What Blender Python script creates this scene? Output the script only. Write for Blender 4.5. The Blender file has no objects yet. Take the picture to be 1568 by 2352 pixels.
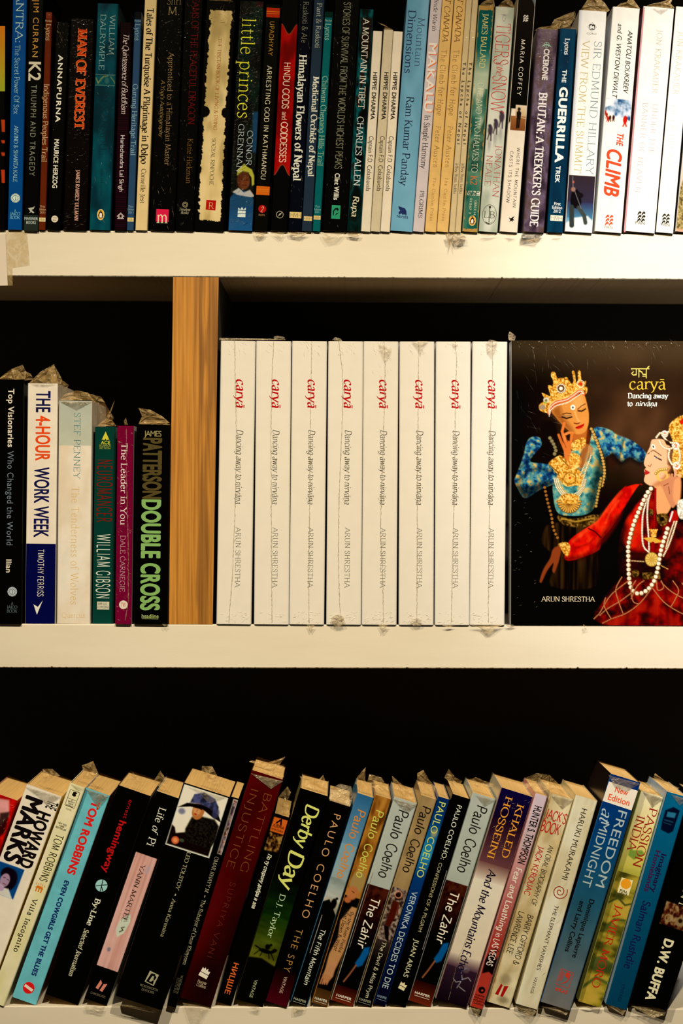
import bpy, math, random
import numpy as np
from mathutils import Vector, Matrix

# ------------------------------------------------------------------ camera, world, lights, exposure
scn = bpy.context.scene
COL = scn.collection
S = 0.00043            # metres per photograph pixel on the plane of the shelf fronts
EYE = 1.45             # camera height
DIST = 2.2             # camera to shelf fronts
HZ = 1176.0            # horizon row in the photograph

cam_d = bpy.data.cameras.new('camera')
cam = bpy.data.objects.new('camera', cam_d)
COL.objects.link(cam)
cam.location = (0, -DIST, EYE)
cam.rotation_euler = (math.radians(90), 0, 0)
cam_d.sensor_fit = 'VERTICAL'
cam_d.sensor_height = 36
cam_d.lens = 36 * DIST / (2352 * S)
cam_d.clip_start = 0.05
cam_d.dof.use_dof = True
cam_d.dof.focus_distance = DIST
cam_d.dof.aperture_fstop = 5.6
scn.camera = cam

world = bpy.data.worlds.new('world')
scn.world = world
world.use_nodes = True
world.node_tree.nodes['Background'].inputs[0].default_value = (1.0, 0.78, 0.5, 1)
world.node_tree.nodes['Background'].inputs[1].default_value = 0.012

scn.view_settings.view_transform = 'Standard'
scn.view_settings.look = 'None'
scn.view_settings.exposure = 0.0
scn.view_settings.gamma = 1.0
scn.view_settings.use_curve_mapping = False


def spot(name, loc, target, watts, col, size, blend, radius):
    d = bpy.data.lights.new(name, 'SPOT')
    d.energy = watts
    d.color = col
    d.spot_size = math.radians(size)
    d.spot_blend = blend
    d.shadow_soft_size = radius
    o = bpy.data.objects.new(name, d)
    COL.objects.link(o)
    o.location = loc
    o.rotation_euler = (Vector(target) - Vector(loc)).to_track_quat('-Z', 'Y').to_euler()
    return o


# the shop's ceiling spots: a broad warm one and a whiter one trained on the right end of the top row
spot('ceiling_spot_left', (-0.60, -1.6, 2.95), (-0.34, 0, 1.04), 160, (1.0, 0.80, 0.51), 58, 1.0, 0.022)
spot('ceiling_spot_right', (0.50, -1.6, 2.95), (0.36, 0, 1.02), 172, (1.0, 0.80, 0.51), 58, 1.0, 0.022)
spot('ceiling_spot_white', (0.66, -1.3, 2.95), (0.48, 0, 1.70), 190, (1.0, 0.94, 0.86), 26, 1.0, 0.03)


# ------------------------------------------------------------------ colour and materials
def lin1(v):
    v = max(0.0, min(1.0, v / 255.0))
    return v / 12.92 if v <= 0.04045 else ((v + 0.055) / 1.055) ** 2.4


def lin(c):
    return tuple(lin1(v) for v in c)


def paper(row, px):
    """what blank white paper reads as in that stretch of shelf; used to turn read-off colours into albedo"""
    t = max(0.0, min(1.0, px / 1568.0))
    if row == 1:
        k = [(222, 192, 145), (240, 220, 188), (255, 250, 236)]
    elif row == 2:
        k = [(236, 212, 172), (240, 220, 186), (244, 228, 198)]
    else:
        k = [(222, 192, 142)] * 3
    a, b, f = (k[0], k[1], t * 2) if t < .5 else (k[1], k[2], t * 2 - 1)
    return tuple(a[i] + (b[i] - a[i]) * f for i in range(3))


def ink(c):
    """deepens the colours as read off small areas: darker darks, less blue in the dim ones"""
    r, g, b = c
    l = (.3 * r + .6 * g + .1 * b) / 255.0
    q = lambda v: (1 - v / 255.0) ** 2
    return (r * (1 + .08 * (1 - l)) - 13 * q(r), g - 14 * q(g), b * min(1, .66 + .38 * l) - 10 * q(b))


def albedo(c, row, px):
    c = ink(c)
    w = lin(paper(row, px))
    return tuple(max(0.0008, min(0.86, lin(c)[i] / w[i] * 0.80)) for i in range(3))


MATS = {}


def nodes_of(m):
    m.use_nodes = True
    nt = m.node_tree
    return nt, nt.nodes, nt.links, nt.nodes['Principled BSDF']


def mat_print(alb, rough=0.5):
    """plain printed ink"""
    key = ('print', tuple(round(v, 3) for v in alb), rough)
    if key in MATS:
        return MATS[key]
    m = bpy.data.materials.new('print_ink')
    nt, N, L, P = nodes_of(m)
    P.inputs['Base Color'].default_value = (*alb, 1)
    P.inputs['Roughness'].default_value = rough
    P.inputs['Specular IOR Level'].default_value = 0.05
    MATS[key] = m
    return m


def mat_foil(col):
    key = ('foil', col)
    if key in MATS:
        return MATS[key]
    m = bpy.data.materials.new('foil')
    nt, N, L, P = nodes_of(m)
    P.inputs['Base Color'].default_value = (*lin(col), 1)
    P.inputs['Metallic'].default_value = 0.55
    P.inputs['Roughness'].default_value = 0.45
    MATS[key] = m
    return m


def mat_cover(alb, wrap=0.0, wear=0.25, vcol=False):
    """book cover card: base colour with faint wear; wrap>0 adds the ripple and gloss of a plastic film"""
    key = ('cover', tuple(round(v, 3) for v in alb), wrap, wear, vcol)
    if key in MATS:
        return MATS[key]
    m = bpy.data.materials.new('book_cover')
    nt, N, L, P = nodes_of(m)
    tc = N.new('ShaderNodeTexCoord')
    n1 = N.new('ShaderNodeTexNoise'); n1.inputs['Scale'].default_value = 60; n1.inputs['Detail'].default_value = 6
    L.new(tc.outputs['Object'], n1.inputs['Vector'])
    rp = N.new('ShaderNodeMapRange')
    rp.inputs[1].default_value = 0.35; rp.inputs[2].default_value = 0.7
    rp.inputs[3].default_value = 1.0 + wear * 0.12; rp.inputs[4].default_value = 1.0 - wear * 0.3
    L.new(n1.outputs['Fac'], rp.inputs[0])
    hv = N.new('ShaderNodeVectorMath'); hv.operation = 'SCALE'
    if vcol:
        va = N.new('ShaderNodeVertexColor'); va.layer_name = 'ink'
        L.new(va.outputs['Color'], hv.inputs[0])
    else:
        hv.inputs[0].default_value = alb
    L.new(rp.outputs[0], hv.inputs['Scale'])
    L.new(hv.outputs[0], P.inputs['Base Color'])
    P.inputs['Roughness'].default_value = 0.26
    P.inputs['Specular IOR Level'].default_value = 0.06
    if wrap > 0:
        P.inputs['Coat Weight'].default_value = min(1, wrap) * .2
        P.inputs['Coat Roughness'].default_value = 0.09
        mp = N.new('ShaderNodeMapping'); mp.inputs['Scale'].default_value = (260, 30, 520)
        mp.inputs['Rotation'].default_value = (0, 0.7, 0)
        L.new(tc.outputs['Object'], mp.inputs['Vector'])
        n2 = N.new('ShaderNodeTexNoise'); n2.inputs['Scale'].default_value = 1.0; n2.inputs['Detail'].default_value = 2
        n2.inputs['Distortion'].default_value = 1.2
        L.new(mp.outputs[0], n2.inputs['Vector'])
        bp = N.new('ShaderNodeBump'); bp.inputs['Distance'].default_value = 0.0006 * wrap ** 2
        bp.inputs['Strength'].default_value = 0.8
        L.new(n2.outputs['Fac'], bp.inputs['Height'])
        L.new(bp.outputs[0], P.inputs['Coat Normal'])
    MATS[key] = m
    return m


def mat_pages(alb=(0.62, 0.50, 0.30)):
    key = ('pages', alb)
    if key in MATS:
        return MATS[key]
    m = bpy.data.materials.new('page_edges')
    nt, N, L, P = nodes_of(m)
    tc = N.new('ShaderNodeTexCoord')
    mp = N.new('ShaderNodeMapping'); mp.inputs['Scale'].default_value = (2500, 12, 12)
    L.new(tc.outputs['Object'], mp.inputs['Vector'])
    n = N.new('ShaderNodeTexNoise'); n.inputs['Scale'].default_value = 1; n.inputs['Detail'].default_value = 3
    L.new(mp.outputs[0], n.inputs['Vector'])
    cr = N.new('ShaderNodeValToRGB')
    cr.color_ramp.elements[0].position = .3; cr.color_ramp.elements[0].color = (*[v * .72 for v in alb], 1)
    cr.color_ramp.elements[1].position = .7; cr.color_ramp.elements[1].color = (*alb, 1)
    L.new(n.outputs['Fac'], cr.inputs[0]); L.new(cr.outputs[0], P.inputs['Base Color'])
    bp = N.new('ShaderNodeBump'); bp.inputs['Distance'].default_value = 0.0004
    L.new(n.outputs['Fac'], bp.inputs['Height']); L.new(bp.outputs[0], P.inputs['Normal'])
    P.inputs['Roughness'].default_value = 0.8
    MATS[key] = m
    return m


def mat_film(op=0.35, tint=(0.70, 0.50, 0.23), rough=0.22, bump=0.003):
    """crumpled clear plastic: part clear, part milky, glossy"""
    key = ('film', op, tint, bump)
    if key in MATS:
        return MATS[key]
    m = bpy.data.materials.new('clear_film')
    nt, N, L, P = nodes_of(m)
    P.inputs['Base Color'].default_value = (*tint, 1)
    P.inputs['Roughness'].default_value = rough
    P.inputs['Specular IOR Level'].default_value = 0.7
    tc = N.new('ShaderNodeTexCoord')
    n = N.new('ShaderNodeTexNoise'); n.inputs['Scale'].default_value = 90; n.inputs['Detail'].default_value = 3
    n.inputs['Distortion'].default_value = 2.0
    L.new(tc.outputs['Object'], n.inputs['Vector'])
    rp = N.new('ShaderNodeMapRange'); rp.inputs[1].default_value = .3; rp.inputs[2].default_value = .75
    rp.inputs[3].default_value = op * .55; rp.inputs[4].default_value = min(1, op * 1.6)
    L.new(n.outputs['Fac'], rp.inputs[0])
    L.new(rp.outputs[0], P.inputs['Alpha'])
    bp = N.new('ShaderNodeBump'); bp.inputs['Distance'].default_value = bump
    L.new(n.outputs['Fac'], bp.inputs['Height']); L.new(bp.outputs[0], P.inputs['Normal'])
    MATS[key] = m
    return m


def mat_board():
    """cream painted board with a hint of brush texture and smudges"""
    m = bpy.data.materials.new('cream_painted_board')
    nt, N, L, P = nodes_of(m)
    tc = N.new('ShaderNodeTexCoord')
    n = N.new('ShaderNodeTexNoise'); n.inputs['Scale'].default_value = 7; n.inputs['Detail'].default_value = 8
    mp = N.new('ShaderNodeMapping'); mp.inputs['Scale'].default_value = (1, 1, 6)
    L.new(tc.outputs['Object'], mp.inputs[0]); L.new(mp.outputs[0], n.inputs['Vector'])
    cr = N.new('ShaderNodeValToRGB')
    cr.color_ramp.elements[0].position = .3; cr.color_ramp.elements[0].color = (.755, .73, .66, 1)
    cr.color_ramp.elements[1].position = .6; cr.color_ramp.elements[1].color = (.80, .78, .72, 1)
    L.new(n.outputs['Fac'], cr.inputs[0]); L.new(cr.outputs[0], P.inputs['Base Color'])
    n2 = N.new('ShaderNodeTexNoise'); n2.inputs['Scale'].default_value = 900
    L.new(tc.outputs['Object'], n2.inputs['Vector'])
    bp = N.new('ShaderNodeBump'); bp.inputs['Distance'].default_value = 0.00005
    L.new(n2.outputs['Fac'], bp.inputs['Height']); L.new(bp.outputs[0], P.inputs['Normal'])
    P.inputs['Roughness'].default_value = 0.5
    return m


def mat_plain(name, c, rough=0.8):
    m = bpy.data.materials.new(name)
    nt, N, L, P = nodes_of(m)
    tc = N.new('ShaderNodeTexCoord')
    n = N.new('ShaderNodeTexNoise'); n.inputs['Scale'].default_value = 14; n.inputs['Detail'].default_value = 5
    L.new(tc.outputs['Object'], n.inputs['Vector'])
    cr = N.new('ShaderNodeValToRGB')
    cr.color_ramp.elements[0].color = (*[v * .7 for v in c], 1)
    cr.color_ramp.elements[1].color = (*c, 1)
    L.new(n.outputs['Fac'], cr.inputs[0]); L.new(cr.outputs[0], P.inputs['Base Color'])
    P.inputs['Roughness'].default_value = rough
    return m


def mat_wood():
    """laminate with a fine straight grain on the left half and a broad flame on the right"""
    m = bpy.data.materials.new('oak_laminate')
    nt, N, L, P = nodes_of(m)
    tc = N.new('ShaderNodeTexCoord')
    mp = N.new('ShaderNodeMapping'); mp.inputs['Scale'].default_value = (420, 1, 9)
    L.new(tc.outputs['Object'], mp.inputs[0])
    n = N.new('ShaderNodeTexNoise'); n.inputs['Scale'].default_value = 1; n.inputs['Detail'].default_value = 5
    L.new(mp.outputs[0], n.inputs['Vector'])
    cr = N.new('ShaderNodeValToRGB')
    cr.color_ramp.elements[0].position = .32; cr.color_ramp.elements[0].color = (.34, .135, .008, 1)
    cr.color_ramp.elements[1].position = .62; cr.color_ramp.elements[1].color = (.58, .265, .034, 1)
    L.new(n.outputs['Fac'], cr.inputs[0])
    # flame figure: stretched distorted bands, only right of the joint line
    mp2 = N.new('ShaderNodeMapping'); mp2.inputs['Scale'].default_value = (95, 1, 4.2)
    mp2.inputs['Rotation'].default_value = (0, -0.085, 0)
    L.new(tc.outputs['Object'], mp2.inputs[0])
    n2 = N.new('ShaderNodeTexNoise'); n2.inputs['Scale'].default_value = 1.1; n2.inputs['Detail'].default_value = 2
    n2.inputs['Distortion'].default_value = 0.8
    L.new(mp2.outputs[0], n2.inputs['Vector'])
    cr2 = N.new('ShaderNodeValToRGB')
    e = cr2.color_ramp.elements
    e[0].position = .44; e[0].color = (.46, .42, .30, 1)
    e[1].position = .53; e[1].color = (.95, .95, .93, 1)
    L.new(n2.outputs['Fac'], cr2.inputs[0])
    sp = N.new('ShaderNodeSeparateXYZ'); L.new(tc.outputs['Object'], sp.inputs[0])
    gt = N.new('ShaderNodeMapRange'); gt.inputs[1].default_value = 0.0005; gt.inputs[2].default_value = 0.003
    gt.inputs[3].default_value = 0; gt.inputs[4].default_value = .8
    L.new(sp.outputs['X'], gt.inputs[0])
    mx = N.new('ShaderNodeMix'); mx.data_type = 'RGBA'; mx.blend_type = 'MULTIPLY'
    L.new(gt.outputs[0], mx.inputs[0]); L.new(cr.outputs[0], mx.inputs[6]); L.new(cr2.outputs[0], mx.inputs[7])
    L.new(mx.outputs[2], P.inputs['Base Color'])
    P.inputs['Roughness'].default_value = 0.55
    return m


# ------------------------------------------------------------------ mesh helpers
def link(name, me, parent=None):
    o = bpy.data.objects.new(name, me)
    COL.objects.link(o)
    if parent is not None:
        o.parent = parent
    return o


def mesh(name, verts, faces, mats, parent=None, idx=None, smooth=False):
    me = bpy.data.meshes.new(name)
    me.from_pydata([tuple(v) for v in verts], [], faces)
    for m in (mats if isinstance(mats, (list, tuple)) else [mats]):
        me.materials.append(m)
    if idx:
        me.polygons.foreach_set('material_index', idx)
    if smooth:
        me.polygons.foreach_set('use_smooth', [True] * len(me.polygons))
    me.update()
    return link(name, me, parent)


def box(name, x0, x1, y0, y1, z0, z1, mats, parent=None, bevel=0.0, zs=(0, 0), bottom=None):
    """box with small bevels; zs tilts both faces: z offset at the left and at the right end"""
    import bmesh
    bm = bmesh.new()
    vs = [bm.verts.new((x, y, z + (zs[0] if x == x0 else zs[1]))) for x in (x0, x1) for y in (y0, y1) for z in (z0, z1)]
    for f in ((0, 1, 3, 2), (4, 6, 7, 5), (0, 4, 5, 1), (2, 3, 7, 6), (0, 2, 6, 4), (1, 5, 7, 3)):
        bm.faces.new([vs[i] for i in f])
    bmesh.ops.recalc_face_normals(bm, faces=bm.faces)
    if bevel:
        bmesh.ops.bevel(bm, geom=list(bm.edges), offset=bevel, segments=2, profile=.5, affect='EDGES')
    if bottom is not None:
        for f in bm.faces:
            if f.normal.z < -0.9:
                f.material_index = 1
    me = bpy.data.meshes.new(name)
    bm.to_mesh(me); bm.free()
    for m in (mats if isinstance(mats, (list, tuple)) else [mats]):
        me.materials.append(m)
    return link(name, me, parent)


def tag(o, label=None, cat=None, group=None, kind=None):
    if label: o['label'] = label
    if cat: o['category'] = cat
    if group: o['group'] = group
    if kind: o['kind'] = kind
    return o


# pixel to place
def WX(px, Y=0.0):
    return (px - 784.0) * S * (DIST + Y) / DIST


def WZ(py, Y=0.0):
    return EYE + (HZ - py) * S * (DIST + Y) / DIST


SHELF_EDGE = {1: (528.7, 537.8), 2: (1433.0, 1437.0), 3: (2311.0, 2317.0)}


def shelf_z(row, x):
    a, b = SHELF_EDGE[row]
    return WZ(a + (b - a) * (x / S + 784) / 1568.0)


# ------------------------------------------------------------------ stroke lettering (roman, italic, hand)
G = {
 'A': '66|L2,0 33,70:s|L33,70 64,0:e|L14,25 52,25',
 'B': '56|L11,0 11,70:se|C11,70 28,70 42,65 46,54 41,42 28,37 11,37|C28,37 44,33 51,20 45,5 28,0 11,0',
 'C': '64|C58,56 48,67 34,71 17,64 6,46 6,24 17,6 34,-1 48,3 59,15:t',
 'D': '68|L11,0 11,70:se|C11,70 30,70 50,64 61,46 61,24 50,6 30,0 11,0',
 'E': '54|L11,0 11,70:se|L11,69 48,69:u|L11,37 38,37|L11,1 50,1:u',
 'F': '50|L11,0 11,70:se|L11,69 47,69:u|L11,36 38,36',
 'G': '68|C60,57 50,67 36,71 18,64 6,46 6,24 17,6 36,-1 50,2 60,9:t|L60,31 60,2:s',
 'H': '68|L11,0 11,70:se|L57,0 57,70:se|L11,37 57,37',
 'I': '24|L12,0 12,70:se',
 'J': '34|C22,70 22,20 21,2 14,-10 2,-14:s',
 'K': '64|L11,0 11,70:se|L54,70 12,30:s|L24,41 58,0:e',
 'L': '52|L11,0 11,70:se|L11,1 48,1:u',
 'M': '82|L11,0 15,70:se|L15,70 41,6|L41,6 68,70|L72,0 68,70:se',
 'N': '70|L11,0 11,70:se|L11,70 59,2|L59,0 59,70:e',
 'O': '72|C36,71 17,65 6,47 6,23 17,5 36,-1 55,5 66,23 66,47 55,65 36,71',
 'P': '54|L11,0 11,70:se|C11,70 28,70 44,65 50,51 44,37 28,32 11,32',
 'Q': '72|C36,71 17,65 6,47 6,23 17,5 36,-1 55,5 66,23 66,47 55,65 36,71|L38,6 68,-14',
 'R': '62|L11,0 11,70:se|C11,70 28,70 43,65 48,52 42,40 28,36 11,36|L28,36 57,0:e',
 'S': '48|C41,56 33,67 22,71 10,65 7,54 13,43 26,36 38,28 42,16 37,4 24,-1 11,3 5,14:t',
 'T': '60|L30,0 30,70:s|L4,69 56,69:tu',
 'U': '68|C11,70 11,24 16,6 34,-1 52,6 57,24 57,70:se',
 'V': '64|L3,70 32,0:s|L32,0 61,70:e',
 'W': '94|L3,70 25,0:s|L25,0 47,70|L47,70 69,0|L69,0 91,70:e',
 'X': '64|L5,70 59,0:se|L58,70 5,0:se',
 'Y': '60|L3,70 30,34:s|L57,70 30,34:s|L30,34 30,0:e',
 'Z': '58|L6,69 52,69:t|L52,69 6,1|L6,1 53,1:u',
 'a': '48|C10,38 20,47 32,45 37,34 37,20 38,6 42,0 48,2|C37,28 20,24 8,17 8,7 17,-1 28,2 37,12',
 'b': '52|L10,1 10,72:l|C10,34 20,46 33,46 43,36 46,23 42,8 31,-1 19,1 10,9',
 'c': '44|C39,38 32,46 22,47 10,38 6,23 10,8 22,-1 32,1 41,9',
 'd': '54|L43,0 43,72:ls|C43,36 32,46 20,46 9,36 6,23 9,8 20,-1 32,1 43,11',
 'e': '46|L7,27 39,27|C39,27 37,40 30,46 22,47 10,39 6,24 10,8 22,-1 33,1 41,9',
 'f': '32|C36,66 28,72 19,69 15,58 15,40 15,0:e|L4,45 30,45',
 'g': '50|C41,46 41,20 41,-2 38,-14 27,-21 14,-18 8,-13|C41,35 31,46 19,46 9,37 6,24 9,9 19,0 31,2 41,12',
 'h': '54|L11,72 11,0:le|C11,34 22,45 33,46 42,38 43,26 43,0:e',
 'i': '24|L12,47 12,0:le|D12,64',
 'j': '22|C14,47 14,-4 11,-17 0,-20|D14,64',
 'k': '52|L11,72 11,0:le|L43,46 12,19:s|L22,28 48,0:e',
 'l': '24|L12,72 12,0:le',
 'm': '82|L11,47 11,0:le|C11,34 21,45 31,46 39,38 41,26 41,0:e|C41,34 51,45 61,46 69,38 71,26 71,0:e',
 'n': '54|L11,47 11,0:le|C11,34 22,45 33,46 42,38 43,26 43,0:e',
 'o': '50|C25,48 12,42 5,24 12,5 25,-1 38,5 45,24 38,42 25,48',
 'p': '52|L10,47 10,-22:le|C10,34 20,46 33,46 43,36 46,23 42,8 31,-1 19,1 10,10',
 'q': '54|L43,47 43,-22:e|C43,36 32,46 20,46 9,36 6,23 9,8 20,-1 32,1 43,11',
 'r': '36|L11,47 11,0:le|C11,30 19,42 28,47 35,43',
 's': '38|C33,38 26,46 17,47 9,41 9,33 18,26 28,20 32,12 28,3 18,-1 9,2 4,9',
 't': '32|C15,60 15,30 15,12 19,2 26,0 32,5|L4,46 30,46',
 'u': '54|C11,47 11,16 14,3 24,-1 35,3 43,14:l|L43,47 43,0:le',
 'v': '48|L4,47 24,0:s|L24,0 44,47:e',
 'w': '70|L4,47 21,0:s|L21,0 35,45|L35,45 50,0|L50,0 66,47:e',
 'x': '48|L6,47 43,0:se|L42,47 6,0:se',
 'y': '48|L4,47 25,1:s|C45,47 26,2 17,-15 6,-20:s',
 'z': '44|L6,46 38,46:t|L38,46 6,1|L6,1 40,1:u',
 '0': '48|C24,71 11,62 6,35 11,8 24,-1 37,8 42,35 37,62 24,71',
 '1': '36|L20,70 20,0:e|L8,58 20,70',
 '2': '48|C7,54 12,66 24,71 38,64 40,50 30,32 6,1|L6,1 44,1:u',
 '3': '48|C8,62 22,71 38,63 37,46 22,37 40,30 43,14 32,1 16,-1 5,8',
 '4': '50|L36,0 36,70:s|L36,70 4,20|L4,20 48,20',
 '5': '48|L12,69 41,69|L12,69 10,38|C10,38 24,44 39,36 42,20 34,4 18,-1 5,8',
 '6': '48|C38,66 22,60 9,40 7,18 16,2 28,-1 40,8 42,24 34,38 22,40 9,30',
 '7': '46|L5,69 42,69:t|L42,69 16,0',
 '8': '48|C24,71 11,65 10,50 24,38 40,26 40,8 24,-1 8,8 8,26 24,38 38,50 37,65 24,71',
 '9': '48|C10,4 26,10 39,30 41,52 32,69 20,71 8,62 6,46 14,32 26,30 39,40',
 '.': '20|D10,3', ',': '20|L12,5 7,-12', ':': '22|D11,4|D11,40', "'": '18|L9,70 8,52', '-': '34|L5,26 29,26',
 '&': '68|C62,40 52,16 34,-1 14,1 6,16 16,34 36,50 36,66 24,71 14,62 18,46 36,22 60,0', '!': '22|L11,70 11,20|D11,3',
 ' ': '26', '(': '26|C20,78 8,52 8,18 20,-10', ')': '26|C6,78 18,52 18,18 6,-10', '*': '36|O18,30', '/': '34|L4,0 30,70',
}
for ch, base, extra in (('ā', 'a', 'L12,60 38,60'), ('ṇ', 'n', 'D27,-14'), ('á', 'a', 'L22,56 34,68')):
    G[ch] = G[base] + '|' + extra

STY = {  # thick, thin, serif size, slant, tracking, jitter
 'serif': (9, 4, 7, 0, 2, 0), 'serifb': (15, 5, 8, 0, 3, 0), 'serifl': (5.5, 3, 6, 0, 4, 0), 'fat': (20, 9, 9, 0, 4, 0), 'fatin': (14, 3.5, 6.5, 0, 4, 0),
 'ital': (8, 3.5, 4, .22, 1, 0), 'italb': (13, 5, 4, .22, 2, 0), 'script': (9, 3, 0, .3, -3, 0), 'hand': (9.5, 8, 0, .08, 2, 3),
 'handb': (12, 9, 0, .04, 3, 3), 'scriptb': (12, 6, 0, .12, -2, 3), 'light': (4.5, 4, 0, 0, 5, 0), 'geo': (9, 8.5, 0, 0, 4, 0),
 'cond': (9, 7, 0, 0, 9, 0), 'mono': (10, 10, 7, 0, 8, 0),
}


def crom(P, closed):
    out = []
    n = len(P)
    for i in range(n - 1):
        p1, p2 = P[i], P[i + 1]
        p0 = P[i - 1] if i > 0 else (P[n - 2] if closed else p1)
        p3 = P[i + 2] if i + 2 < n else (P[1] if closed else p2)
        for k in range(4):
            t = k / 4
            out.append(tuple(0.5 * ((2 * p1[j]) + (-p0[j] + p2[j]) * t + (2 * p0[j] - 5 * p1[j] + 4 * p2[j] - p3[j]) * t * t
                                    + (-p0[j] + 3 * p1[j] - 3 * p2[j] + p3[j]) * t ** 3) for j in (0, 1)))
    out.append(P[-1])
    return out


def ribbon(pts, wf, V, F):
    n = len(pts)
    base = len(V)
    for i, p in enumerate(pts):
        a = pts[max(0, i - 1)]; b = pts[min(n - 1, i + 1)]
        if i == 0 and pts[0] == pts[-1]: a = pts[-2]
        if i == n - 1 and pts[0] == pts[-1]: b = pts[1]
        dx, dy = b[0] - a[0], b[1] - a[1]
        L = math.hypot(dx, dy) or 1
        w = wf(dx / L, dy / L) / 2
        nx, ny = -dy / L * w, dx / L * w
        V.append((p[0] + nx, p[1] + ny)); V.append((p[0] - nx, p[1] - ny))
    for i in range(n - 1):
        F.append((base + 2 * i, base + 2 * i + 1, base + 2 * i + 3, base + 2 * i + 2))


def disc2(cx, cy, rx, ry, V, F, n=12):
    b = len(V)
    for k in range(n):
        a = 2 * math.pi * k / n
        V.append((cx + rx * math.cos(a), cy + ry * math.sin(a)))
    F.append(tuple(range(b, b + n)))


def stroke_text(s, style, track=None):
    thick, thin, ser, slant, tr, jit = STY[style]
    if track is not None: tr = track
    V, F = [], []
    lay = {}
    x = 0.0
    rnd = random.Random(s)
    nib = math.radians(24 if thick > thin * 1.3 else 0)

    def wf(dx, dy):
        c = abs(dx * math.sin(nib) - dy * math.cos(nib))
        return thin + (thick - thin) * min(1.0, c / 0.92) ** 1.5
    for ch in s:
        g = G.get(ch) or G[' ']
        parts = g.split('|')
        adv = float(parts[0])
        jy = rnd.uniform(-jit, jit)
        v0 = len(V)
        for si, st in enumerate(parts[1:]):
            vs = len(V)
            kind = st[0]
            body, _, fl = st[1:].partition(':')
            P = [tuple(float(q) for q in p.split(',')) for p in body.split()]
            if kind == 'D':
                r = max(4.0, thick * .62)
                disc2(P[0][0], P[0][1], r, r, V, F, 8)
                lay.update({i: 7 for i in range(vs, len(V))}); continue
            if kind == 'O':
                disc2(P[0][0], P[0][1], 13, 13, V, F, 12); continue
            if kind == 'C':
                P = crom(P, P[0] == P[-1])
            ribbon(P, wf, V, F)
            lay.update({i: si for i in range(vs, len(V))})
            vs = len(V)
            if ser:
                for f in fl:
                    p = P[0] if f in 'slt' else P[-1]
                    if f == 'l':   # flag serif to the left at the head of a stem
                        top = P[0] if P[0][1] > P[-1][1] else P[-1]
                        b = len(V); t2 = thick / 2
                        V.extend([(top[0] - ser - t2 * .6, top[1] - 5.5), (top[0] + t2, top[1] - 3), (top[0] + t2, top[1]), (top[0] - ser - t2 * .6, top[1] - 2.5)])
                        F.append((b, b + 1, b + 2, b + 3))
                    elif f in 'se':
                        h = max(2.6, thin * .8)
                        yy = p[1] if p[1] < 20 else p[1] - h
                        b = len(V); w = ser + thick / 2
                        V.extend([(p[0] - w, yy), (p[0] + w, yy), (p[0] + w, yy + h), (p[0] - w, yy + h)])
                        F.append((b, b + 1, b + 2, b + 3))
                    elif f in 'tu':
                        up = -1 if p[1] > 50 else 1
                        b = len(V); w = thin * .55
                        V.extend([(p[0] - w, p[1]), (p[0] + w, p[1]), (p[0] + w, p[1] + up * 13), (p[0] - w, p[1] + up * 13)])
                        F.append((b, b + 1, b + 2, b + 3))
                lay.update({i: 4 + si + (i - vs) // 4 * 3 for i in range(vs, len(V))})
        for i in range(v0, len(V)):
            vx, vy = V[i][:2]
            V[i] = (vx + x + slant * vy, vy + jy, lay.get(i, 0))
        x += adv + tr
    return V, F, 70.0


FONT_CACHE = {}


def font_text(s, style, track=1.0):
    key = (s, style, track)
    if key in FONT_CACHE:
        return FONT_CACHE[key]
    c = bpy.data.curves.new('lettering_tmp', 'FONT')
    c.body = s
    c.resolution_u = 6
    c.space_character = track
    grow, cop = {'sans': (0, 1), 'sansb': (2.3, 6), 'chunk': (4.6, 10), 'sansl': (0, 1), 'sansi': (.8, 4), 'sansbi': (3.2, 8)}[style]
    if style == 'sansl': c.offset = -0.008
    if style.endswith('i'): c.shear = 0.25
    c.space_character = track * (1 + grow * .012)
    o = bpy.data.objects.new('lettering_tmp', c)
    COL.objects.link(o)
    dg = bpy.context.evaluated_depsgraph_get()
    me = o.evaluated_get(dg).to_mesh()
    V = [(v.co.x * 100, v.co.y * 100) for v in me.vertices]
    F = [tuple(p.vertices) for p in me.polygons]
    o.evaluated_get(dg).to_mesh_clear()
    if grow:
        V0, F0, V, F = V, F, [], []
        for k in range(cop):
            a = 2 * math.pi * k / cop
            n = len(V)
            V += [(x + grow * math.cos(a), y + grow * .8 * math.sin(a), k) for x, y in V0]
            F += [tuple(i + n for i in f) for f in F0]
    bpy.data.objects.remove(o); bpy.data.curves.remove(c)
    FONT_CACHE[key] = (V, F, 68.5)
    return FONT_CACHE[key]


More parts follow.
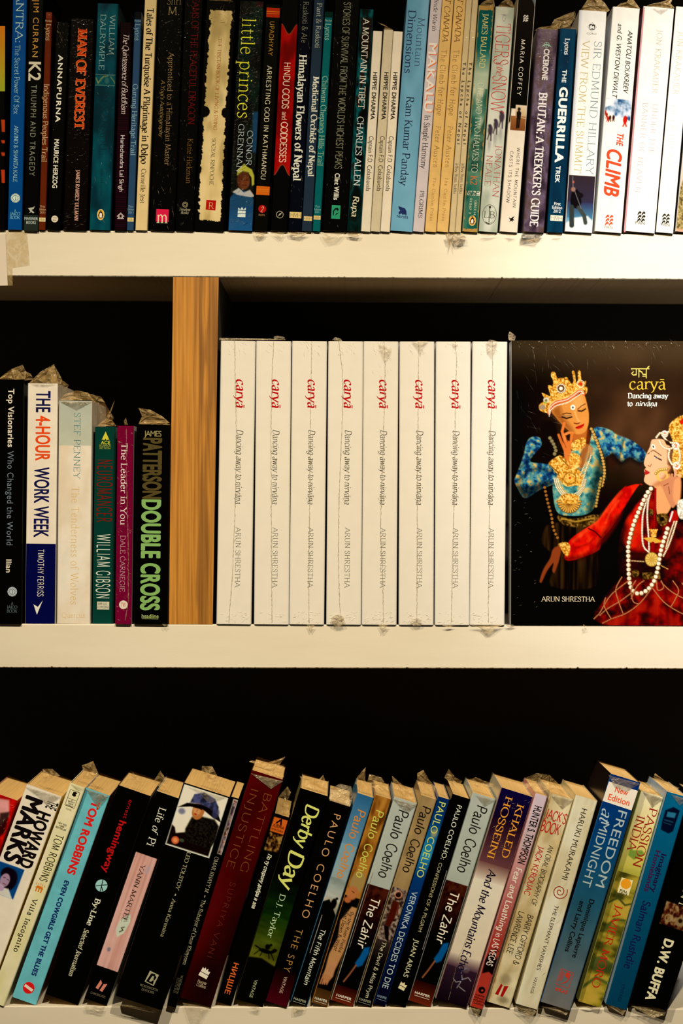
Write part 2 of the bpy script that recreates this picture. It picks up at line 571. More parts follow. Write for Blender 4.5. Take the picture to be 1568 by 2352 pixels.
# ------------------------------------------------------------------ painting flat print onto a fine vertex grid
class Canvas:
    def __init__(self, x0, y0, x1, y1, step, bg):
        self.x0, self.y0, self.x1, self.y1 = x0, y0, x1, y1
        self.nx = max(3, int((x1 - x0) / step) + 1); self.ny = max(3, int((y1 - y0) / step) + 1)
        self.gx = np.linspace(x0, x1, self.nx)[None, :].repeat(self.ny, 0)
        self.gy = np.linspace(y0, y1, self.ny)[:, None].repeat(self.nx, 1)
        self.a = np.zeros((self.ny, self.nx, 3)) + np.array(bg, float)
        self.step = step
        self.rs = np.random.RandomState(7)

    def noise(self, sx, sy=None, seed=0, oct=2):
        sy = sy or sx
        rs = np.random.RandomState(seed)
        out = np.zeros_like(self.gx); amp = 1.0; tot = 0
        for o in range(oct):
            q = .5 + o * .9
            fx = (self.gx * math.cos(q) / sx - self.gy * math.sin(q) / sy); fy = (self.gx * math.sin(q) / sx + self.gy * math.cos(q) / sy)
            fx = fx - fx.min(); fy = fy - fy.min()
            T = rs.rand(int(fy.max()) + 3, int(fx.max()) + 3)
            ix, iy = fx.astype(int), fy.astype(int)
            tx, ty = fx - ix, fy - iy
            tx = tx * tx * (3 - 2 * tx); ty = ty * ty * (3 - 2 * ty)
            out += amp * ((T[iy, ix] * (1 - tx) + T[iy, ix + 1] * tx) * (1 - ty) + (T[iy + 1, ix] * (1 - tx) + T[iy + 1, ix + 1] * tx) * ty)
            tot += amp; amp *= .5; sx /= 2; sy /= 2
        return out / tot

    def sub(self, x0, y0, x1, y1):
        i0 = max(0, int((x0 - self.x0) / (self.x1 - self.x0) * (self.nx - 1)) - 1)
        i1 = min(self.nx, int((x1 - self.x0) / (self.x1 - self.x0) * (self.nx - 1)) + 3)
        j0 = max(0, int((y0 - self.y0) / (self.y1 - self.y0) * (self.ny - 1)) - 1)
        j1 = min(self.ny, int((y1 - self.y0) / (self.y1 - self.y0) * (self.ny - 1)) + 3)
        return (slice(j0, j1), slice(i0, i1)) if i1 > i0 and j1 > j0 else None

    def put(self, sl, m, col):
        m = m[..., None]
        if isinstance(col, np.ndarray) and col.ndim == 3: c = col[sl]
        else: c = np.array(col, float)
        self.a[sl] = self.a[sl] * (1 - m) + c * m

    def poly(self, P, col, soft=None, op=1.0):
        soft = soft or self.step
        xs = [p[0] for p in P]; ys = [p[1] for p in P]
        sl = self.sub(min(xs) - soft, min(ys) - soft, max(xs) + soft, max(ys) + soft)
        if sl is None: return
        X, Y = self.gx[sl], self.gy[sl]
        ins = np.zeros(X.shape, bool); d2 = np.full(X.shape, 1e9)
        for k in range(len(P)):
            (ax, ay), (bx, by) = P[k], P[(k + 1) % len(P)]
            if ay != by:
                c = (ay > Y) != (by > Y)
                ins ^= c & (X < (bx - ax) * (Y - ay) / (by - ay) + ax)
            L2 = (bx - ax) ** 2 + (by - ay) ** 2 or 1e-9
            t = np.clip(((X - ax) * (bx - ax) + (Y - ay) * (by - ay)) / L2, 0, 1)
            d2 = np.minimum(d2, (X - ax - t * (bx - ax)) ** 2 + (Y - ay - t * (by - ay)) ** 2)
        sd = np.sqrt(d2) * np.where(ins, 1, -1)
        m = np.clip(.5 + sd / soft, 0, 1) * op
        self.put(sl, m, col)

    def ell(self, cx, cy, rx, ry, col, soft=None, op=1.0, ang=0):
        soft = soft or self.step
        R = max(rx, ry) + soft
        sl = self.sub(cx - R, cy - R, cx + R, cy + R)
        if sl is None: return
        X, Y = self.gx[sl] - cx, self.gy[sl] - cy
        ca, sa = math.cos(ang), math.sin(ang)
        X, Y = X * ca + Y * sa, -X * sa + Y * ca
        q = np.sqrt((X / rx) ** 2 + (Y / ry) ** 2)
        m = np.clip(.5 + (1 - q) * min(rx, ry) / soft, 0, 1) * op
        self.put(sl, m, col)

    def line(self, P, w, col, soft=None, op=1.0):
        soft = soft or self.step
        xs = [p[0] for p in P]; ys = [p[1] for p in P]
        R = w / 2 + soft
        sl = self.sub(min(xs) - R, min(ys) - R, max(xs) + R, max(ys) + R)
        if sl is None: return
        X, Y = self.gx[sl], self.gy[sl]
        d2 = np.full(X.shape, 1e9)
        for k in range(len(P) - 1):
            (ax, ay), (bx, by) = P[k], P[k + 1]
            L2 = (bx - ax) ** 2 + (by - ay) ** 2 or 1e-9
            t = np.clip(((X - ax) * (bx - ax) + (Y - ay) * (by - ay)) / L2, 0, 1)
            d2 = np.minimum(d2, (X - ax - t * (bx - ax)) ** 2 + (Y - ay - t * (by - ay)) ** 2)
        m = np.clip(.5 + (w / 2 - np.sqrt(d2)) / soft, 0, 1) * op
        self.put(sl, m, col)

    def beads(self, P, r, col, dark=None, gap=2.0):
        P = crom(P, False) if len(P) > 2 else P
        acc = 0
        for k in range(len(P) - 1):
            (ax, ay), (bx, by) = P[k], P[k + 1]
            L = math.hypot(bx - ax, by - ay)
            while acc < L:
                t = acc / L; x, y = ax + (bx - ax) * t, ay + (by - ay) * t
                if dark is not None: self.ell(x, y, r * 1.05, r * 1.05, dark)
                self.ell(x - r * .12, y - r * .12, r * .8, r * .8, col)
                acc += r * gap
            acc -= L

    def grad(self, y0, y1, c0, c1, x0=None, x1=None):
        t = np.clip((self.gy - y0) / (y1 - y0), 0, 1)[..., None]
        m = ((self.gy >= y0) & (self.gy <= y1))
        if x0 is not None: m &= (self.gx >= x0) & (self.gx <= (1e9 if x1 is None else x1))
        g = np.array(c0, float) * (1 - t) + np.array(c1, float) * t
        self.a[m] = g[m]

    def mottle(self, cols, sx, sy=None, seed=0, oct=3):
        n = self.noise(sx, sy, seed, oct)
        r = np.argsort(np.argsort(n.ravel())).reshape(n.shape) / n.size
        k = r * (len(cols) - 1); i = np.minimum(k.astype(int), len(cols) - 2); f = (k - i)[..., None]
        C = np.array(cols, float)
        return C[i] * (1 - f) + C[i + 1] * f


def np_albedo(a, row, px):
    l = (a @ np.array((.3, .6, .1)))[..., None] / 255.0
    q = (1 - np.clip(a, 0, 255) / 255.0) ** 2
    a = a * np.concatenate([1 + .08 * (1 - l), np.ones_like(l), np.minimum(1, .66 + .38 * l)], -1) - q * np.array((13, 14, 10))
    def ln(v):
        v = np.clip(v / 255.0, 0, 1)
        return np.where(v <= .04045, v / 12.92, ((v + .055) / 1.055) ** 2.4)
    return np.clip(ln(a) / np.array(lin(paper(row, px))) * .80, .0008, .86)


# ------------------------------------------------------------------ a book
WHITE = (238, 218, 185)
BOOKS = []
LY = 0.00006


class Book:
    """Stands on its shelf on its lower right corner, spine to the front, leaning to the right by as much as it does."""
    def __init__(b, row, xb, xt, yt, w, col, label, group, back=-3, depth=130, H=None, side=None, wrap=0.0, wear=.25,
                 hard=False, pages=(0.62, 0.50, 0.30), painted=None, name='book', cat='book', r=1.1, cap=None):
        Y = back / 1000.0
        b.row, b.Y = row, Y
        k = (DIST + Y) / DIST
        b.k = S * k
        X0 = WX(xb, Y); Z0 = shelf_z(row, X0) + 0.0002
        X1, Z1 = WX(xt, Y), WZ(yt, Y)
        b.th = math.atan2(X1 - X0, Z1 - Z0)
        b.H = math.hypot(X1 - X0, Z1 - Z0) if H is None else H / 1000.
        b.w = w * b.k
        left = [q for q in BOOKS if q.row == row and q.xb < xb]
        prev = max(left, key=lambda q: q.xb) if left else None
        if prev is not None:      # neighbours touch, they do not run into each other
            pt = prev.base.translation
            for _ in range(60):
                zl = Z0 + b.w * math.sin(b.th)
                hit = False
                for f in (0, .5, 1):
                    z = zl + f * (min(pt.z + prev.H * math.cos(prev.th), zl + b.H * math.cos(b.th)) - zl)
                    xr = pt.x + (z - pt.z) * math.tan(prev.th)
                    xl = X0 - b.w * math.cos(b.th) + (z - zl) * math.tan(b.th)
                    if xl < xr + .00015: hit = True
                if not hit: break
                b.w -= .00015
        w = b.w / b.k
        b.wp = w
        b.px = (xb + xt) / 2
        b.base = Matrix.Translation((X0, Y, Z0)) @ Matrix.Rotation(b.th, 4, 'Y')
        b.root = bpy.data.objects.new(name, None)
        COL.objects.link(b.root)
        b.root.empty_display_size = 0.02
        b.root.location = (X0, Y, Z0)
        b.root.rotation_euler = (0, b.th, 0)
        tag(b.root, label, cat, group)
        b.depth = depth / 1000.
        al = albedo(col, row, b.px)
        sa = albedo(side, row, b.px) if side else al
        b.al = al; b.wrap = wrap; b.wear = wear
        b.layer = 0
        b.flat = 0
        t = 0.0022 if hard else 0.0006
        R = min(r / 1000., b.w * .3)
        b.R = R
        D, W, Hh = b.depth, b.w, b.H
        # U-shaped cover: outer profile with rounded front corners, inner profile inset
        outer = [(-W, D), (-W, R)]
        for i in range(1, 4):
            a = math.pi / 2 * i / 4
            outer.append((-W + R - R * math.cos(a), R - R * math.sin(a)))
        outer += [(-W + R, 0), (-R, 0)]
        for i in range(1, 4):
            a = math.pi / 2 * i / 4
            outer.append((-R + R * math.sin(a), R - R * math.cos(a)))
        outer += [(0, R), (0, D)]
        n = len(outer)

        def inset(p):
            return (min(max(p[0], -W + t), -t), max(p[1], t) if p[1] < D - 1e-9 else D)
        inner = [inset(p) for p in outer]
        V = []
        for (x, y) in outer: V.append((x, y, 0))
        for (x, y) in outer: V.append((x, y, Hh))
        for (x, y) in inner: V.append((x, y, 0))
        for (x, y) in inner: V.append((x, y, Hh))
        F = []; I = []
        for i in range(n - 1):
            F.append((i, i + 1, n + i + 1, n + i)); I.append(1 if i in (0, n - 2) else 0)
            F.append((2 * n + i + 1, 2 * n + i, 3 * n + i, 3 * n + i + 1)); I.append(2)
            F.append((n + i, n + i + 1, 3 * n + i + 1, 3 * n + i)); I.append(2)
            F.append((i + 1, i, 2 * n + i, 2 * n + i + 1)); I.append(2)
        for i in (0, n - 1):
            F.append((i, n + i, 3 * n + i, 2 * n + i)); I.append(2)
        mc = mat_cover(al, wrap, wear)
        ms = mat_cover(sa, wrap, wear)
        mi = mat_cover(tuple(min(.8, v * .5 + .25) for v in sa) if max(sa) > .2 else sa, 0, wear)
        b.cover = mesh('cover', V, F, [mc, ms, mi], b.root, I)
        # page block
        p = 0.0028 if hard else 0.0008
        q = t + 0.0001
        pg = mesh('page_block', *b._box(-W + q, -q, t, D - p, p * (1 if hard else .3), Hh - p), mat_pages(pages), b.root)
        BOOKS.append(b); b.xb = xb
        if painted:
            b.paint(painted)

    def _box(b, x0, x1, y0, y1, z0, z1):
        V = [(x, y, z) for x in (x0, x1) for y in (y0, y1) for z in (z0, z1)]
        return V, [(0, 1, 3, 2), (4, 6, 7, 5), (0, 4, 5, 1), (2, 3, 7, 6), (0, 2, 6, 4), (1, 5, 7, 3)]

    # spine frame: u across 0..1 left to right; y = photograph row; returns local x, z
    def dz(b, y, u):
        """height above the foot of the book of photograph row y at width u"""
        zw = WZ(y, b.Y)
        xl = -b.w + u * b.w
        # world z = Z0 - x sin + z cos
        return (zw - b.base.translation.z + xl * math.sin(b.th)) / math.cos(b.th)

    def depth_at(b, x):
        R = b.R
        if x < -b.w + R: e = (-b.w + R) - x
        elif x > -R: e = x + R
        else: return 0.0
        e = min(e, R)
        return R - math.sqrt(max(0, R * R - e * e))

    def paint(b, fn, u0=0.0, u1=1.0, y0=None, y1=None, step=1.5, name='printed_art', bg=None):
        """fn(canvas) paints in canvas units: x = pixels from the left edge, y = pixels down from the top of the area"""
        zt = b.H if y0 is None else b.dz(y0, .5)
        zb = 0 if y1 is None else b.dz(y1, .5)
        hp = (zt - zb) / b.k
        c = Canvas(0, 0, (u1 - u0) * b.wp, hp, step, bg or (128, 128, 128))
        fn(c)
        al = np_albedo(c.a, b.row, b.px)
        xs = -b.w + (u0 * b.w) + c.gx * b.k
        zs = zt - c.gy * b.k
        b.layer += 1
        ys = np.array([b.depth_at(x) for x in xs[0]])[None, :].repeat(c.ny, 0) - LY * b.layer
        co = np.stack([xs, ys, zs], -1).reshape(-1, 3)
        idx = np.arange(c.nx * c.ny).reshape(c.ny, c.nx)
        q = np.stack([idx[:-1, :-1], idx[1:, :-1], idx[1:, 1:], idx[:-1, 1:]], -1).reshape(-1, 4)
        me = bpy.data.meshes.new(name)
        me.vertices.add(len(co)); me.vertices.foreach_set('co', co.ravel())
        me.loops.add(q.size); me.loops.foreach_set('vertex_index', q.ravel())
        me.polygons.add(len(q)); me.polygons.foreach_set('loop_start', np.arange(0, q.size, 4))
        me.update(calc_edges=True)
        ca = me.color_attributes.new('ink', 'FLOAT_COLOR', 'POINT')
        ca.data.foreach_set('color', np.concatenate([al.reshape(-1, 3), np.ones((len(co), 1))], 1).ravel())
        me.materials.append(mat_cover((1, 1, 1), b.wrap, b.wear, True))
        o = link(name, me, b.root)
        return o

    def _flat(b, V, F, m, name):
        if name != 'title_lettering' and not name.endswith('lettering'): b.flat += 1
        y = -LY * b.layer - 0.00003 - 2.2e-5 * (b.flat + 1 - (0 if name.endswith('lettering') else 1))
        # overlapping strokes sit a few microns apart so that they never share a plane
        return mesh(name, [(v[0], y - 1.7e-6 * (v[2] if len(v) > 2 else 0), v[1]) for v in V], F, m, b.root)

    def text(b, s, style, y0, y1, u, cap, col, name='title_lettering', rot='down', track=None, foil=False, label=None):
        """rot down: reads top to bottom between rows y0..y1; flat: reads across, y0 = centre row, y1 = length in px"""
        if style in STY: V, F, ch = stroke_text(s, style, track)
        else: V, F, ch = font_text(s, style, track or 1.0)
        if not V: return
        x0 = min(v[0] for v in V); x1 = max(v[0] for v in V)
        if rot == 'down':
            za, zb = b.dz(y0, u), b.dz(y1, u)
            Ls = (za - zb) / (x1 - x0)
            hs = cap * b.k / ch
            P = [(-b.w + u * b.w + (v[1] - ch / 2) * hs, za - (v[0] - x0) * Ls, v[2] if len(v) > 2 else 0) for v in V]
            F = [f for f in F]
        else:
            L = y1 * b.k
            z = b.dz(y0, u)
            P = [(-b.w + u * b.w - L / 2 + (v[0] - x0) * L / (x1 - x0), z + (v[1] - ch / 2) * cap * b.k / ch, v[2] if len(v) > 2 else 0) for v in V]
        m = mat_foil(col) if foil else mat_print(albedo(col, b.row, b.px))
        o = b._flat(P, F, m, name)
        if label: o['label'] = label
        return o

    def shape(b, u, y, polys, col, name='publisher_mark', rot=0.0):
        """polys in px around (u, y), x right, y up"""
        V, F = [], []
        ca, sa = math.cos(rot), math.sin(rot)
        xc, zc = -b.w + u * b.w, b.dz(y, u)
        for P in polys:
            i = len(V)
            V += [(xc + (p[0] * ca - p[1] * sa) * b.k, zc + (p[0] * sa + p[1] * ca) * b.k) for p in P]
            V[i:] = [(x, z, len(F) % 12) for x, z in V[i:]]
            F.append(tuple(range(i, i + len(P))))
        return b._flat(V, [f[::-1] if area([V[k] for k in f]) < 0 else f for f in F], mat_print(albedo(col, b.row, b.px)), name)

    def band(b, y0, y1, col, u0=0.0, u1=1.0, name='colour_band'):
        za, zb = b.dz(y0, .5), b.dz(y1, .5)
        e = 0.0003
        xa, xb_ = -b.w + u0 * b.w + (e if u0 == 0 else 0), -b.w + u1 * b.w - (e if u1 == 1 else 0)
        pts = [(xa, za), (xb_, za), (xb_, zb), (xa, zb)]
        b.layer += 1
        y = -LY * b.layer - .00005
        R = b.R
        xs = sorted(set([xa, xb_] + [v for v in (-b.w + R * .3, -b.w + R, -R, -R * .3) if xa < v < xb_]))
        V = []; F = []
        for x in xs:
            V += [(x, b.depth_at(x) + y, za), (x, b.depth_at(x) + y, zb)]
        for i in range(len(xs) - 1):
            F.append((2 * i, 2 * i + 1, 2 * i + 3, 2 * i + 2))
        return mesh(name, V, F, mat_cover(albedo(col, b.row, b.px), b.wrap, b.wear), b.root)

    def film(b, P, dy=6, op=.35, crump=2.0, name='plastic_flap', tint=(0.70, 0.50, 0.23), dy1=None):
        """a crumpled plastic flap; P = outline in photograph pixels, dy = mm behind the spine plane"""
        Y = (b.Y + dy / 1000.) if dy > -3.5 else min(-.0035, b.Y * .5 - .003)
        inv = b.base.inverted()
        cx = sum(p[0] for p in P) / len(P); cy = sum(p[1] for p in P) / len(P)
        rnd = random.Random(int(cx * 7 + cy * 3))
        V = []; F = []
        n = len(P)
        ring = []
        for i in range(n):     # edge points incl. midpoints
            a, c2 = P[i], P[(i + 1) % n]
            ring.append(a)
            ring.append(((a[0] + c2[0]) / 2 + rnd.uniform(-.4, .4), (a[1] + c2[1]) / 2 + rnd.uniform(-.4, .4)))
        m = len(ring)

        def w(p, j):
            yy = Y + rnd.uniform(-j, j) / 1000.
            return inv @ Vector((WX(p[0], yy), yy, WZ(p[1], yy)))
        for p in ring: V.append(w(p, crump))
        for p in ring: V.append(w((cx + (p[0] - cx) * .5 + rnd.uniform(-1, 1), cy + (p[1] - cy) * .5 + rnd.uniform(-1, 1)), crump))
        V.append(w((cx, cy), crump * 1.5))
        for i in range(m):
            j = (i + 1) % m
            F.append((i, j, m + j)); F.append((i, m + j, m + i)); F.append((m + i, m + j, 2 * m))
        return mesh(name, V, F, mat_film(op * .72, tint), b.root)

    def fold(b, P, op=.22, name='plastic_fold'):
        """a folded triangle of film lying on the spine; P in photograph pixels"""
        inv = b.base.inverted()
        b.layer += 2
        V = []
        for i, p in enumerate(P):
            q = inv @ Vector((WX(p[0], b.Y), b.Y, WZ(p[1], b.Y)))
            V.append((q.x, -0.0009 - .0004 * (i % 2), q.z))
        c = tuple(sum(v[k] for v in V) / len(V) for k in range(3))
        V.append((c[0], c[1] - .0004, c[2]))
        n = len(P)
        return mesh(name, V, [(i, (i + 1) % n, n) for i in range(n)], mat_film(op, (.30, .26, .18)), b.root)

    def ridges(b, n, y0, y1, seed=0, ang=0.6, spread=.5, ln=(4, 16), u0=.04, u1=.96, h=.0005, wd=.5, op=.5, name='plastic_wrinkles', tint=(.85, .78, .62)):
        """raised creases in the plastic film over the spine"""
        rnd = random.Random(seed)
        V, F = [], []
        for i in range(int(n * .55)):
            L0 = rnd.random() ** 1.8
            u = rnd.uniform(u0, u1); y = rnd.uniform(y0, y1)
            a = ang + rnd.uniform(-spread, spread)
            L = (ln[0] + (ln[1] - ln[0]) * L0) * .75 * b.k; W = rnd.uniform(.4, 1.0) * wd * .8 * b.k
            x, z = -b.w + u * b.w, b.dz(y, u)
            if not (0.001 < z < b.H - .001): continue
            dx, dzz = math.cos(a) * L / 2, math.sin(a) * L / 2
            if x - abs(dx) < -b.w or x + abs(dx) > 0: dx *= .3; dzz *= .3
            nx, nz = -math.sin(a) * W, math.cos(a) * W
            k = len(V); y_ = -LY * b.layer - .00025
            V += [(x - dx, y_, z - dzz), (x + nx, y_, z + nz), (x + dx, y_, z + dzz), (x - nx, y_, z - nz), (x, y_ - h * rnd.uniform(.4, 1), z)]
            F += [(k, k + 1, k + 4), (k + 1, k + 2, k + 4), (k + 2, k + 3, k + 4), (k + 3, k, k + 4)]
        if V: return tag(mesh(name, V, F, mat_film(op, tint, .12), b.root), kind='stuff')

    def seam(b, pts, seed=0, w=1.6, name='plastic_seam', op=.5, tint=(.55, .47, .33)):
        """welded seam of the shrink wrap: a wavering raised line; pts = (u, y)"""
        rnd = random.Random(seed)
        P = [(-b.w + u * b.w, b.dz(y, u)) for u, y in pts]
        Q = []
        for i in range(len(P) - 1):
            L = math.hypot(P[i + 1][0] - P[i][0], P[i + 1][1] - P[i][1])
            m = max(2, int(L / (4 * b.k)))
            for k in range(m):
                t = k / m
                Q.append((P[i][0] + (P[i + 1][0] - P[i][0]) * t + rnd.gauss(0, .35) * b.k, P[i][1] + (P[i + 1][1] - P[i][1]) * t))
        V, F = [], []
        y_ = -LY * b.layer - .00025
        for i, (x, z) in enumerate(Q):
            ww = w * b.k * rnd.uniform(.35, 1.0)
            V += [(x - ww, y_, z), (x, y_ - .0007 * rnd.uniform(.3, 1), z + rnd.uniform(-.5, .5) * b.k), (x + ww, y_, z)]
            if i:
                k = 3 * i
                F += [(k - 3, k, k + 1, k - 2), (k - 2, k + 1, k + 2, k - 1)]
        return mesh(name, V, F, mat_film(op, tint), b.root)


def area(P):
    return sum(P[i][0] * P[(i + 1) % len(P)][1] - P[(i + 1) % len(P)][0] * P[i][1] for i in range(len(P))) / 2


def circ(rx, ry=None, cx=0, cy=0, n=20):
    ry = ry or rx
    return [(cx + rx * math.cos(2 * math.pi * k / n), cy + ry * math.sin(2 * math.pi * k / n)) for k in range(n)]


def rect(w, h, cx=0, cy=0):
    return [(cx - w / 2, cy - h / 2), (cx + w / 2, cy - h / 2), (cx + w / 2, cy + h / 2), (cx - w / 2, cy + h / 2)]


def ring(r, t, n=24, cx=0, cy=0, ry=None):
    ry = ry or r
    out = []
    for k in range(n):
        a, c = 2 * math.pi * k / n, 2 * math.pi * (k + 1) / n
        out.append([(cx + r * math.cos(a), cy + ry * math.sin(a)), (cx + r * math.cos(c), cy + ry * math.sin(c)),
                    (cx + (r - t) * math.cos(c), cy + (ry - t) * math.sin(c)), (cx + (r - t) * math.cos(a), cy + (ry - t) * math.sin(a))])
    return out


def sunwheel(b, u, y, r, col, bg):
    b.shape(u, y, [circ(r)], col)
    b.shape(u, y, [[(math.cos(a) * r * .93, math.sin(a) * r * .93), (math.cos(a + .1) * r * .93, math.sin(a + .1) * r * .93),
                    (math.cos(a + .05) * r * .62, math.sin(a + .05) * r * .62)] for a in [k * .2618 for k in range(24)]], bg)
    b.shape(u, y, ring(r * .6, .8), bg)
    b.text('J', 'serif', y, r * .35, u, r * .6, bg, 'publisher_mark', 'flat')


def hmh(b, u, y, w, h, bg=(215, 185, 120)):
    b.shape(u, y, [rect(w, h)], bg)
    b.text('HMH', 'light', y, w * .84, u, h * .66, (30, 25, 15), 'publisher_mark', 'flat', track=-9)


def penguin(b, u, y, rx, ry, oval=(225, 160, 40), edge=(225, 205, 160)):
    b.shape(u, y, [circ(rx + .8, ry + .8)], edge)
    b.shape(u, y, [circ(rx, ry)], oval)
    s = ry / 12.
    b.shape(u, y, [[(p[0] * s, p[1] * s) for p in P] for P in
                   ([(-4, -8), (-5, 0), (-3, 6), (0, 9), (3, 6), (5, 0), (4, -8), (0, -9)], [(0, 9), (-4, 10), (-1, 11), (2, 10)],
                    [(-4, 3), (-7, -4), (-5, -3)], [(4, 3), (7, -4), (5, -3)])], (15, 15, 20))
    b.shape(u, y, [[(p[0] * s, p[1] * s) for p in [(-2.6, -7), (-3.2, 0), (-1, 4.5), (1.6, 4), (3, 0), (2.6, -7)]]], (235, 225, 200))


def panmark(b, u, y, s, col):
    """stack of three wavy double peaks"""
    P = []
    for k in range(3):
        o = 8.5 - k * 8.5
        for sx in (0, 1):
            x = -10 + sx * 9.5 + (0 if k != 1 else .8)
            P.append([(x, o - 6), (x + 2, o + .5), (x + 6, o + 4.5), (x + 10, o + 1), (x + 8.5, o - 3), (x + 6, o - .8), (x + 3, o - 4.5)])
    b.shape(u, y, [[(p[0] * s, p[1] * s) for p in Q] for Q in P], col)


# ------------------------------------------------------------------ the bookcase and the room behind it
random.seed(5)
BOARD = mat_board()
UNDER = mat_plain('raw_board_underside', (.27, .19, .11))
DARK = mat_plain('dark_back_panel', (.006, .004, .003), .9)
wall = box('wall_back', -2.5, 2.5, 0.32, 0.42, 0, 3.0, mat_plain('dark_wall_paint', (.05, .04, .03)))
tag(wall, kind='structure')
floor = box('floor', -2.5, 2.5, -3.2, 0.42, -0.05, 0, mat_plain('dark_floor', (.06, .04, .025), .5))
tag(floor, kind='structure')

case = bpy.data.objects.new('bookcase', None)
COL.objects.link(case)
tag(case, 'cream painted wooden bookcase with thick shelves, filled with paperbacks', 'bookcase')
XL, XR = -0.66, 0.66


def slope(a, b):
    """z at the two ends of a board whose edge runs from row a to row b across the photograph"""
    f = lambda x: WZ(a + (b - a) * (x / S + 784) / 1568.0)
    return f(XL), f(XR)


def shelf(t0, t1, b0, b1, jag):
    za, zb = slope(t0, t1); zc, zd = slope(b0, b1)
    V, F, I = [], [], []
    n = 900
    rnd = random.Random(jag)
    r = .0009
    for i in range(n + 1):
        t = i / n; x = XL + (XR - XL) * t
        zt = za + (zb - za) * t; z_ = zc + (zd - zc) * t
        j = max(0, rnd.gauss(0, .00018)) + (max(0, rnd.gauss(0, .0006)) if rnd.random() < .04 else 0)
        V += [(x, .26, zt), (x, r, zt), (x, r * .3, zt - r * .3), (x, 0, zt - r), (x, 0, z_ + r + j), (x, r, z_ + j), (x, .26, z_)]
        if i:
            for k in range(7):
                a = 7 * (i - 1) + k; c = 7 * (i - 1) + (k + 1) % 7
                F.append((a, c, c + 7, a + 7)); I.append(1 if k == 5 else 0)
    F.append(tuple(range(7))[::-1]); I.append(0)
    F.append(tuple(7 * n + k for k in range(7))); I.append(0)
    return mesh('shelf', V, F, [BOARD, UNDER], case, I)


shelf(528.7, 537.8, 634.0, 642.5, 1)
shelf(1433, 1437, 1534, 1537, 2)
shelf(2311, 2317, 2411, 2417, 3)
shelf(-320, -320, -220, -220, 4)
shelf(3110, 3110, 3210, 3210, 5)
for x0, x1 in ((XL - .04, XL), (XR, XR + .04)):
    box('upright', x0, x1, 0, .26, 0, 2.2, BOARD, case, .0012)
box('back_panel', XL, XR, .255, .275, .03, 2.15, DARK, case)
# wooden divider of the middle shelf, its foot a little left of its head
ya, yb = 0.0, 0.25
zt0, zt1 = WZ(636.2), WZ(636.8)
zb0, zb1 = WZ(1434.0), WZ(1434.3)
V = [(WX(387.5), ya, zb0), (WX(488), ya, zb1), (WX(502), ya, zt1), (WX(397.5), ya, zt0)]
V += [(x, yb, z) for x, y, z in V]
cxm = sum(v[0] for v in V) / 8
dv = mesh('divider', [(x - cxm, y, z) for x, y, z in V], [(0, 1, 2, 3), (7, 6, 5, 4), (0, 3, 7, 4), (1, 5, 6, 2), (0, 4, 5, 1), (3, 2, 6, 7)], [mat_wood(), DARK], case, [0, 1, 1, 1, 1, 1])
dv.location.x = cxm
tag(dv, 'upright of golden brown wood-grain laminate')

# tape and price slip stuck to the top shelf edge at the left
tape = mesh('tape_strip', [(WX(a), -.0003 - .0002 * (i % 2), WZ(c)) for i, (a, c) in enumerate([(13, 533), (62, 532), (68.5, 610), (29, 615), (29, 656), (18, 656)])],
            [(0, 5, 4, 3, 2, 1)], mat_film(.36, (.62, .48, .22), .35, .0003))
tag(tape, 'yellowed clear sticky tape on the top shelf edge at the left', 'tape')
slip = mesh('paper_slip', [(WX(a), -.0009, WZ(c)) for a, c in [(-30, 548), (13, 536), (18, 656), (-30, 657)]], [(0, 3, 2, 1)],
            mat_print((.74, .70, .66)))
tag(slip, 'white paper slip taped over the top shelf edge at far left', 'paper')

# ------------------------------------------------------------------ top row
GT = 'paperbacks on the top shelf'


def B1(xb, xt, yt, w, col, label, ext=None, **k):
    yb = 528.7 + 9.1 * xb / 1568
    if ext is not None:
        xt = xb + (xt - xb) * (yb - ext) / (yb - yt); yt = ext
    return Book(1, xb, xt, yt, w, col, label, GT, **k)


BLK = (9, 7, 6)
CRM = (222, 200, 158)
TAN = (190, 160, 105)


def art(c):
    c.a[:] = (10, 8, 6)
    c.grad(0, 150, (200, 110, 25), (150, 150, 40))
    c.a[c.gy > 150 + 4 * c.noise(6, seed=3)] = (9, 7, 6)
    for y, h in ((215, 28), (262, 7), (290, 8), (330, 30)):
        c.poly([(48, y), (58, y), (58, y + h), (50, y + h)], (170, 60, 25))


B1(12, 13, 60, 58, BLK, 'black paperback with an orange block on its spine, far left of the top shelf', wrap=.5, painted=art)

b = B1(50, 62, 0, 32.5, (6, 68, 138), 'bright blue paperback with pale lettering, near the left end of the top shelf', ext=-50)
b.text('TANTRA:', 'serifl', -36, 97, .5, 17, (190, 205, 205))
b.text('The Secret Power Of Sex', 'serifl', 104, 262, .42, 11.5, (165, 190, 205))
b.text('ARVIND & SHANTA KALE', 'serif', 288, 418, .45, 9, (150, 180, 205), 'author_lettering')
sunwheel(b, .5, 455, 10.5, (200, 215, 220), (6, 68, 138))
for t, y, l in (('A', 484, 5), ('JAICO', 491, 23), ('BOOK', 499.5, 23)):
    b.text(t, 'serif', y, l, .5, 6.5, (120, 175, 215), 'publisher_lettering', 'flat')

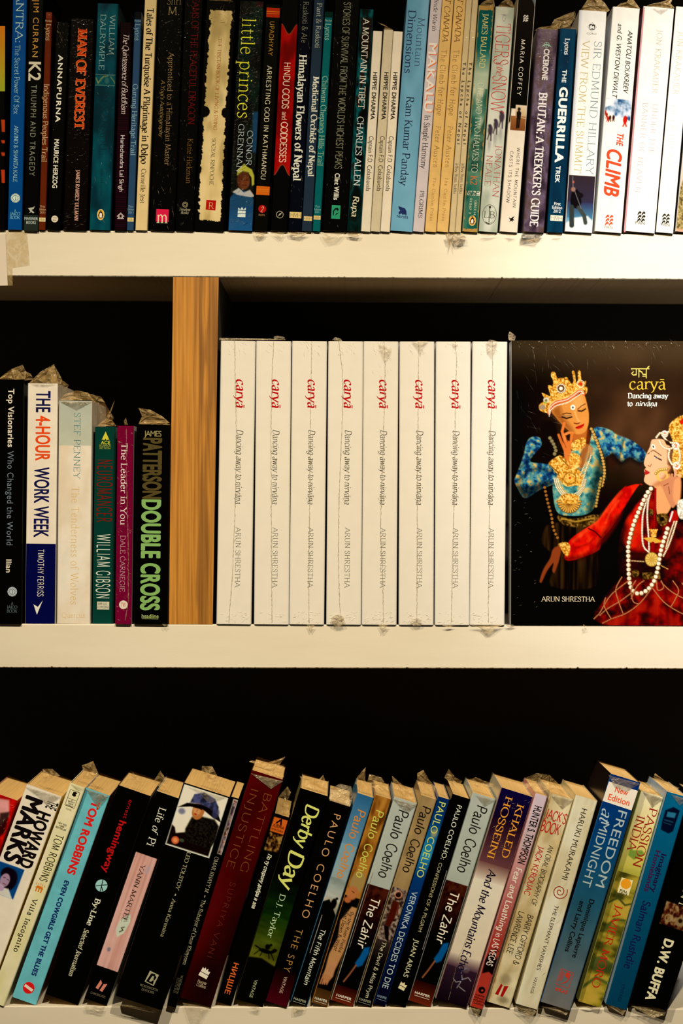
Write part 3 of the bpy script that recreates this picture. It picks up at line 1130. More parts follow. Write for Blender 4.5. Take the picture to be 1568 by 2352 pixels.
b = B1(88.5, 101, 0, 35, (13, 11, 10), 'black paperback with orange and grey capitals beside the bright blue one', ext=-45, wrap=.4)
b.text('JIM CURRAN', 'sans', -2, 131, .5, 12.5, (185, 130, 60), 'author_lettering', track=1.2)
b.text('K2', 'sansb', 142, 186, .5, 27, (205, 185, 145))
b.text('TRIUMPH AND TRAGEDY', 'sans', 195, 404, .48, 12.5, (120, 118, 100), track=1.25)
b.band(494, 530, (40, 46, 44))
b.shape(.5, 482, [[(-6, -8), (-2, -4), (-8, 4), (4, 6), (8, 9), (5, 2), (0, 0), (7, -6), (4, -8), (0, -5)]], (170, 160, 135))
b.text('MARINER', 'sansb', 502, 31, .5, 6.5, (165, 165, 150), 'publisher_lettering', 'flat')
b.text('BOOKS', 'sansb', 511, 22, .5, 6.5, (165, 165, 150), 'publisher_lettering', 'flat')


def lyons(b, title, ink, y0, y1, cap, tail=True):
    b.text('Pocket', 'sans', 48, 15, .5, 5, ink, 'series_lettering', 'flat')
    b.text('Lyons', 'serif', 55, 93, .5, 11.5, ink, 'author_lettering')
    b.text(title, 'serif', y0, y1, .5, cap, ink)
    if tail:
        for t, y, l in (('First', 474, 11), ('Edition', 481, 14), ('2011', 488, 12)):
            b.text(t, 'sans', y, l, .5, 5, ink, 'edition_lettering', 'flat')
    hmh(b, .5, 504.5, 14.5, 9)


b = B1(104, 120, 29, 15, (92, 38, 18), 'slim rust brown paperback with tan serif lettering, left end of the top shelf', wrap=.6)
b.band(28, 42, (110, 48, 28))
lyons(b, 'Indigenous Peoples Trail', (190, 150, 105), 193, 372, 12)

b = B1(138.5, 160, 52, 31, (7, 6, 6), 'black paperback with wide white capitals and a small round white mark', wrap=.6)
b.text('ANNAPURNA', 'sansb', 126, 281, .45, 10.5, (225, 205, 165), track=1.15)
b.text('MAURICE HERZOG', 'sansb', 320, 432, .44, 10.5, (222, 203, 165), 'author_lettering')
b.shape(.55, 503, [circ(7.8)], (215, 190, 150))
b.text('World', 'sans', 500, 9, .55, 3.5, (30, 25, 20), 'publisher_lettering', 'flat')
b.text('Book', 'sans', 505.5, 8, .55, 3.5, (30, 25, 20), 'publisher_lettering', 'flat')
b.ridges(50, 55, 110, 3, -1.0, .5, (5, 18), op=.5)

b = B1(199, 217, 44, 55, (16, 9, 8), 'thick dark brown paperback with orange-red outlined capitals', wrap=.7)
b.text('MAN OF EVEREST', 'fat', 65, 297, .52, 20.5, (222, 118, 52))
b.flat += 1
b.text('MAN OF EVEREST', 'fatin', 65.6, 296.4, .52, 20.5, (188, 58, 18))
b.text('JAMES RAMSEY ULLMAN', 'serifb', 390, 507, .55, 8.5, (190, 140, 120), 'author_lettering')
b.ridges(40, 480, 526, 4, .1, .4, (5, 20), op=.5)


def art(c):
    c.a[:] = c.mottle([(4, 42, 58), (6, 62, 84), (14, 76, 96)], 30, 60, 4)
    c.grad(c.y1 * .32, c.y1 * .366, (12, 74, 92), (12, 70, 88))
    c.line([(0, 164), (50, 164)], 1.3, (90, 125, 120)); c.line([(0, 188), (50, 188)], 1.3, (80, 115, 110))
    c.line([(3, 172), (8, 184), (14, 174), (20, 168), (30, 166)], 1.6, (150, 140, 70))
    c.line([(36, 168), (44, 178), (47, 184)], 1.6, (130, 130, 80))
    c.ell(28, 177, 5, 7, (70, 100, 100), op=.6)


b = B1(253, 272, 9, 48, (6, 62, 84), 'dark teal paperback with faded lettering and an oval bird mark', wrap=.6, painted=art)
b.text('WILLIAM', 'serifl', 34, 126, .74, 12, (150, 165, 150), 'author_lettering')
b.text('DALRYMPLE', 'serifl', 33, 160, .30, 12, (140, 165, 155), 'author_lettering')
b.text('IN XANADU', 'serifl', 212, 345, .5, 14, (10, 38, 48))
b.text('ISBN 0140107074', 'serif', 388, 450, .5, 5, (10, 45, 52), 'small_lettering')
penguin(b, .52, 493, 7.5, 12)
b.ridges(60, 30, 520, 5, -1.3, .3, (6, 26), op=.4)


def art(c):
    c.a[:] = (22, 9, 16)
    c.a[:] = c.a + (18, 5, 14) * (np.sin(c.gy * 2 * np.pi / 5.2)[..., None] > .2) * np.clip((c.gy - 60) / 200, .2, 1)[..., None]


b = B1(290, 303, 52, 28, (26, 10, 18), 'thin maroon paperback with fine purple stripes and white script', wrap=.5, painted=art)
b.text('The Quintessence of Buddhism', 'script', 80, 262, .55, 13, (200, 175, 160))
b.text('Harischandra Lal Singh', 'sans', 311, 440, .5, 9.5, (215, 190, 180), 'author_lettering')
b.shape(.5, 496, ring(5, 1.2, 4) + [rect(15, 1.5, 0, -6), rect(3, 5, -4, -3), rect(3, 5, 4, -3), [(-9, -1), (0, 8), (0, 6), (-7, -2)], [(9, -1), (0, 8), (0, 6), (7, -2)]], (185, 160, 150))

b = B1(306.5, 325, 28, 15.5, (45, 70, 110), 'slim slate blue paperback with pale lettering beside the tan one', wrap=.6)
b.band(27, 44, (18, 20, 24))
lyons(b, 'Gurung Heritage Trail', (125, 150, 165), 193, 357, 11)

b = B1(338, 360, 0, 27.5, (215, 180, 122), 'tan paperback with bold black serif lettering, tallest among dark books', ext=-22)
b.text('Tales of The Turquoise A Pilgrimage in Dolpo', 'serifb', 19, 377, .5, 14.5, (20, 16, 12))
b.text('Corneille Jest', 'serif', 388, 467, .5, 10.5, (30, 24, 18), 'author_lettering')

b = B1(400.5, 421, 0, 56, (11, 9, 8), 'thick black paperback with a small crimson square near its foot', ext=-40, wrap=.7)
b.text('Shri', 'serifl', 2, 32, .62, 17, (120, 105, 75), 'title_lettering', 'flat')
b.text('M.', 'serifl', 25, 26, .62, 18, (140, 122, 88), 'title_lettering', 'flat')
b.text('Apprenticed to a Himalayan Master', 'serifl', 120, 380, .60, 12, (150, 120, 80))
b.text("A Yogi's Autobiography", 'ital', 183, 316, .30, 8.5, (130, 105, 60))
b.shape(.48, 495, [rect(29, 29)], (200, 30, 75))
b.text('m', 'serif', 498.5, 25, .48, 28, (225, 195, 150), 'publisher_mark', 'flat')
b.ridges(90, 100, 525, 6, -1.4, .35, (5, 22), op=.45)

b = B1(444.5, 466, 0, 42, (10, 8, 7), 'black paperback with dark red capitals and brown author name', ext=-35, wrap=.7)
b.text('DREAMS OF THE PEACEFUL DRAGON', 'serif', -30, 286, .62, 15, (88, 14, 16))
b.text('Katie Hickman', 'serifl', 319, 421, .62, 12, (120, 85, 30), 'author_lettering')
b.shape(.48, 470, ring(6.5, 1.2) + ring(4, 1.2), (150, 135, 105))
b.text('Timeless', 'script', 481, 25, .48, 6.5, (165, 150, 120), 'publisher_lettering', 'flat')
b.text('Books', 'script', 488.5, 18, .48, 6.5, (165, 150, 120), 'publisher_lettering', 'flat')
b.ridges(50, 0, 525, 7, -1.4, .35, (5, 18), op=.45)


def art(c):
    n = c.noise(7, 7, 3, 3) - .5; n2 = c.noise(40, 60, 9, 2) - .5
    xl = 10 + n * 11 + n2 * 6; xr = c.x1 - 10 + n * 9 - n2 * 6
    m = (c.gx > xl) & (c.gx < xr) & (c.gy > 22 + n * 5) & (c.gy < 505 + n * 5)
    for sx, cy in ((9, 256), (c.x1 - 8, 256)):
        m &= ((c.gx - sx) / 13) ** 2 + ((c.gy - cy) / 13) ** 2 > 1
    P = c.mottle([(168, 142, 92), (206, 176, 118), (220, 190, 132)], 26, 70, 2)
    c.a[:] = np.where(m[..., None], P, (12, 10, 8))
    c.ell(46, 225, 5, 12, (150, 135, 95), 9, .6)


b = B1(514, 543, 4, 69, (12, 10, 8), 'wide black paperback whose spine shows a torn-edged cream strip', wrap=.6, painted=art)
b.text('THE TIBETAN BOOK OF LIVING & DYING', 'serif', 88, 299, .52, 8, (150, 85, 30))
b.text('SOGYAL RINPOCHE', 'serif', 318, 425, .50, 9, (85, 75, 55), 'author_lettering')
b.shape(.52, 471, [[(-11.5, -11), (11, -12), (11.5, 11), (-11, 11.5)]], (165, 22, 12))
b.text('R', 'serifl', 472.5, 13, .54, 14, (205, 165, 110), 'publisher_mark', 'flat')
b.ridges(70, 8, 60, 8, .4, .9, (5, 26), op=.45)
b.film([(476, 4), (500, 9), (538, 4), (520, -4), (484, -3)], 2, .3)


def art(c):
    c.a[:] = c.mottle([(6, 8, 8), (10, 20, 18), (16, 36, 32)], 22, 60, 6)
    W = c.x1
    c.poly([(W - 14, 255), (W + 2, 252), (W + 2, 350), (W - 10, 345), (W - 12, 300)], (22, 60, 110), 5)
    c.poly([(W - 20, 0), (W - 20, 14), (W - 2, 12), (W, 0)], (60, 15, 25), 6, .7)
    y = 395
    c.grad(455, c.y1, (24, 62, 120), (30, 82, 150))
    c.poly([(0, 455), (12, 440), (20, 432), (46, 440), (60, 460), (60, 470), (0, 478)], (28, 68, 120), 3)
    c.poly([(6, 440), (20, 430), (32, 440), (46, 433), (58, 448), (48, 450), (32, 448), (18, 446)], (170, 165, 165), 2)
    c.ell(30, 412, 15, 22, (78, 42, 24), 2)
    c.ell(34, 418, 10, 14, (110, 62, 36), 5, .7)
    c.ell(27, 410, 2, 1, (15, 10, 8)); c.ell(38, 411, 2, 1, (15, 10, 8)); c.line([(29, 424), (38, 423)], 1.8, (60, 20, 18)); c.ell(33, 418, 2, 2, (90, 50, 28))
    c.poly([(14, 402), (16, 388), (24, 380), (30, 374), (36, 380), (48, 386), (54, 400), (55, 420), (50, 425), (48, 405), (40, 394), (26, 392), (18, 400)], (165, 160, 60), 2)
    c.line([(18, 398), (28, 391), (42, 394)], 1.4, (70, 70, 20))


b = B1(580, 607, 4, 57, (8, 12, 12), 'glossy black-green paperback with yellow lettering and a boy in a yellow hat', wrap=1.0, painted=art)
b.text('little princes', 'serifl', 43, 271, .42, 31, (205, 195, 45), label='yellow lettering')
b.text('CONOR', 'serifl', 300, 382, .70, 12.5, (165, 175, 180), 'author_lettering')
b.text('GRENNAN', 'serifl', 285, 395, .33, 12.5, (175, 180, 175), 'author_lettering')
b.shape(.52, 490, [rect(18, 7, 0, -5), rect(18, 6, 0, 3), [(-9, 8), (-8, 13), (-3, 9), (0, 15), (4, 9), (9, 14), (9, 8)]], (205, 210, 215))
b.ridges(330, 20, 528, 9, .75, .35, (5, 20), h=.0008, wd=.45, op=.55)

b = B1(614.5, 644, 11, 32, (16, 17, 15), 'dark charcoal paperback with an orange band near each end', wrap=.5)
for y0, y1, cc in ((18, 40, (165, 45, 18)), (428, 448, (195, 95, 25))):
    b.band(y0, y1, cc)
    b.band((y0 + y1) / 2 - 3, (y0 + y1) / 2 - 1.5, (205, 120, 40)); b.band((y0 + y1) / 2 + 2, (y0 + y1) / 2 + 3, (205, 120, 40))
b.text('UPADHYAY', 'cond', 50, 128, .48, 10, (165, 120, 45), 'author_lettering')
b.text('ARRESTING GOD IN KATHMANDU', 'cond', 151, 412, .47, 10.5, (205, 190, 155))
b.shape(.52, 480, [circ(9)], (165, 18, 16))
b.text('2', 'script', 481, 7, .52, 12, (225, 190, 150), 'publisher_mark', 'flat')
b.text('RUPA', 'serif', 494, 15, .52, 4, (160, 120, 80), 'publisher_lettering', 'flat')


def art(c):
    c.a[:] = (11, 7, 6)
    W = c.x1
    P = [(0, 80)]
    top = [(W * t, 76 + 24 * math.sin(math.pi * t) ** 2) for t in [k / 10 for k in range(11)]]
    bot = [(W * (1 - t), 425 - 26 * math.sin(math.pi * t) ** 2) for t in [k / 10 for k in range(11)]]
    c.poly(top + bot, c.mottle([(95, 12, 8), (135, 14, 12), (160, 20, 18)], 20, 50, 3))
    for L in (top, bot): c.line(L, 1.5, (150, 75, 45))


b = B1(660, 687, -4, 39, (11, 7, 6), 'black paperback with a notched crimson panel and white capitals', ext=-20, wrap=.4, painted=art)
b.text('HINDU GODS', 'geo', 144, 250, .5, 14.5, (225, 190, 160), track=1)
b.text('and', 'sans', 257, 275, .48, 12, (215, 180, 150), track=1)
b.text('GODDESSES', 'geo', 280, 373, .5, 14.5, (225, 190, 160), track=-2)
b.shape(.5, 493, ring(8.5, 1.2) + [[(-5, -5), (2, 0), (5, 6), (-1, 2), (-3, -2)]], (170, 160, 140))

b = B1(691.5, 718, 0, 30, (12, 17, 30), 'very dark navy paperback with large white serif lettering', ext=-25, wrap=.6)
b.text('Raskoti & Ale', 'serifl', 4, 98, .5, 12, (135, 135, 120), 'author_lettering')
b.text('Himalayan Flowers of Nepal', 'serifb', 125, 416, .48, 17, (215, 208, 185))
hmh(b, .5, 494, 27, 14)
b.ridges(60, 100, 525, 11, -1.3, .3, (6, 20), op=.45)

b = B1(716, 745, 0, 23.5, (38, 52, 80), 'slate blue paperback with two sizes of white serif lettering', ext=-25, wrap=.5)
b.text('Pant & Raskoti', 'serif', 7, 110, .55, 11, (150, 155, 145), 'author_lettering')
b.text('Medicinal Orchids of Nepal', 'serifb', 175, 406, .60, 13, (210, 203, 180))
hmh(b, .55, 502, 19, 10)

b = B1(735, 764, 28, 17.5, (10, 92, 112), 'slim turquoise paperback with a dark head band', wrap=.5)
b.band(27, 40, (12, 42, 40))
b.text('Pocket', 'sans', 47, 16, .5, 5, (140, 170, 160), 'series_lettering', 'flat')
b.text('Lyons', 'serif', 54, 92, .5, 12, (140, 175, 165), 'author_lettering')
b.text('Chitwan Chepang Hills Trail', 'serif', 175, 381, .5, 12, (140, 170, 155))
for t, y, l in (('First', 474, 10), ('Edition', 481, 15), ('2011', 487, 12)):
    b.text(t, 'sans', y, l, .5, 5, (120, 165, 170), 'edition_lettering', 'flat')
hmh(b, .5, 500, 16, 9)

b = B1(796.5, 826, 0, 56, (13, 12, 10), 'thick black paperback with tall grey condensed capitals', ext=-15, wrap=.7)
b.text("STORIES OF SURVIVAL FROM THE WORLD'S HIGHEST PEAKS", 'cond', 5, 388, .50, 15.5, (120, 120, 108), track=1)
b.text('Clint Willis', 'sansb', 398, 459, .48, 11, (225, 215, 190), 'author_lettering')
b.shape(.5, 487, [rect(20, 31)], (45, 145, 120))
b.shape(.5, 487, [[(-6, -10), (-7, 2), (-2, 9), (4, 10), (7, 6), (4, 2), (0, 6), (-4, 2), (-4, -6)], [(-2, -9), (2, -2), (7, -1), (3, -5)]], (12, 28, 26))
b.ridges(80, 0, 528, 12, -1.35, .3, (8, 30), op=.4)


def art(c):
    c.a[:] = c.mottle([(8, 12, 12), (16, 30, 32), (12, 62, 78), (16, 92, 118), (40, 22, 18)], 16, 40, 14)
    m = np.clip((c.gy - 380) / 80, 0, 1)[..., None] * .75
    c.a[:] = c.a * (1 - m) + np.array((10, 26, 26)) * m
    c.poly([(0, 20), (31, 20), (31, 110), (14, 120), (6, 80)], (34, 14, 10), 8, .8)


b = B1(828, 858, 22, 31, (12, 60, 76), 'mottled teal and brown paperback with white capitals', wrap=.6, painted=art)
b.text('A MOUNTAIN IN TIBET', 'serif', 41, 250, .5, 14, (215, 205, 185))
b.text('CHARLES ALLEN', 'serif', 268, 427, .5, 14, (200, 205, 200), 'author_lettering')
b.text('Rupa', 'scriptb', 451, 498, .5, 13, (205, 195, 165), 'publisher_lettering')

for i, (xb, xt, yt, w, lab, cc) in enumerate([
        (850, 878, 72, 22, 'slim cream paperback left of two others alike, beside the teal one', (225, 208, 180)),
        (872.5, 903, 69, 22.5, 'slim cream paperback in cloudy plastic between two others alike', (205, 188, 158)),
        (895, 925, 73, 22, 'slim cream paperback right of two others alike, against the sky blue one', (232, 214, 185))]):
    b = B1(xb, xt, yt, w, cc, lab, wrap=.8 if i == 1 else 0)
    b.text('HIPPIE DHARMA', 'sansb', 166, 275, (.5, .58, .5)[i], 9.5, (22, 18, 15))
    b.text('Captain F.D. Colaabavala', 'sans', 313, 439, (.5, .6, .5)[i], 10.5, (45, 38, 30), 'author_lettering')
    if i == 1:
        b.ridges(60, 75, 530, 13, 1.45, .2, (8, 40), op=.35)
        b.film([(880, 68), (886, 58), (868, 52), (880, 57), (893, 63), (903, 68)], 5, .4)


def art(c):
    c.a[:] = c.mottle([(98, 150, 195), (112, 165, 208), (130, 178, 215)], 60, 200, 2)
    m = np.clip((c.gy - 330) / 260, 0, 1)[..., None] * .35
    c.a[:] = c.a * (1 - m) + np.array((80, 148, 200)) * m


b = B1(947, 986, 0, 51, (115, 165, 208), 'wide sky blue paperback with navy lettering', ext=-18, wrap=.5, painted=art)
b.text('Mountain', 'serifl', 41, 153, .70, 16, (60, 78, 125))
b.text('Dimensions', 'serif', 23, 168, .27, 17, (40, 55, 110))
b.text('Ram Kumar Panday', 'serif', 222, 428, .46, 17, (20, 32, 75), 'author_lettering')
b.shape(.5, 484, [[(-11, 10), (-4, 8), (4, 6), (8, 0), (9, -10), (3, -8), (0, -10), (-3, -6), (-8, -10), (-10, -4), (-6, 0), (-10, 4)]], (35, 50, 125))
b.text('Nirala', 'sans', 497.5, 26, .5, 7.5, (30, 45, 110), 'publisher_lettering', 'flat')

b = B1(973.5, 1015, 0, 26.5, (208, 194, 196), 'pale lilac-white paperback with shadowed orange capitals', ext=-70, wrap=.5)
b.text('and Dietlinde Warth', 'ital', -55, 71, .5, 9.5, (55, 48, 55), 'author_lettering')
b.text('MAKALU', 'sansb', 101, 258, .58, 17, (228, 120, 70), track=1.1)
b.flat += 1
b.text('MAKALU', 'sansb', 99, 256, .50, 17, (235, 225, 222), track=1.1)
b.text('In Simple Harmony', 'serif', 265, 388, .5, 13, (25, 25, 30))
b.text('PILGRIMS', 'serif', 438, 500, .55, 9, (45, 40, 42), 'publisher_lettering')

for i, (xb, xt, w) in enumerate([(1001.5, 1042, 27), (1029, 1070, 26.5)]):
    b = B1(xb, xt, 0, w, (226, 184, 116), ('golden tan paperback with spaced brown lettering, the left of an identical pair',
                                             'golden tan paperback with spaced brown lettering, the right of an identical pair')[i], ext=-90, wear=.5)
    b.text('EVEREST CANADA', 'ital', -75, 97, .5, 13, (110, 75, 40))
    b.text('The Climb for Hope', 'serifl', 115, 265, .5, 12.5, (95, 70, 38), track=12)
    b.text('Peter Austen', 'serifl', 290, 385, .5, 11.5, (95, 70, 38), 'author_lettering', track=12)
    b.text('The Caitlin Press', 'serifl', 408, 507, .5, 7, (110, 78, 40), 'publisher_lettering', track=16)

for i, (xb, xt, w) in enumerate([(1044.3, 1084, 13.5), (1058, 1098, 13.3)]):
    b = B1(xb, xt, 0, w, (208, 186, 146), ('thin cream booklet in clear plastic, the left of an identical pair',
                                            'thin cream booklet in clear plastic, the right of an identical pair')[i], ext=-25, wrap=.8)
    b.text('The Lapcha of Nepal', 'sansb', 143, 331, .5, 6.5, (25, 20, 18), track=1.7)
    b.text('Jeffrey, Shanti, Juddha', 'serif', 375, 445, .5, 6.5, (45, 35, 28), 'author_lettering')
    if i == 0:
        b.film([(1022, 537), (1027, 556), (1033, 570), (1040, 548), (1044, 537)], -4, .75, 3, 'plastic_tail', (.55, .42, .24))
        b.film([(1040, 537), (1036, 552), (1046, 561), (1066, 556), (1071, 546), (1060, 537)], -5, .7, 4, 'plastic_tail', (.62, .50, .32))


def art(c):
    W = c.x1
    c.a[:] = c.mottle([(40, 92, 98), (96, 140, 134), (165, 180, 160), (205, 205, 180)], 22, 60, 5)
    c.grad(0, 96, (8, 84, 104), (16, 98, 116))
    t = np.clip((c.gy - 96) / 60, 0, 1)[..., None]
    u = np.clip((c.gy - 300) / 120, 0, 1)[..., None]
    sky = np.array((175, 190, 170)); m = ((c.gy > 90) & (c.gy < 190))[..., None]
    c.a[:] = np.where(m, sky * t + np.array((16, 98, 116)) * (1 - t), c.a)
    c.a[:] = c.a * (1 - u * .75) + np.array((22, 88, 92)) * u * .75
    c.poly([(0, 330), (20, 290), (37, 250), (37, 380), (0, 380)], c.mottle([(14, 50, 55), (60, 110, 105)], 10, 16, 8), 6, .8)
    n = c.noise(9, 9, 2)
    e = (c.gx < 2.2 + n * 3 - 1) | (c.gx > W - 2.2 - n * 3 + 1) | (c.gy < 7 + n * 5) | (c.gy > c.y1 - 5 - n * 5)
    c.a[e] = (176, 140, 82)


b = B1(1097, 1135, 15, 36.5, (70, 120, 118), 'teal paperback with browned edges and a mountain picture', wrap=.5, painted=art, wear=.6)
b.text('JAMES BALLARD', 'serif', 31, 156, .5, 12.5, (222, 205, 130), 'author_lettering')
b.text('ONE AND TWO HALVES TO', 'serifl', 190, 396, .5, 13, (225, 225, 195))
b.text('K2', 'serif', 404, 424, .5, 14, (215, 110, 60))
for i in (-1, 0, 1):
    b.shape(.55, 444, [[(-4 + i * 10, -5), (4 + i * 10, -5), (5.5 + i * 10, 5), (-2.5 + i * 10, 5)]], (220, 215, 190))
b.text('BBC', 'chunk', 444, 25, .56, 7, (30, 80, 84), 'publisher_mark', 'flat')
b.text('ISBN 0 14', 'sans', 461, 494, .72, 5, (200, 200, 170), 'small_lettering')
b.text('01567 2', 'sans', 455, 492, .42, 5, (200, 200, 170), 'small_lettering')
penguin(b, .6, 507, 7.5, 11, (225, 165, 70))
b.film([(1100, 15), (1108, 5), (1130, -6), (1134, -2), (1136, 16)], 5, .45)


def art(c):
    c.a[:] = c.mottle([(168, 178, 168), (196, 200, 186), (214, 214, 198)], 26, 50, 5)
    for (x, y, s) in ((33, 252, 1.3), (21, 270, 1.15), (9, 284, 1.2)):
        c.ell(x, y, 4.5 * s, 9 * s, (70, 62, 92), 3); c.ell(x - 2, y - 8 * s, 3 * s, 3 * s, (60, 52, 84), 2)
        c.line([(x + 2, y + 6 * s), (x + 3, y + 20 * s)], 3, (60, 52, 84)); c.line([(x - 2, y + 6 * s), (x - 5, y + 18 * s)], 2.6, (60, 52, 84))
        c.ell(x, y + 27 * s, 3.5, 14, (150, 150, 165), 5, .7)


b = B1(1142, 1181, 18, 43, (192, 196, 182), 'pale grey-green paperback with tall red capitals and tiny climbers', wrap=.5, painted=art)
b.text('TIGERS', 'serifl', 54, 148, .50, 32, (190, 72, 78))
b.text('of', 'script', 143, 152, .42, 14, (190, 72, 78))
b.text('the', 'script', 154, 174, .48, 16, (195, 82, 84))
b.text('SNOW', 'serifl', 174, 260, .50, 31, (190, 72, 78))
b.text('JONATHAN', 'serifl', 333, 452, .74, 14, (165, 60, 66), 'author_lettering')
b.text('NEALE', 'serifl', 357, 426, .28, 14, (165, 60, 66), 'author_lettering')
b.shape(.5, 37, ring(4, .9, cy=-4, ry=8) + [[(-10, 4), (0, 1), (10, 4), (0, 2.5)]], (150, 130, 165))
b.shape(.5, 493, ring(16.5, .9, ry=23), (60, 60, 50))
b.text('LB', 'serifl', 493, 25, .5, 15, (60, 60, 50), 'publisher_mark', 'flat')
b.shape(.5, 493, [rect(1.6, 36, 0, 0), [(-9, -16), (0, -20), (10, -15), (4, -19), (0, -22), (-6, -20)], [(-3, 18), (0, 21), (3, 18), (0, 12)]], (50, 52, 44))
b.film([(1141, 18), (1150, 6), (1166, -5), (1176, 4), (1181, 18)], 5, .4)


def art(c):
    W = c.x1
    c.a[:] = (232, 218, 194)
    yk = 240 - 13
    c.grad(0, yk + 40, (24, 20, 18), (10, 8, 8))
    c.poly([(W - 16, -2), (W - 10, 12), (W - 4, 22), (W + 2, 40), (W + 2, -2)], (95, 110, 140), 2)
    y0 = yk + 22 + 8
    c.grad(y0, y0 + 26, (225, 205, 175), (196, 168, 132), x0=W * .36)
    c.grad(y0 + 26, y0 + 60, (150, 100, 62), (118, 72, 44), x0=W * .12)
    c.line([(W * .4, y0 + 28), (W, y0 + 30)], 1.4, (225, 205, 180))
    c.ell(W * .55, y0 + 10, 3.4, 4, (30, 24, 22)); c.poly([(W * .42, y0 + 17), (W * .55, y0 + 12), (W * .69, y0 + 18), (W * .66, y0 + 34), (W * .46, y0 + 34)], (26, 22, 22))
    c.line([(W * .50, y0 + 32), (W * .50, y0 + 53)], 4, (26, 22, 22)); c.line([(W * .61, y0 + 32), (W * .60, y0 + 52)], 4, (26, 22, 22))
    c.poly([(-1, y0), (W * .12, y0 + 4), (W * .10, y0 + 40), (-1, y0 + 48)], (20, 16, 16), 2)


b = B1(1188, 1230, 0, 41, (228, 214, 190), 'black-topped cream paperback with a small beach photograph mid-spine', ext=-14, painted=art)
b.text('MARIA COFFEY', 'cond', 91, 219, .48, 9, (232, 222, 200), 'author_lettering', track=16)
b.text('WHERE THE MOUNTAIN', 'cond', 339, 476, .70, 7, (52, 46, 40), track=14)
b.text('CASTS ITS SHADOW', 'cond', 347, 466, .33, 7, (52, 46, 40), track=14)
panmark(b, .52, 42, .62, (225, 215, 200))
b.shape(.62, 504, [[(-6, -6), (-3, -2), (-7, 4), (-2, 2), (2, 6), (6, 8), (3, 2), (6, -2), (2, -2), (4, -6), (0, -3)]], (30, 26, 24))


def art(c):
    c.a[:] = c.mottle([(48, 38, 64), (78, 66, 100), (104, 92, 132), (88, 72, 84)], 20, 34, 5, 4)
    c.ell(26, 36, 20, 30, (116, 100, 116), 25, .5)


b = B1(1249, 1282, 69, 49, (82, 68, 102), 'mottled purple paperback with large white capitals down its spine', wrap=.9, painted=art, r=2.2)
b.text('CICERONE', 'chunk', 112, 184, .52, 12, (220, 212, 205), 'publisher_lettering')
b.text("BHUTAN: A TREKKER'S GUIDE", 'serifb', 212, 520, .50, 18, (230, 222, 215))
b.shape(.5, 103, ring(6.5, 1) + [[(-12, -5), (-2, -1), (2, -1), (12, -5), (6, 1), (0, 2), (-6, 1)], rect(1, 12, 0, 1)], (150, 185, 175))
b.film([(1227, 70), (1240, 62), (1262, 60), (1288, 44), (1278, 60), (1282, 70)], 4, .5)
b.film([(1262, 64), (1272, 45), (1296, 34), (1320, 26), (1316, 45), (1304, 60), (1284, 66)], 14, .4)
b.film([(1197, 538), (1196, 554), (1218, 551), (1240, 546), (1247, 538)], -6, .95, 1.2, 'plastic_tail', (.05, .04, .035))
b.film([(1196, 552), (1215, 556), (1232, 557), (1238, 547), (1215, 549)], -6, .45, 1.2, 'plastic_tail')


def art(c):
    c.a[:] = c.mottle([(8, 48, 92), (10, 56, 104), (16, 64, 114)], 20, 90, 5)


b = B1(1292, 1323, 67, 37, (10, 56, 104), 'deep blue paperback with heavy white capitals, right part of the top shelf', wrap=.6, painted=art)
b.text('Lyons', 'serifb', 88, 126, .5, 10.5, (215, 220, 218), 'author_lettering')
b.text('THE', 'sansb', 160, 190, .45, 9.5, (235, 238, 238))
b.text('GUERRILLA', 'chunk', 200, 374, .47, 18, (235, 238, 238))
b.text('TREK', 'sansb', 381, 420, .45, 10, (235, 238, 238))
for t, y, l in (('First', 468, 15), ('Edition', 476.5, 23), ('2012', 485, 17)):
    b.text(t, 'sansb', y, l, .55, 7, (215, 220, 220), 'edition_lettering', 'flat')
hmh(b, .55, 501, 28, 13, (235, 225, 200))
b.film([(1289, 67), (1296, 60), (1305, 52), (1309, 60), (1322, 67)], 4, .5)
b.film([(1304, 54), (1316, 40), (1322, 28), (1320, 44), (1308, 60)], 8, .35)


def art(c):
    W = c.x1; H = c.y1
    c.a[:] = (246, 243, 238)
    m = np.clip((9 - c.gx) / 8, 0, 1)[..., None] * (c.gy < 420)[..., None]  # bluish shade down the left edge, painted into the spine colour
    c.a[:] = c.a * (1 - m * .6) + np.array((165, 172, 195)) * m * .6
    y0 = 379
    c.grad(y0, y0 + 62, (52, 44, 62), (52, 50, 92)); c.grad(y0 + 62, y0 + 98, (52, 60, 120), (72, 130, 190)); c.grad(y0 + 98, H, (90, 150, 205), (225, 235, 240))
    c.poly([(0, y0 + 112), (20, y0 + 98), (50, y0 + 92), (W, y0 + 104), (W, H), (0, H)], (232, 236, 236), 4)
    # climber holding a pole
    c.poly([(10, y0 + 38), (22, y0 + 32), (30, y0 + 42), (34, y0 + 62), (30, y0 + 78), (10, y0 + 74), (8, y0 + 56)], (20, 18, 26), 2)
    c.ell(30, y0 + 46, 7, 6, (24, 22, 32)); c.ell(13, y0 + 33, 5, 5.5, (150, 110, 105), 2)
    c.line([(12, y0 + 74), (15, y0 + 116)], 11, (52, 62, 78)); c.line([(28, y0 + 74), (42, y0 + 92), (46, y0 + 108)], 9, (62, 72, 86))
    c.line([(10, y0 + 4), (12, y0 + 26), (34, y0 + 76)], 1.5, (120, 125, 150))
    c.ell(12, y0 + 16, 2.5, 3, (165, 100, 95))


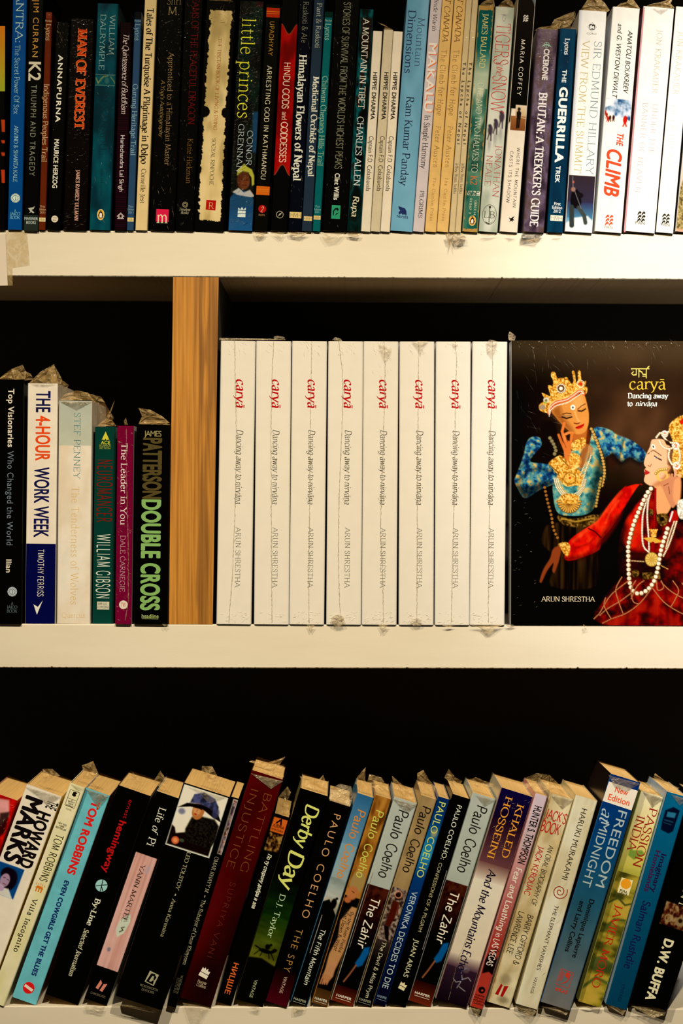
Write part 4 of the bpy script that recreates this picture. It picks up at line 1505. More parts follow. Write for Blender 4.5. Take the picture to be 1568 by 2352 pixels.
b = B1(1359.5, 1393, 27, 63, (246, 243, 238), 'wide white paperback with a climber on a snowy summit at its foot', painted=art, wrap=.4)
b.shape(.5, 62, ring(10.5, 1, 4), (90, 88, 80))
b.shape(.5, 62, [rect(13, 12)], (50, 48, 42))
b.shape(.5, 62, [[(-6, -5), (-4, 3), (-1, 5), (0, 1), (4, 3), (6, -5), (2, -3), (-2, -4)]], (235, 235, 228))
b.text('CORGI', 'sans', 77, 22, .5, 4, (150, 145, 135), 'publisher_lettering', 'flat')
b.text('SIR EDMUND HILLARY', 'serifl', 95, 402, .76, 17, (130, 150, 170), 'author_lettering')
b.text('VIEW FROM THE SUMMIT', 'serifl', 92, 397, .32, 16.5, (196, 176, 110), foil=False)
b.film([(1330, 27), (1336, 18), (1348, 0), (1372, -8), (1388, 6), (1400, 24), (1393, 28)], 8, .55)


def art(c):
    W = c.x1
    c.a[:] = (248, 244, 230)
    y0 = 211
    c.poly([(0, y0), (W, y0), (W, y0 + 52), (48, y0 + 40), (30, y0 + 44), (10, y0 + 34), (0, y0 + 24)], c.mottle([(235, 238, 242), (160, 185, 220), (40, 85, 165), (30, 70, 150)], 14, 16, 4), 2)
    c.poly([(0, y0), (24, y0), (14, y0 + 16), (0, y0 + 22)], (235, 238, 240), 4)
    for x, y, s, cc in ((49, y0 + 46, 1.9, (190, 30, 22)), (6, y0 + 38, 1.0, (150, 40, 30)), (14, y0 + 44, 1.1, (60, 30, 30)), (22, y0 + 43, 1.1, (50, 20, 24)), (2, y0 + 32, 1, (160, 40, 30)), (9, y0 + 46, 1, (190, 40, 30))):
        c.ell(x, y, 2.6 * s, 4.8 * s, cc, 1.5)
        c.line([(x - 1, y + 4 * s), (x - 2 * s, y + 8 * s)], 1.6 * s, cc); c.line([(x + 1, y + 4 * s), (x + 2 * s, y + 8 * s)], 1.6 * s, cc)


b = B1(1427, 1469, 20, 62, (248, 244, 230), 'white paperback with large orange-red italic capitals', painted=art)
b.text('ANATOLI BOUKREEV', 'sansi', 70, 215, .72, 11, (45, 45, 40), 'author_lettering')
b.text('and G. WESTON DEWALT', 'sansi', 55, 226, .33, 11, (45, 45, 40), 'author_lettering')
b.text('THE', 'sansbi', 307, 336, .66, 14.5, (228, 80, 50))
b.text('CLIMB', 'sansbi', 343, 451, .50, 33, (228, 80, 50))
panmark(b, .5, 505, .95, (225, 90, 62))
b.text('PAN', 'sans', 522, 18, .5, 6, (150, 140, 125), 'publisher_lettering', 'flat')
b.film([(1408, 20), (1424, 8), (1440, 4), (1446, -12), (1458, 4), (1470, 20)], 8, .55)

b = B1(1503, 1548, 20, 71, (252, 246, 234), 'wide white paperback with faint lilac capitals and a magenta side', side=(120, 20, 60))
b.band(20, 536, (225, 150, 165), 0.0, .05, 'edge_band')
b.text('JON KRAKAUER', 'serifl', 68, 215, .60, 12.5, (205, 190, 160), 'author_lettering', track=10)
b.text('UNDER THE', 'light', 240, 353, .66, 12.5, (205, 190, 198))
b.text('BANNER OF HEAVEN', 'light', 237, 441, .34, 12.5, (205, 188, 196), track=9)
panmark(b, .52, 497, .95, (50, 52, 44))
b.text('PAN', 'sans', 512, 21, .5, 7, (110, 105, 90), 'publisher_lettering', 'flat')
b.film([(1476, 18), (1492, 10), (1520, 4), (1545, -6), (1540, 8), (1549, 18)], 8, .55)
b.fold([(1498, 20), (1535, 20), (1517, 34)], .3)

b = B1(1545.5, 1592, 18, 40, (252, 248, 236), 'narrow white paperback with pale blue capitals at the right', side=(30, 40, 70))
b.text('JON KRAKAUER', 'serifl', 72, 218, .42, 12.5, (205, 192, 165), 'author_lettering', track=10)
b.text('EIGER DREAMS', 'light', 243, 391, .40, 12.5, (200, 212, 212))
panmark(b, .5, 502, .9, (50, 52, 44))
b.text('PAN', 'sans', 516, 20, .5, 7, (110, 105, 90), 'publisher_lettering', 'flat')


def art(c):
    c.a[:] = (240, 236, 222)
    c.grad(330, c.y1, (225, 215, 200), (225, 170, 150))
    c.poly([(0, 430), (8, 400), (12, 440), (26, 420), (22, 470), (30, 520), (0, 520)], c.mottle([(120, 110, 70), (200, 185, 140), (90, 80, 50)], 4, 7, 3), 3)


B1(1612, 1662, 14, 62, (242, 238, 225), 'white paperback with a dry grass picture, cut by the right edge', painted=art)


def tails(row, items, dy=-4, tint=(.62, .52, .34)):
    """film ends hanging below the books over the shelf edge, each on the book it belongs to"""
    for P, op in items:
        cx = sum(p[0] for p in P) / len(P)
        bk = min((q for q in BOOKS if q.row == row), key=lambda q: abs(q.xb - q.wp / 2 - cx))
        bk.film(P, dy, op, 1.2, 'plastic_tail', tint)


tails(1, [([(583, 533), (590, 546), (606, 542), (612, 534)], .7), ([(622, 533), (643, 548), (656, 534)], .4),
          ([(660, 533), (668, 543), (690, 546), (700, 540), (706, 534)], .7), ([(735, 535), (750, 557), (775, 550), (792, 535)], .4),
          ([(796, 535), (800, 542), (822, 545), (828, 536)], .95), ([(1104, 538), (1110, 543), (1118, 543), (1142, 538)], .4),
          ([(1160, 539), (1172, 545), (1186, 539)], .4), ([(1268, 539), (1284, 543), (1290, 539)], .4)])


# ------------------------------------------------------------------ middle shelf
GM = 'books on the middle shelf left of the divider'


def B2(xb, xt, yt, w, col, label, group=GM, **k):
    return Book(2, xb, xt, yt, w, col, label, group, **k)


b = B2(49, 55, 873, 72, (8, 7, 7), 'black paperback with cream and blue-grey lettering, left end of the middle shelf', wrap=.4)
b.text('Top Visionaries', 'sansb', 893, 1027, .60, 13.5, (225, 205, 170), track=1.05)
b.text('Who Changed the World', 'sans', 1036, 1252, .60, 14, (110, 120, 140), track=1.1)
b.text('Ilian', 'sansb', 1285, 1315, .58, 12, (225, 205, 170), 'author_lettering')
sunwheel(b, .70, 1359, 11, (185, 190, 185), (8, 7, 7))
for t, y, l in (('A', 1386, 6), ('JAICO', 1394.5, 24), ('BOOK', 1403.5, 24)):
    b.text(t, 'serif', y, l, .70, 6.5, (95, 110, 125), 'publisher_lettering', 'flat')
b.film([(-4, 871), (28, 846), (36, 872)], 6, .55)
b.film([(26, 848), (52, 838), (60, 852), (58, 871), (34, 872)], 8, .5)
b.film([(56, 852), (70, 858), (78, 872), (56, 874)], 14, .4)

b = B2(126.5, 133, 881, 69, (238, 215, 178), 'white and navy paperback with a big orange word, tallest title on the middle shelf', back=3, wrap=.4)
b.band(1249, 1432, (14, 18, 88))
b.text('THE', 'sansb', 898, 947, .52, 32, (26, 28, 92))
b.text('4-HOUR', 'sansb', 955, 1058, .52, 32, (228, 76, 24))
b.text('WORK WEEK', 'sansb', 1073, 1234, .50, 33, (26, 28, 92))
b.text('TIMOTHY FERRISS', 'cond', 1262, 1370, .50, 13.5, (232, 215, 185), 'author_lettering')
b.shape(.42, 1396, [[(-10, 8), (-2, -16), (11, 17), (0, 2)]], (232, 218, 190))
b.film([(66, 880), (94, 853), (124, 836), (134, 880)], 5, .45)
b.film([(110, 848), (124, 838), (143, 872), (140, 882), (118, 880)], 12, .4)
b.film([(140, 872), (158, 884), (150, 900), (136, 886)], 20, .3)
b.fold([(70, 882), (130, 882), (108, 888), (85, 887)], .3)


def art(c):
    c.a[:] = c.mottle([(228, 202, 164), (234, 212, 176), (238, 218, 184)], 40, 90, 3)
    c.grad(0, 103, (178, 178, 160), (192, 188, 162))


b = B2(206.5, 211.5, 921, 76, (234, 212, 176), 'thick pale cream paperback with gold lettering below a grey-blue top', back=1, wrap=.4, painted=art)
b.text('STEF PENNEY', 'serifl', 948, 1101, .56, 14.5, (70, 125, 135), 'author_lettering')
b.text('The Tenderness of Wolves', 'serifl', 1118, 1388, .52, 17.5, (222, 178, 100), track=8)
b.text('Quercus', 'serifl', 1413, 53, .5, 11, (222, 180, 110), 'publisher_lettering', 'flat')
b.film([(136, 919), (150, 905), (176, 896), (202, 902), (214, 919)], 6, .55)
b.film([(200, 903), (232, 911), (241, 925), (213, 925)], 18, .45)
b.fold([(137, 922), (211, 922), (176, 942)], .5)
b.film([(213, 924), (241, 926), (262, 960), (250, 975), (216, 985)], 45, .3, tint=(.30, .16, .05))

b = B2(259, 265.5, 981, 47.5, (16, 62, 62), 'dark green paperback with thin red and white capitals', back=8, wrap=.5, r=2)
b.shape(.52, 1004, [[(-9, -7), (0, 13), (9, -7), (6, -5), (3, -8), (0, -3), (-3, -8), (-6, -5)]], (205, 190, 60))
b.text('ACE', 'sansb', 1016.5, 21, .52, 7.5, (205, 190, 60), 'publisher_lettering', 'flat')
b.text('SCIENCE', 'sans', 1023.5, 26, .50, 4.5, (175, 165, 60), 'publisher_lettering', 'flat')
b.text('FICTION', 'sans', 1029.5, 24, .50, 4.5, (175, 165, 60), 'publisher_lettering', 'flat')
b.text('NEUROMANCER', 'cond', 1056, 1199, .50, 33, (120, 22, 18), track=14, label='dark red lettering')
b.text('WILLIAM GIBSON', 'cond', 1227, 1374, .50, 30, (205, 205, 180), 'author_lettering', track=14)
b.shape(.52, 1391, [rect(28, 18)], (200, 190, 160))
b.text('899 U.S.', 'sans', 1387, 20, .5, 5, (60, 55, 45), 'price_lettering', 'flat')
b.text('(1199 CAN)', 'sans', 1394.5, 25, .52, 5, (60, 55, 45), 'price_lettering', 'flat')
b.band(1426, 1440, (60, 130, 140), .1, .9, 'foot_highlight') if False else None
b.film([(221, 979), (232, 970), (244, 961), (258, 966), (268, 979)], 6, .5)
b.film([(240, 964), (252, 945), (263, 920), (258, 940), (250, 962)], 8, .4)

b = B2(301.5, 307, 978, 37.5, (112, 14, 62), 'magenta paperback in crinkled plastic with white serif lettering', wrap=1.0, side=(232, 214, 180))
b.text('The Leader in You', 'serif', 1018, 1206, .44, 13.5, (232, 210, 185))
b.text('DALE CARNEGIE', 'serifl', 1230, 1359, .42, 11, (205, 165, 165), 'author_lettering')
b.shape(.5, 1389, [circ(10)], (225, 205, 175))
b.text('TW', 'serif', 1389, 12, .5, 9, (170, 30, 50), 'publisher_mark', 'flat')
b.seam([(.55, 985), (.6, 1100), (.75, 1250), (.8, 1380), (.6, 1430)], 4, 1.2)
b.ridges(120, 985, 1425, 21, -.6, .5, (4, 14), op=.5)
b.film([(286, 976), (284, 968), (289, 959), (291, 968), (294, 976)], 4, .5)

b = B2(385, 391.5, 976, 78, (8, 7, 6), 'thick black paperback with giant green capitals against the wooden divider', wrap=.5)
b.text('JAMES', 'sans', 996, 40, .48, 13, (150, 138, 95), 'author_lettering', 'flat', track=.82, foil=False)
b.text('PATTERSON', 'chunk', 1006, 1146, .48, 40, (84, 74, 46), 'author_lettering', track=.95)
b.text('DOUBLE CROSS', 'chunk', 1147, 1402, .47, 41, (132, 172, 100))
b.text('headline', 'sansb', 1415, 39, .48, 8.5, (150, 160, 105), 'publisher_lettering', 'flat')
b.shape(.48, 1421.5, [rect(38, 1)], (150, 160, 105))
b.film([(318, 974), (326, 956), (318, 937), (345, 941), (372, 956), (390, 972)], 6, .45)
b.film([(318, 976), (340, 970), (372, 968), (391, 976), (355, 980)], 3, .5)

# eight identical white hardbacks
GC = 'identical white hardbacks on the middle shelf'
C8 = [(576.5, 587, 495), (663, 668.5, 581), (744, 751, 664), (829, 834, 748), (910.5, 915, 830.5), (995.5, 997.5, 915.5), (1078, 1081, 996), (1158.5, 1165, 1080)]
POS = ['first white hardback, standing next to the wooden divider',
       'white hardback second from the wooden divider, a knot of film standing on its top',
       'white hardback third from the wooden divider, straight seam crossing the red word',
       'white hardback fourth from the wooden divider, crumpled knot of film near its foot',
       'white hardback fifth from the wooden divider, creased film fanning out at its top',
       'white hardback third from the dancers book, film knot at its top right',
       'white hardback second from the dancers book, tiny film knot at its top',
       'last white hardback, right beside the face-out book with dancers']
SEAMS = [[(.40, 783), (.42, 850), (.47, 950), (.50, 1050), (.48, 1200), (.44, 1330), (.38, 1400), (.36, 1434)],
         [(.50, 783), (.46, 860), (.44, 1000), (.47, 1150), (.49, 1300), (.52, 1434)],
         [(.56, 783), (.55, 900), (.55, 1000), (.55, 1200), (.55, 1340), (.57, 1434)],
         [(.30, 783), (.42, 860), (.43, 920), (.40, 1000), (.34, 1150), (.33, 1270), (.38, 1390), (.45, 1434)],
         [(.58, 783), (.62, 840), (.60, 950), (.58, 1040), (.54, 1120), (.52, 1220), (.60, 1340), (.62, 1434)],
         [(.55, 783), (.54, 860), (.54, 950), (.52, 1050), (.52, 1200), (.52, 1340), (.52, 1434)],
         [(.55, 783), (.60, 830), (.56, 900), (.56, 1020), (.54, 1150), (.50, 1300), (.48, 1434)],
         [(.58, 783), (.58, 860), (.56, 960), (.50, 1060), (.54, 1150), (.52, 1260), (.53, 1434)]]
first = None
for i, (xb, xt, xl) in enumerate(C8):
    if i == 0:
        b = Book(2, xb, xt, 783.5, 80.2, (234, 217, 186), POS[0], GC, back=-2, depth=205, hard=True, wrap=.25, wear=.1, r=2.0, pages=(.7, .64, .5))
        b.text('caryā', 'italb', 871, 937, .60, 21, (178, 18, 22), label='red lettering')
        b.text('Dancing away to nirvāṇa', 'ital', 987, 1158, .59, 14.5, (55, 52, 42))
        b.text('ARUN SHRESTHA', 'serifl', 1210, 1350, .59, 11.5, (55, 52, 42), 'author_lettering')
        first = b
        b0 = b
    else:
        # a copy of the first: root, cover, pages and lettering, set where this one stands
        b = Book.__new__(Book)
        b.__dict__.update(first.__dict__)
        Y = -.002
        X0 = WX(xb, Y); Z0 = shelf_z(2, X0) + .0002
        b.th = math.atan2(WX(xt, Y) - X0, first.H)
        b.base = Matrix.Translation((X0, Y, Z0)) @ Matrix.Rotation(b.th, 4, 'Y')
        b.xb = xb; b.px = xb
        b.root = first.root.copy(); COL.objects.link(b.root)
        b.root.location = (X0, Y, Z0); b.root.rotation_euler = (0, b.th, 0)
        b.root['label'] = POS[i]
        for ch in first_parts:
            c2 = ch.copy(); COL.objects.link(c2); c2.parent = b.root
        BOOKS.append(b)
    if i == 0:
        bpy.context.view_layer.update()
        first_parts = list(b.root.children)
    b.seam(SEAMS[i], 30 + i, 1.3, op=.42)
    cx = xt - 81 * (1 - SEAMS[i][0][0])
    n = [40, 26, 50, 60, 80, 50, 26, 44][i]
    b.ridges(n, 785, 815 if i != 4 else 870, 60 + i, -1.1, .6, (5, 22), u0=.25, u1=.8, op=.4, name='plastic_creases_top')
    b.ridges(n + 10, 1405, 1434, 80 + i, .3, .8, (5, 20), u0=.1, u1=.9, op=.4, name='plastic_creases_foot')
knots = [(1, [(630, 781), (628, 774), (636, 771), (652, 774), (656, 781)]), (3, [(762, 781), (770, 774), (782, 778), (786, 784)]),
         (5, [(945, 786), (962, 783), (984, 784), (970, 800), (964, 820), (958, 802)]), (6, [(1036, 788), (1052, 790), (1044, 802)]),
         (7, [(1115, 790), (1124, 780), (1142, 784), (1138, 806), (1128, 824), (1118, 812)]), (4, [(868, 790), (900, 800), (890, 826), (882, 830), (874, 812)])]
CB = BOOKS[-8:]
for k, P in knots:
    CB[k].film(P, -1.6 if P[0][1] > 782 else 3, .45, .7, 'plastic_knot', (.62, .54, .40))
CB[3].film([(760, 1420), (772, 1412), (788, 1416), (792, 1432), (776, 1440), (762, 1434)], -2.5, .7, 1.5, 'plastic_knot', (.50, .42, .28))
CB[5].film([(940, 1428), (956, 1420), (970, 1426), (966, 1437), (950, 1438)], -2.5, .7, 1.2, 'plastic_knot', (.50, .42, .28))
CB[0].film([(503, 781), (503, 776), (620, 778), (650, 781)], 12, .8, .3, 'plastic_fin', (.6, .5, .36))
tails(2, [([(704, 1434), (713, 1450), (722, 1436)], .7), ([(868, 1434), (876, 1448), (874, 1455), (888, 1440), (892, 1435)], .6),
          ([(1078, 1435), (1100, 1441), (1119, 1459), (1140, 1441), (1157, 1435)], .75), ([(1015, 1436), (1030, 1441), (1048, 1436)], .9),
          ([(372, 1433), (378, 1440), (386, 1434)], .4)], dy=-5)

# ------------------------------------------------------------------ the face-out book with the two dancers
XF0, XF1 = 1173.0, 1663.0


def cover_art(c):
    def z4(P): return [(1150 + x / 3.751 - XF0, 760 + y / 3.751 - 783.5) for x, y in P]
    def z5(P): return [(1150 + x / 3.751 - XF0, 1100 + y / 3.751 - 783.5) for x, y in P]
    raw = c.poly
    c.poly = lambda P, *a, **k: raw(crom(list(P) + [P[0]], True)[::1] if len(P) > 4 else P, *a, **k)
    c.a[:] = (9, 7, 5)
    n = c.noise(60, 60, 4)[..., None]
    g = np.exp(-(((c.gx - 285) / 170) ** 2 + ((c.gy - 190) / 150) ** 2))[..., None]
    c.a[:] = c.a + g * np.array((62, 42, 30)) * (.6 + .8 * n)
    g = np.exp(-((c.gy - 10) / 60) ** 2)[..., None]  # brown-grey gloss of the plastic wrap near the top, painted into the colour
    c.a[:] = c.a + g * np.array((44, 38, 30))
    blue = c.mottle([(16, 44, 104), (26, 72, 140), (44, 108, 168), (70, 135, 165), (84, 140, 150), (205, 168, 95)], 8, 8, 11, 3)
    teal = c.mottle([(34, 84, 108), (56, 120, 140), (84, 146, 155), (98, 156, 155), (205, 170, 100)], 11, 11, 15, 3)
    gold = c.mottle([(138, 86, 24), (190, 126, 38), (215, 155, 55), (228, 176, 78), (240, 205, 125)], 3, 3, 17, 2)
    dgold = c.mottle([(35, 26, 12), (80, 60, 25), (140, 105, 45)], 4, 4, 18, 2)
    red = c.mottle([(160, 14, 7), (190, 20, 9), (205, 28, 12), (212, 50, 20)], 14, 20, 19, 3)
    dred = c.mottle([(30, 4, 3), (80, 8, 5), (125, 12, 8), (150, 30, 15)], 22, 22, 20, 3)
    skirt = c.mottle([(10, 8, 5), (34, 24, 13), (58, 42, 24)], 9, 120, 22, 2)
    # --- first dancer: skirt, torso, sleeves
    c.poly(z5([(480, 380), (620, 420), (800, 400), (830, 640), (820, 930), (430, 930), (470, 700), (350, 560), (380, 420)]), skirt, 5)
    c.poly(z4([(600, 1040), (740, 1000), (800, 842), (935, 855), (960, 905), (900, 1050), (905, 1275)]) + z5([(900, 0), (840, 60), (800, 250), (720, 312), (600, 322), (490, 300), (450, 180), (455, 0)]), teal, 2)
    c.poly(z4([(255, 920), (330, 925), (345, 990), (290, 1060), (250, 1130), (380, 1150), (450, 1170), (470, 1280)]) + z5([(470, 40), (330, 100), (205, 172), (140, 90), (112, 20)]) + z4([(130, 1240), (190, 1080), (210, 980)]), blue, 2)
    c.poly(z4([(800, 842), (935, 862), (1000, 900), (1130, 950), (1235, 1040), (1245, 1100), (1190, 1135), (1100, 1090), (1030, 1135), (960, 1060), (880, 1080)]), blue, 2)
    c.poly(z4([(880, 1100), (960, 1062), (1040, 1140), (930, 1180)]), (45, 26, 18), 8)
    c.poly(z4([(350, 800), (450, 790), (480, 900), (455, 1070), (390, 1125), (345, 1118), (325, 1065), (350, 985)]), (18, 14, 10), 6, .92)
    # folds and shading of the brocade
    c.poly(z5([(120, 60), (160, 60), (260, 60), (380, 20), (450, 40), (330, 110), (205, 180)]), (6, 10, 24), 12, .7)
    c.line(z4([(150, 1290), (230, 1210), (330, 1190), (440, 1220)]), 7, (8, 14, 34), 10, .55)
    c.line(z4([(190, 1120), (215, 1040), (250, 960)]), 5, (110, 165, 195), 8, .35)
    c.line(z4([(150, 1190), (240, 1120), (270, 1050)]), 4, (8, 14, 34), 7, .5)
    c.poly(z4([(840, 1080), (900, 1060), (905, 1275)]) + z5([(900, 0), (850, 60), (810, 250), (740, 320), (770, 100)]), (8, 16, 20), 14, .65)
    c.line(z4([(720, 1100), (735, 1300)]) + z5([(700, 200)]), 5, (150, 190, 185), 10, .25)
    c.line(z4([(1245, 1100), (1190, 1135), (1110, 1100), (1030, 1140), (960, 1070)]), 10, (12, 14, 22), 12, .7)
    c.line(z4([(1050, 940), (1030, 1040), (1010, 1110)]), 3.5, (10, 20, 40), 5, .6)
    c.line(z4([(1130, 960), (1120, 1040), (1130, 1100)]), 3, (10, 20, 40), 5, .5)
    c.line(z4([(860, 860), (980, 895), (1110, 955)]), 4, (190, 185, 130), 6, .35)
    # hair braids and chains
    c.line(z4([(730, 860), (742, 930), (735, 1000), (700, 1080), (690, 1160)]), 12, (88, 40, 16), 3)
    c.beads(z4([(775, 850), (800, 900), (835, 990), (860, 1060), (880, 1140), (890, 1220), (880, 1290), (865, 1350)]), 4.2, (190, 150, 80), (40, 25, 12), 1.7)
    c.beads(z5([(860, 0), (850, 60), (830, 160), (815, 250)]), 4, (170, 140, 70), (40, 25, 12), 1.8)
    c.beads(z5([(375, 80), (400, 200), (435, 330), (450, 430), (490, 520)]), 4, (150, 100, 45), (30, 18, 10), 2.3)
    c.beads(z4([(420, 930), (450, 980), (470, 1040), (450, 1080)]), 5, (130, 120, 90), (30, 25, 12), 1.6)
    # neck, face
    c.poly(z4([(600, 860), (740, 850), (730, 940), (615, 960)]), (170, 95, 40), 4)
    face = z4([(430, 700), (455, 650), (560, 605), (690, 548), (715, 560), (738, 640), (752, 720), (750, 800), (730, 860), (690, 890), (640, 892), (575, 860), (510, 800), (460, 740)])
    c.poly(face, (205, 135, 65), 2)
    c.poly(z4([(435, 700), (500, 650), (530, 740), (600, 830), (620, 885), (560, 850), (500, 790)]), (130, 72, 30), 12, .75)
    c.poly(z4([(600, 600), (690, 560), (710, 650), (640, 690)]), (225, 160, 95), 10, .7)
    c.ell(*z4([(700, 790)])[0], 9, 9, (225, 140, 75), 8, .6)
    c.line(z4([(525, 722), (560, 712), (598, 716)]), 2.0, (60, 28, 12)); c.line(z4([(655, 680), (685, 652), (722, 632)]), 1.8, (80, 38, 16))
    c.line(z4([(520, 745), (560, 758), (605, 745)]), 3.2, (35, 18, 10)); c.line(z4([(660, 692), (690, 696), (722, 676)]), 3.0, (35, 18, 10))
    c.line(z4([(530, 738), (570, 735), (600, 728)]), 2.5, (90, 100, 95), op=.6)
    c.line(z4([(630, 700), (652, 760), (672, 790)]), 4, (232, 170, 105), 3, .7)
    c.line(z4([(625, 798), (650, 805), (675, 795)]), 2.4, (110, 50, 22))
    c.poly(z4([(636, 838), (660, 822), (690, 812), (712, 802), (704, 828), (676, 846), (650, 848)]), (190, 35, 20), 1.5)
    c.line(z4([(640, 837), (675, 830), (708, 808)]), 1.2, (100, 12, 10))
    c.ell(*z4([(614, 663)])[0], 5.6, 6.2, (240, 230, 200)); c.ell(*z4([(614, 664)])[0], 2, 2.2, (40, 30, 15))
    # crown
    c.poly(z4([(398, 710), (330, 690), (325, 640), (370, 600), (345, 540), (400, 560), (420, 560), (398, 480), (430, 478), (450, 500), (442, 430), (425, 395), (430, 362), (460, 362), (480, 410), (520, 415), (560, 402), (580, 430),
                   (605, 460), (618, 430), (606, 355), (628, 355), (640, 440), (655, 440), (658, 352), (680, 356), (690, 440), (728, 436), (720, 480), (740, 490), (730, 545), (700, 512), (640, 540), (560, 598), (470, 622), (425, 655)]), gold, 1.6)
    c.ell(*z4([(515, 485)])[0], 20, 20, gold); c.ell(*z4([(512, 500)])[0], 11, 11, (100, 70, 35)); c.beads([(z4([(512, 500)])[0][0] + 9.5 * math.cos(a), z4([(512, 500)])[0][1] + 9.5 * math.sin(a)) for a in np.linspace(0, 6.3, 14)], 1.7, (245, 235, 215))
    c.ell(*z4([(511, 500)])[0], 4, 4, (255, 250, 235))
    c.beads([(z4([(680, 460)])[0][0] + 8 * math.cos(a), z4([(680, 460)])[0][1] + 8 * math.sin(a)) for a in np.linspace(0, 6.3, 10)], 1.5, (235, 225, 200)); c.ell(*z4([(680, 460)])[0], 4, 4, (190, 50, 30))
    c.ell(*z4([(385, 600)])[0], 7, 6, (200, 190, 165)); c.ell(*z4([(383, 604)])[0], 3, 3, (120, 110, 60)); c.ell(*z4([(352, 662)])[0], 7, 6, (150, 130, 110)); c.ell(*z4([(372, 625)])[0], 3, 2, (130, 160, 40))
    band = z4([(408, 712), (420, 665), (470, 622), (560, 598), (620, 560), (675, 522), (708, 545)])
    c.line(crom(band, False), 8, (200, 90, 45)); c.beads(band, 1.6, (250, 240, 220)); c.beads([(x + 1, y + 7) for x, y in band[:-1]] + [band[-1]], 1.6, (245, 235, 215)); c.beads([(x - 1, y - 5) for x, y in band], 1.4, (230, 200, 130))
    # hand near her cheek
    sk = (205, 112, 52)
    c.line(z4([(578, 1150), (570, 1060), (565, 980)]), 17, sk, 2); c.line(z4([(540, 800), (522, 870), (545, 960)]), 6.5, sk, 1.5)
    c.line(z4([(612, 885), (580, 880), (540, 900), (552, 960)]), 6, (215, 125, 62), 1.5); c.line(z4([(605, 890), (600, 950), (585, 1010)]), 6.5, sk, 1.5)
    c.line(z4([(492, 900), (515, 960), (545, 1030)]), 6, (190, 98, 42), 1.5); c.ell(*z4([(565, 1000)])[0], 10, 13, (200, 110, 50), 4)
    c.line(z4([(552, 905), (570, 960)]), 1.5, (120, 55, 22)); c.line(z4([(525, 930), (556, 1010)]), 1.4, (125, 58, 25))
    # collar, cuffs and medallions
    c.poly(z4([(610, 965), (715, 920), (724, 1000), (690, 1020), (612, 1036)]), gold, 2)
    c.poly(z4([(405, 1145), (480, 1085), (520, 1082), (585, 1155), (520, 1250), (480, 1235), (440, 1190)]), gold, 2)
    c.line(z4([(420, 1160), (500, 1235)]), 2.2, (110, 75, 20)); c.line(z4([(500, 1090), (575, 1165)]), 2, (110, 75, 20))
    c.poly(z4([(585, 1065), (650, 1062), (690, 1110), (670, 1180), (600, 1180)]), gold, 3)
    c.poly(z4([(480, 1250), (600, 1172), (700, 1230), (712, 1290), (690, 1350)]) + z5([(640, 60), (560, 70), (510, 20)]), gold, 2)
    mc = z4([(590, 1275)])[0]
    c.ell(*mc, 15, 14, (130, 85, 25), 2); c.ell(*mc, 13, 12, gold); c.ell(mc[0], mc[1], 7, 6, (225, 180, 80), 3); c.ell(mc[0], mc[1] - 1, 2.6, 3, (190, 50, 20))
    for k in range(3):
        c.beads(z5([(455 + k * 16, 0), (478 + k * 14, 80 - k * 6), (540 + k * 6, 160 - k * 14), (600, 186 - k * 22), (660 - k * 8, 160 - k * 16), (705 - k * 10, 90), (730 - k * 10, 0)]), 1.9, (245, 232, 190), (120, 95, 50), 1.9)
    c.beads(z4([(770, 1010), (770, 1080), (730, 1200), (690, 1340)]), 1.9, (240, 225, 185), (120, 95, 50), 1.9)
    c.beads(z4([(755, 1000), (745, 1080), (700, 1200), (680, 1250)]), 1.9, (240, 225, 185), (120, 95, 50), 1.9)
    c.poly(z4([(700, 1000), (760, 985), (785, 1040), (700, 1180), (665, 1190)]), (170, 110, 60), 3, .7)
    fc = z5([(585, 212)])[0]
    for k in range(14):
        a = math.pi * (.05 + .9 * k / 13) if True else 0
        c.line([fc, (fc[0] + 27 * math.cos(a), fc[1] - 8 + 30 * math.sin(a))], 5.2, (110, 72, 22)); c.line([fc, (fc[0] + 26 * math.cos(a), fc[1] - 8 + 29 * math.sin(a))], 2.8, (220, 165, 75))
    c.ell(fc[0], fc[1] - 10, 24, 12, gold, 3)
    c.poly(z5([(490, 318), (620, 350), (820, 308), (825, 370), (700, 420), (560, 405), (500, 370)]), dgold, 3)
    c.line(z5([(520, 345), (640, 372), (800, 340)]), 3.5, (165, 130, 50), 3)
    # --- second dancer: torso, skirt
    c.poly(z5([(1180, 205), (1060, 380), (1010, 600), (1010, 860), (900, 1020), (870, 1255), (1930, 1255), (1930, 300), (1500, 380), (1320, 110)]), dred, 5)
    c.poly(z5([(1180, 210), (1090, 360), (1040, 520), (1100, 600), (1190, 560), (1230, 300)]), red, 6, .8)
    c.poly(z5([(1390, 500), (1490, 380), (1500, 620), (1420, 700)]), (120, 10, 6), 6, .8)
    c.poly(z5([(1000, 620), (1420, 640), (1410, 850), (1010, 860)]), (18, 6, 4), 8, .75)
    # her sleeve across the first dancer
    c.poly(z4([(1075, 1345), (1160, 1322), (1215, 1330)]) + z5([(1190, 50), (1120, 150), (1010, 330), (930, 450), (870, 520), (850, 600), (800, 640), (640, 700), (560, 705), (545, 660), (590, 530), (740, 420), (830, 360), (920, 230), (1010, 120), (1075, 60)]), red, 2)
    c.line(z5([(560, 690), (700, 680), (820, 620), (870, 500), (1000, 330)]), 9, (50, 4, 3), 12, .65)
    c.line(z5([(620, 540), (760, 430), (900, 280), (1030, 120)]), 5, (235, 120, 60), 9, .45)
    c.line(z5([(640, 600), (760, 560), (830, 480)]), 3, (90, 8, 5), 6, .5)
    c.line(z5([(900, 380), (930, 300), (1010, 190)]), 3, (225, 130, 60), 6, .5)
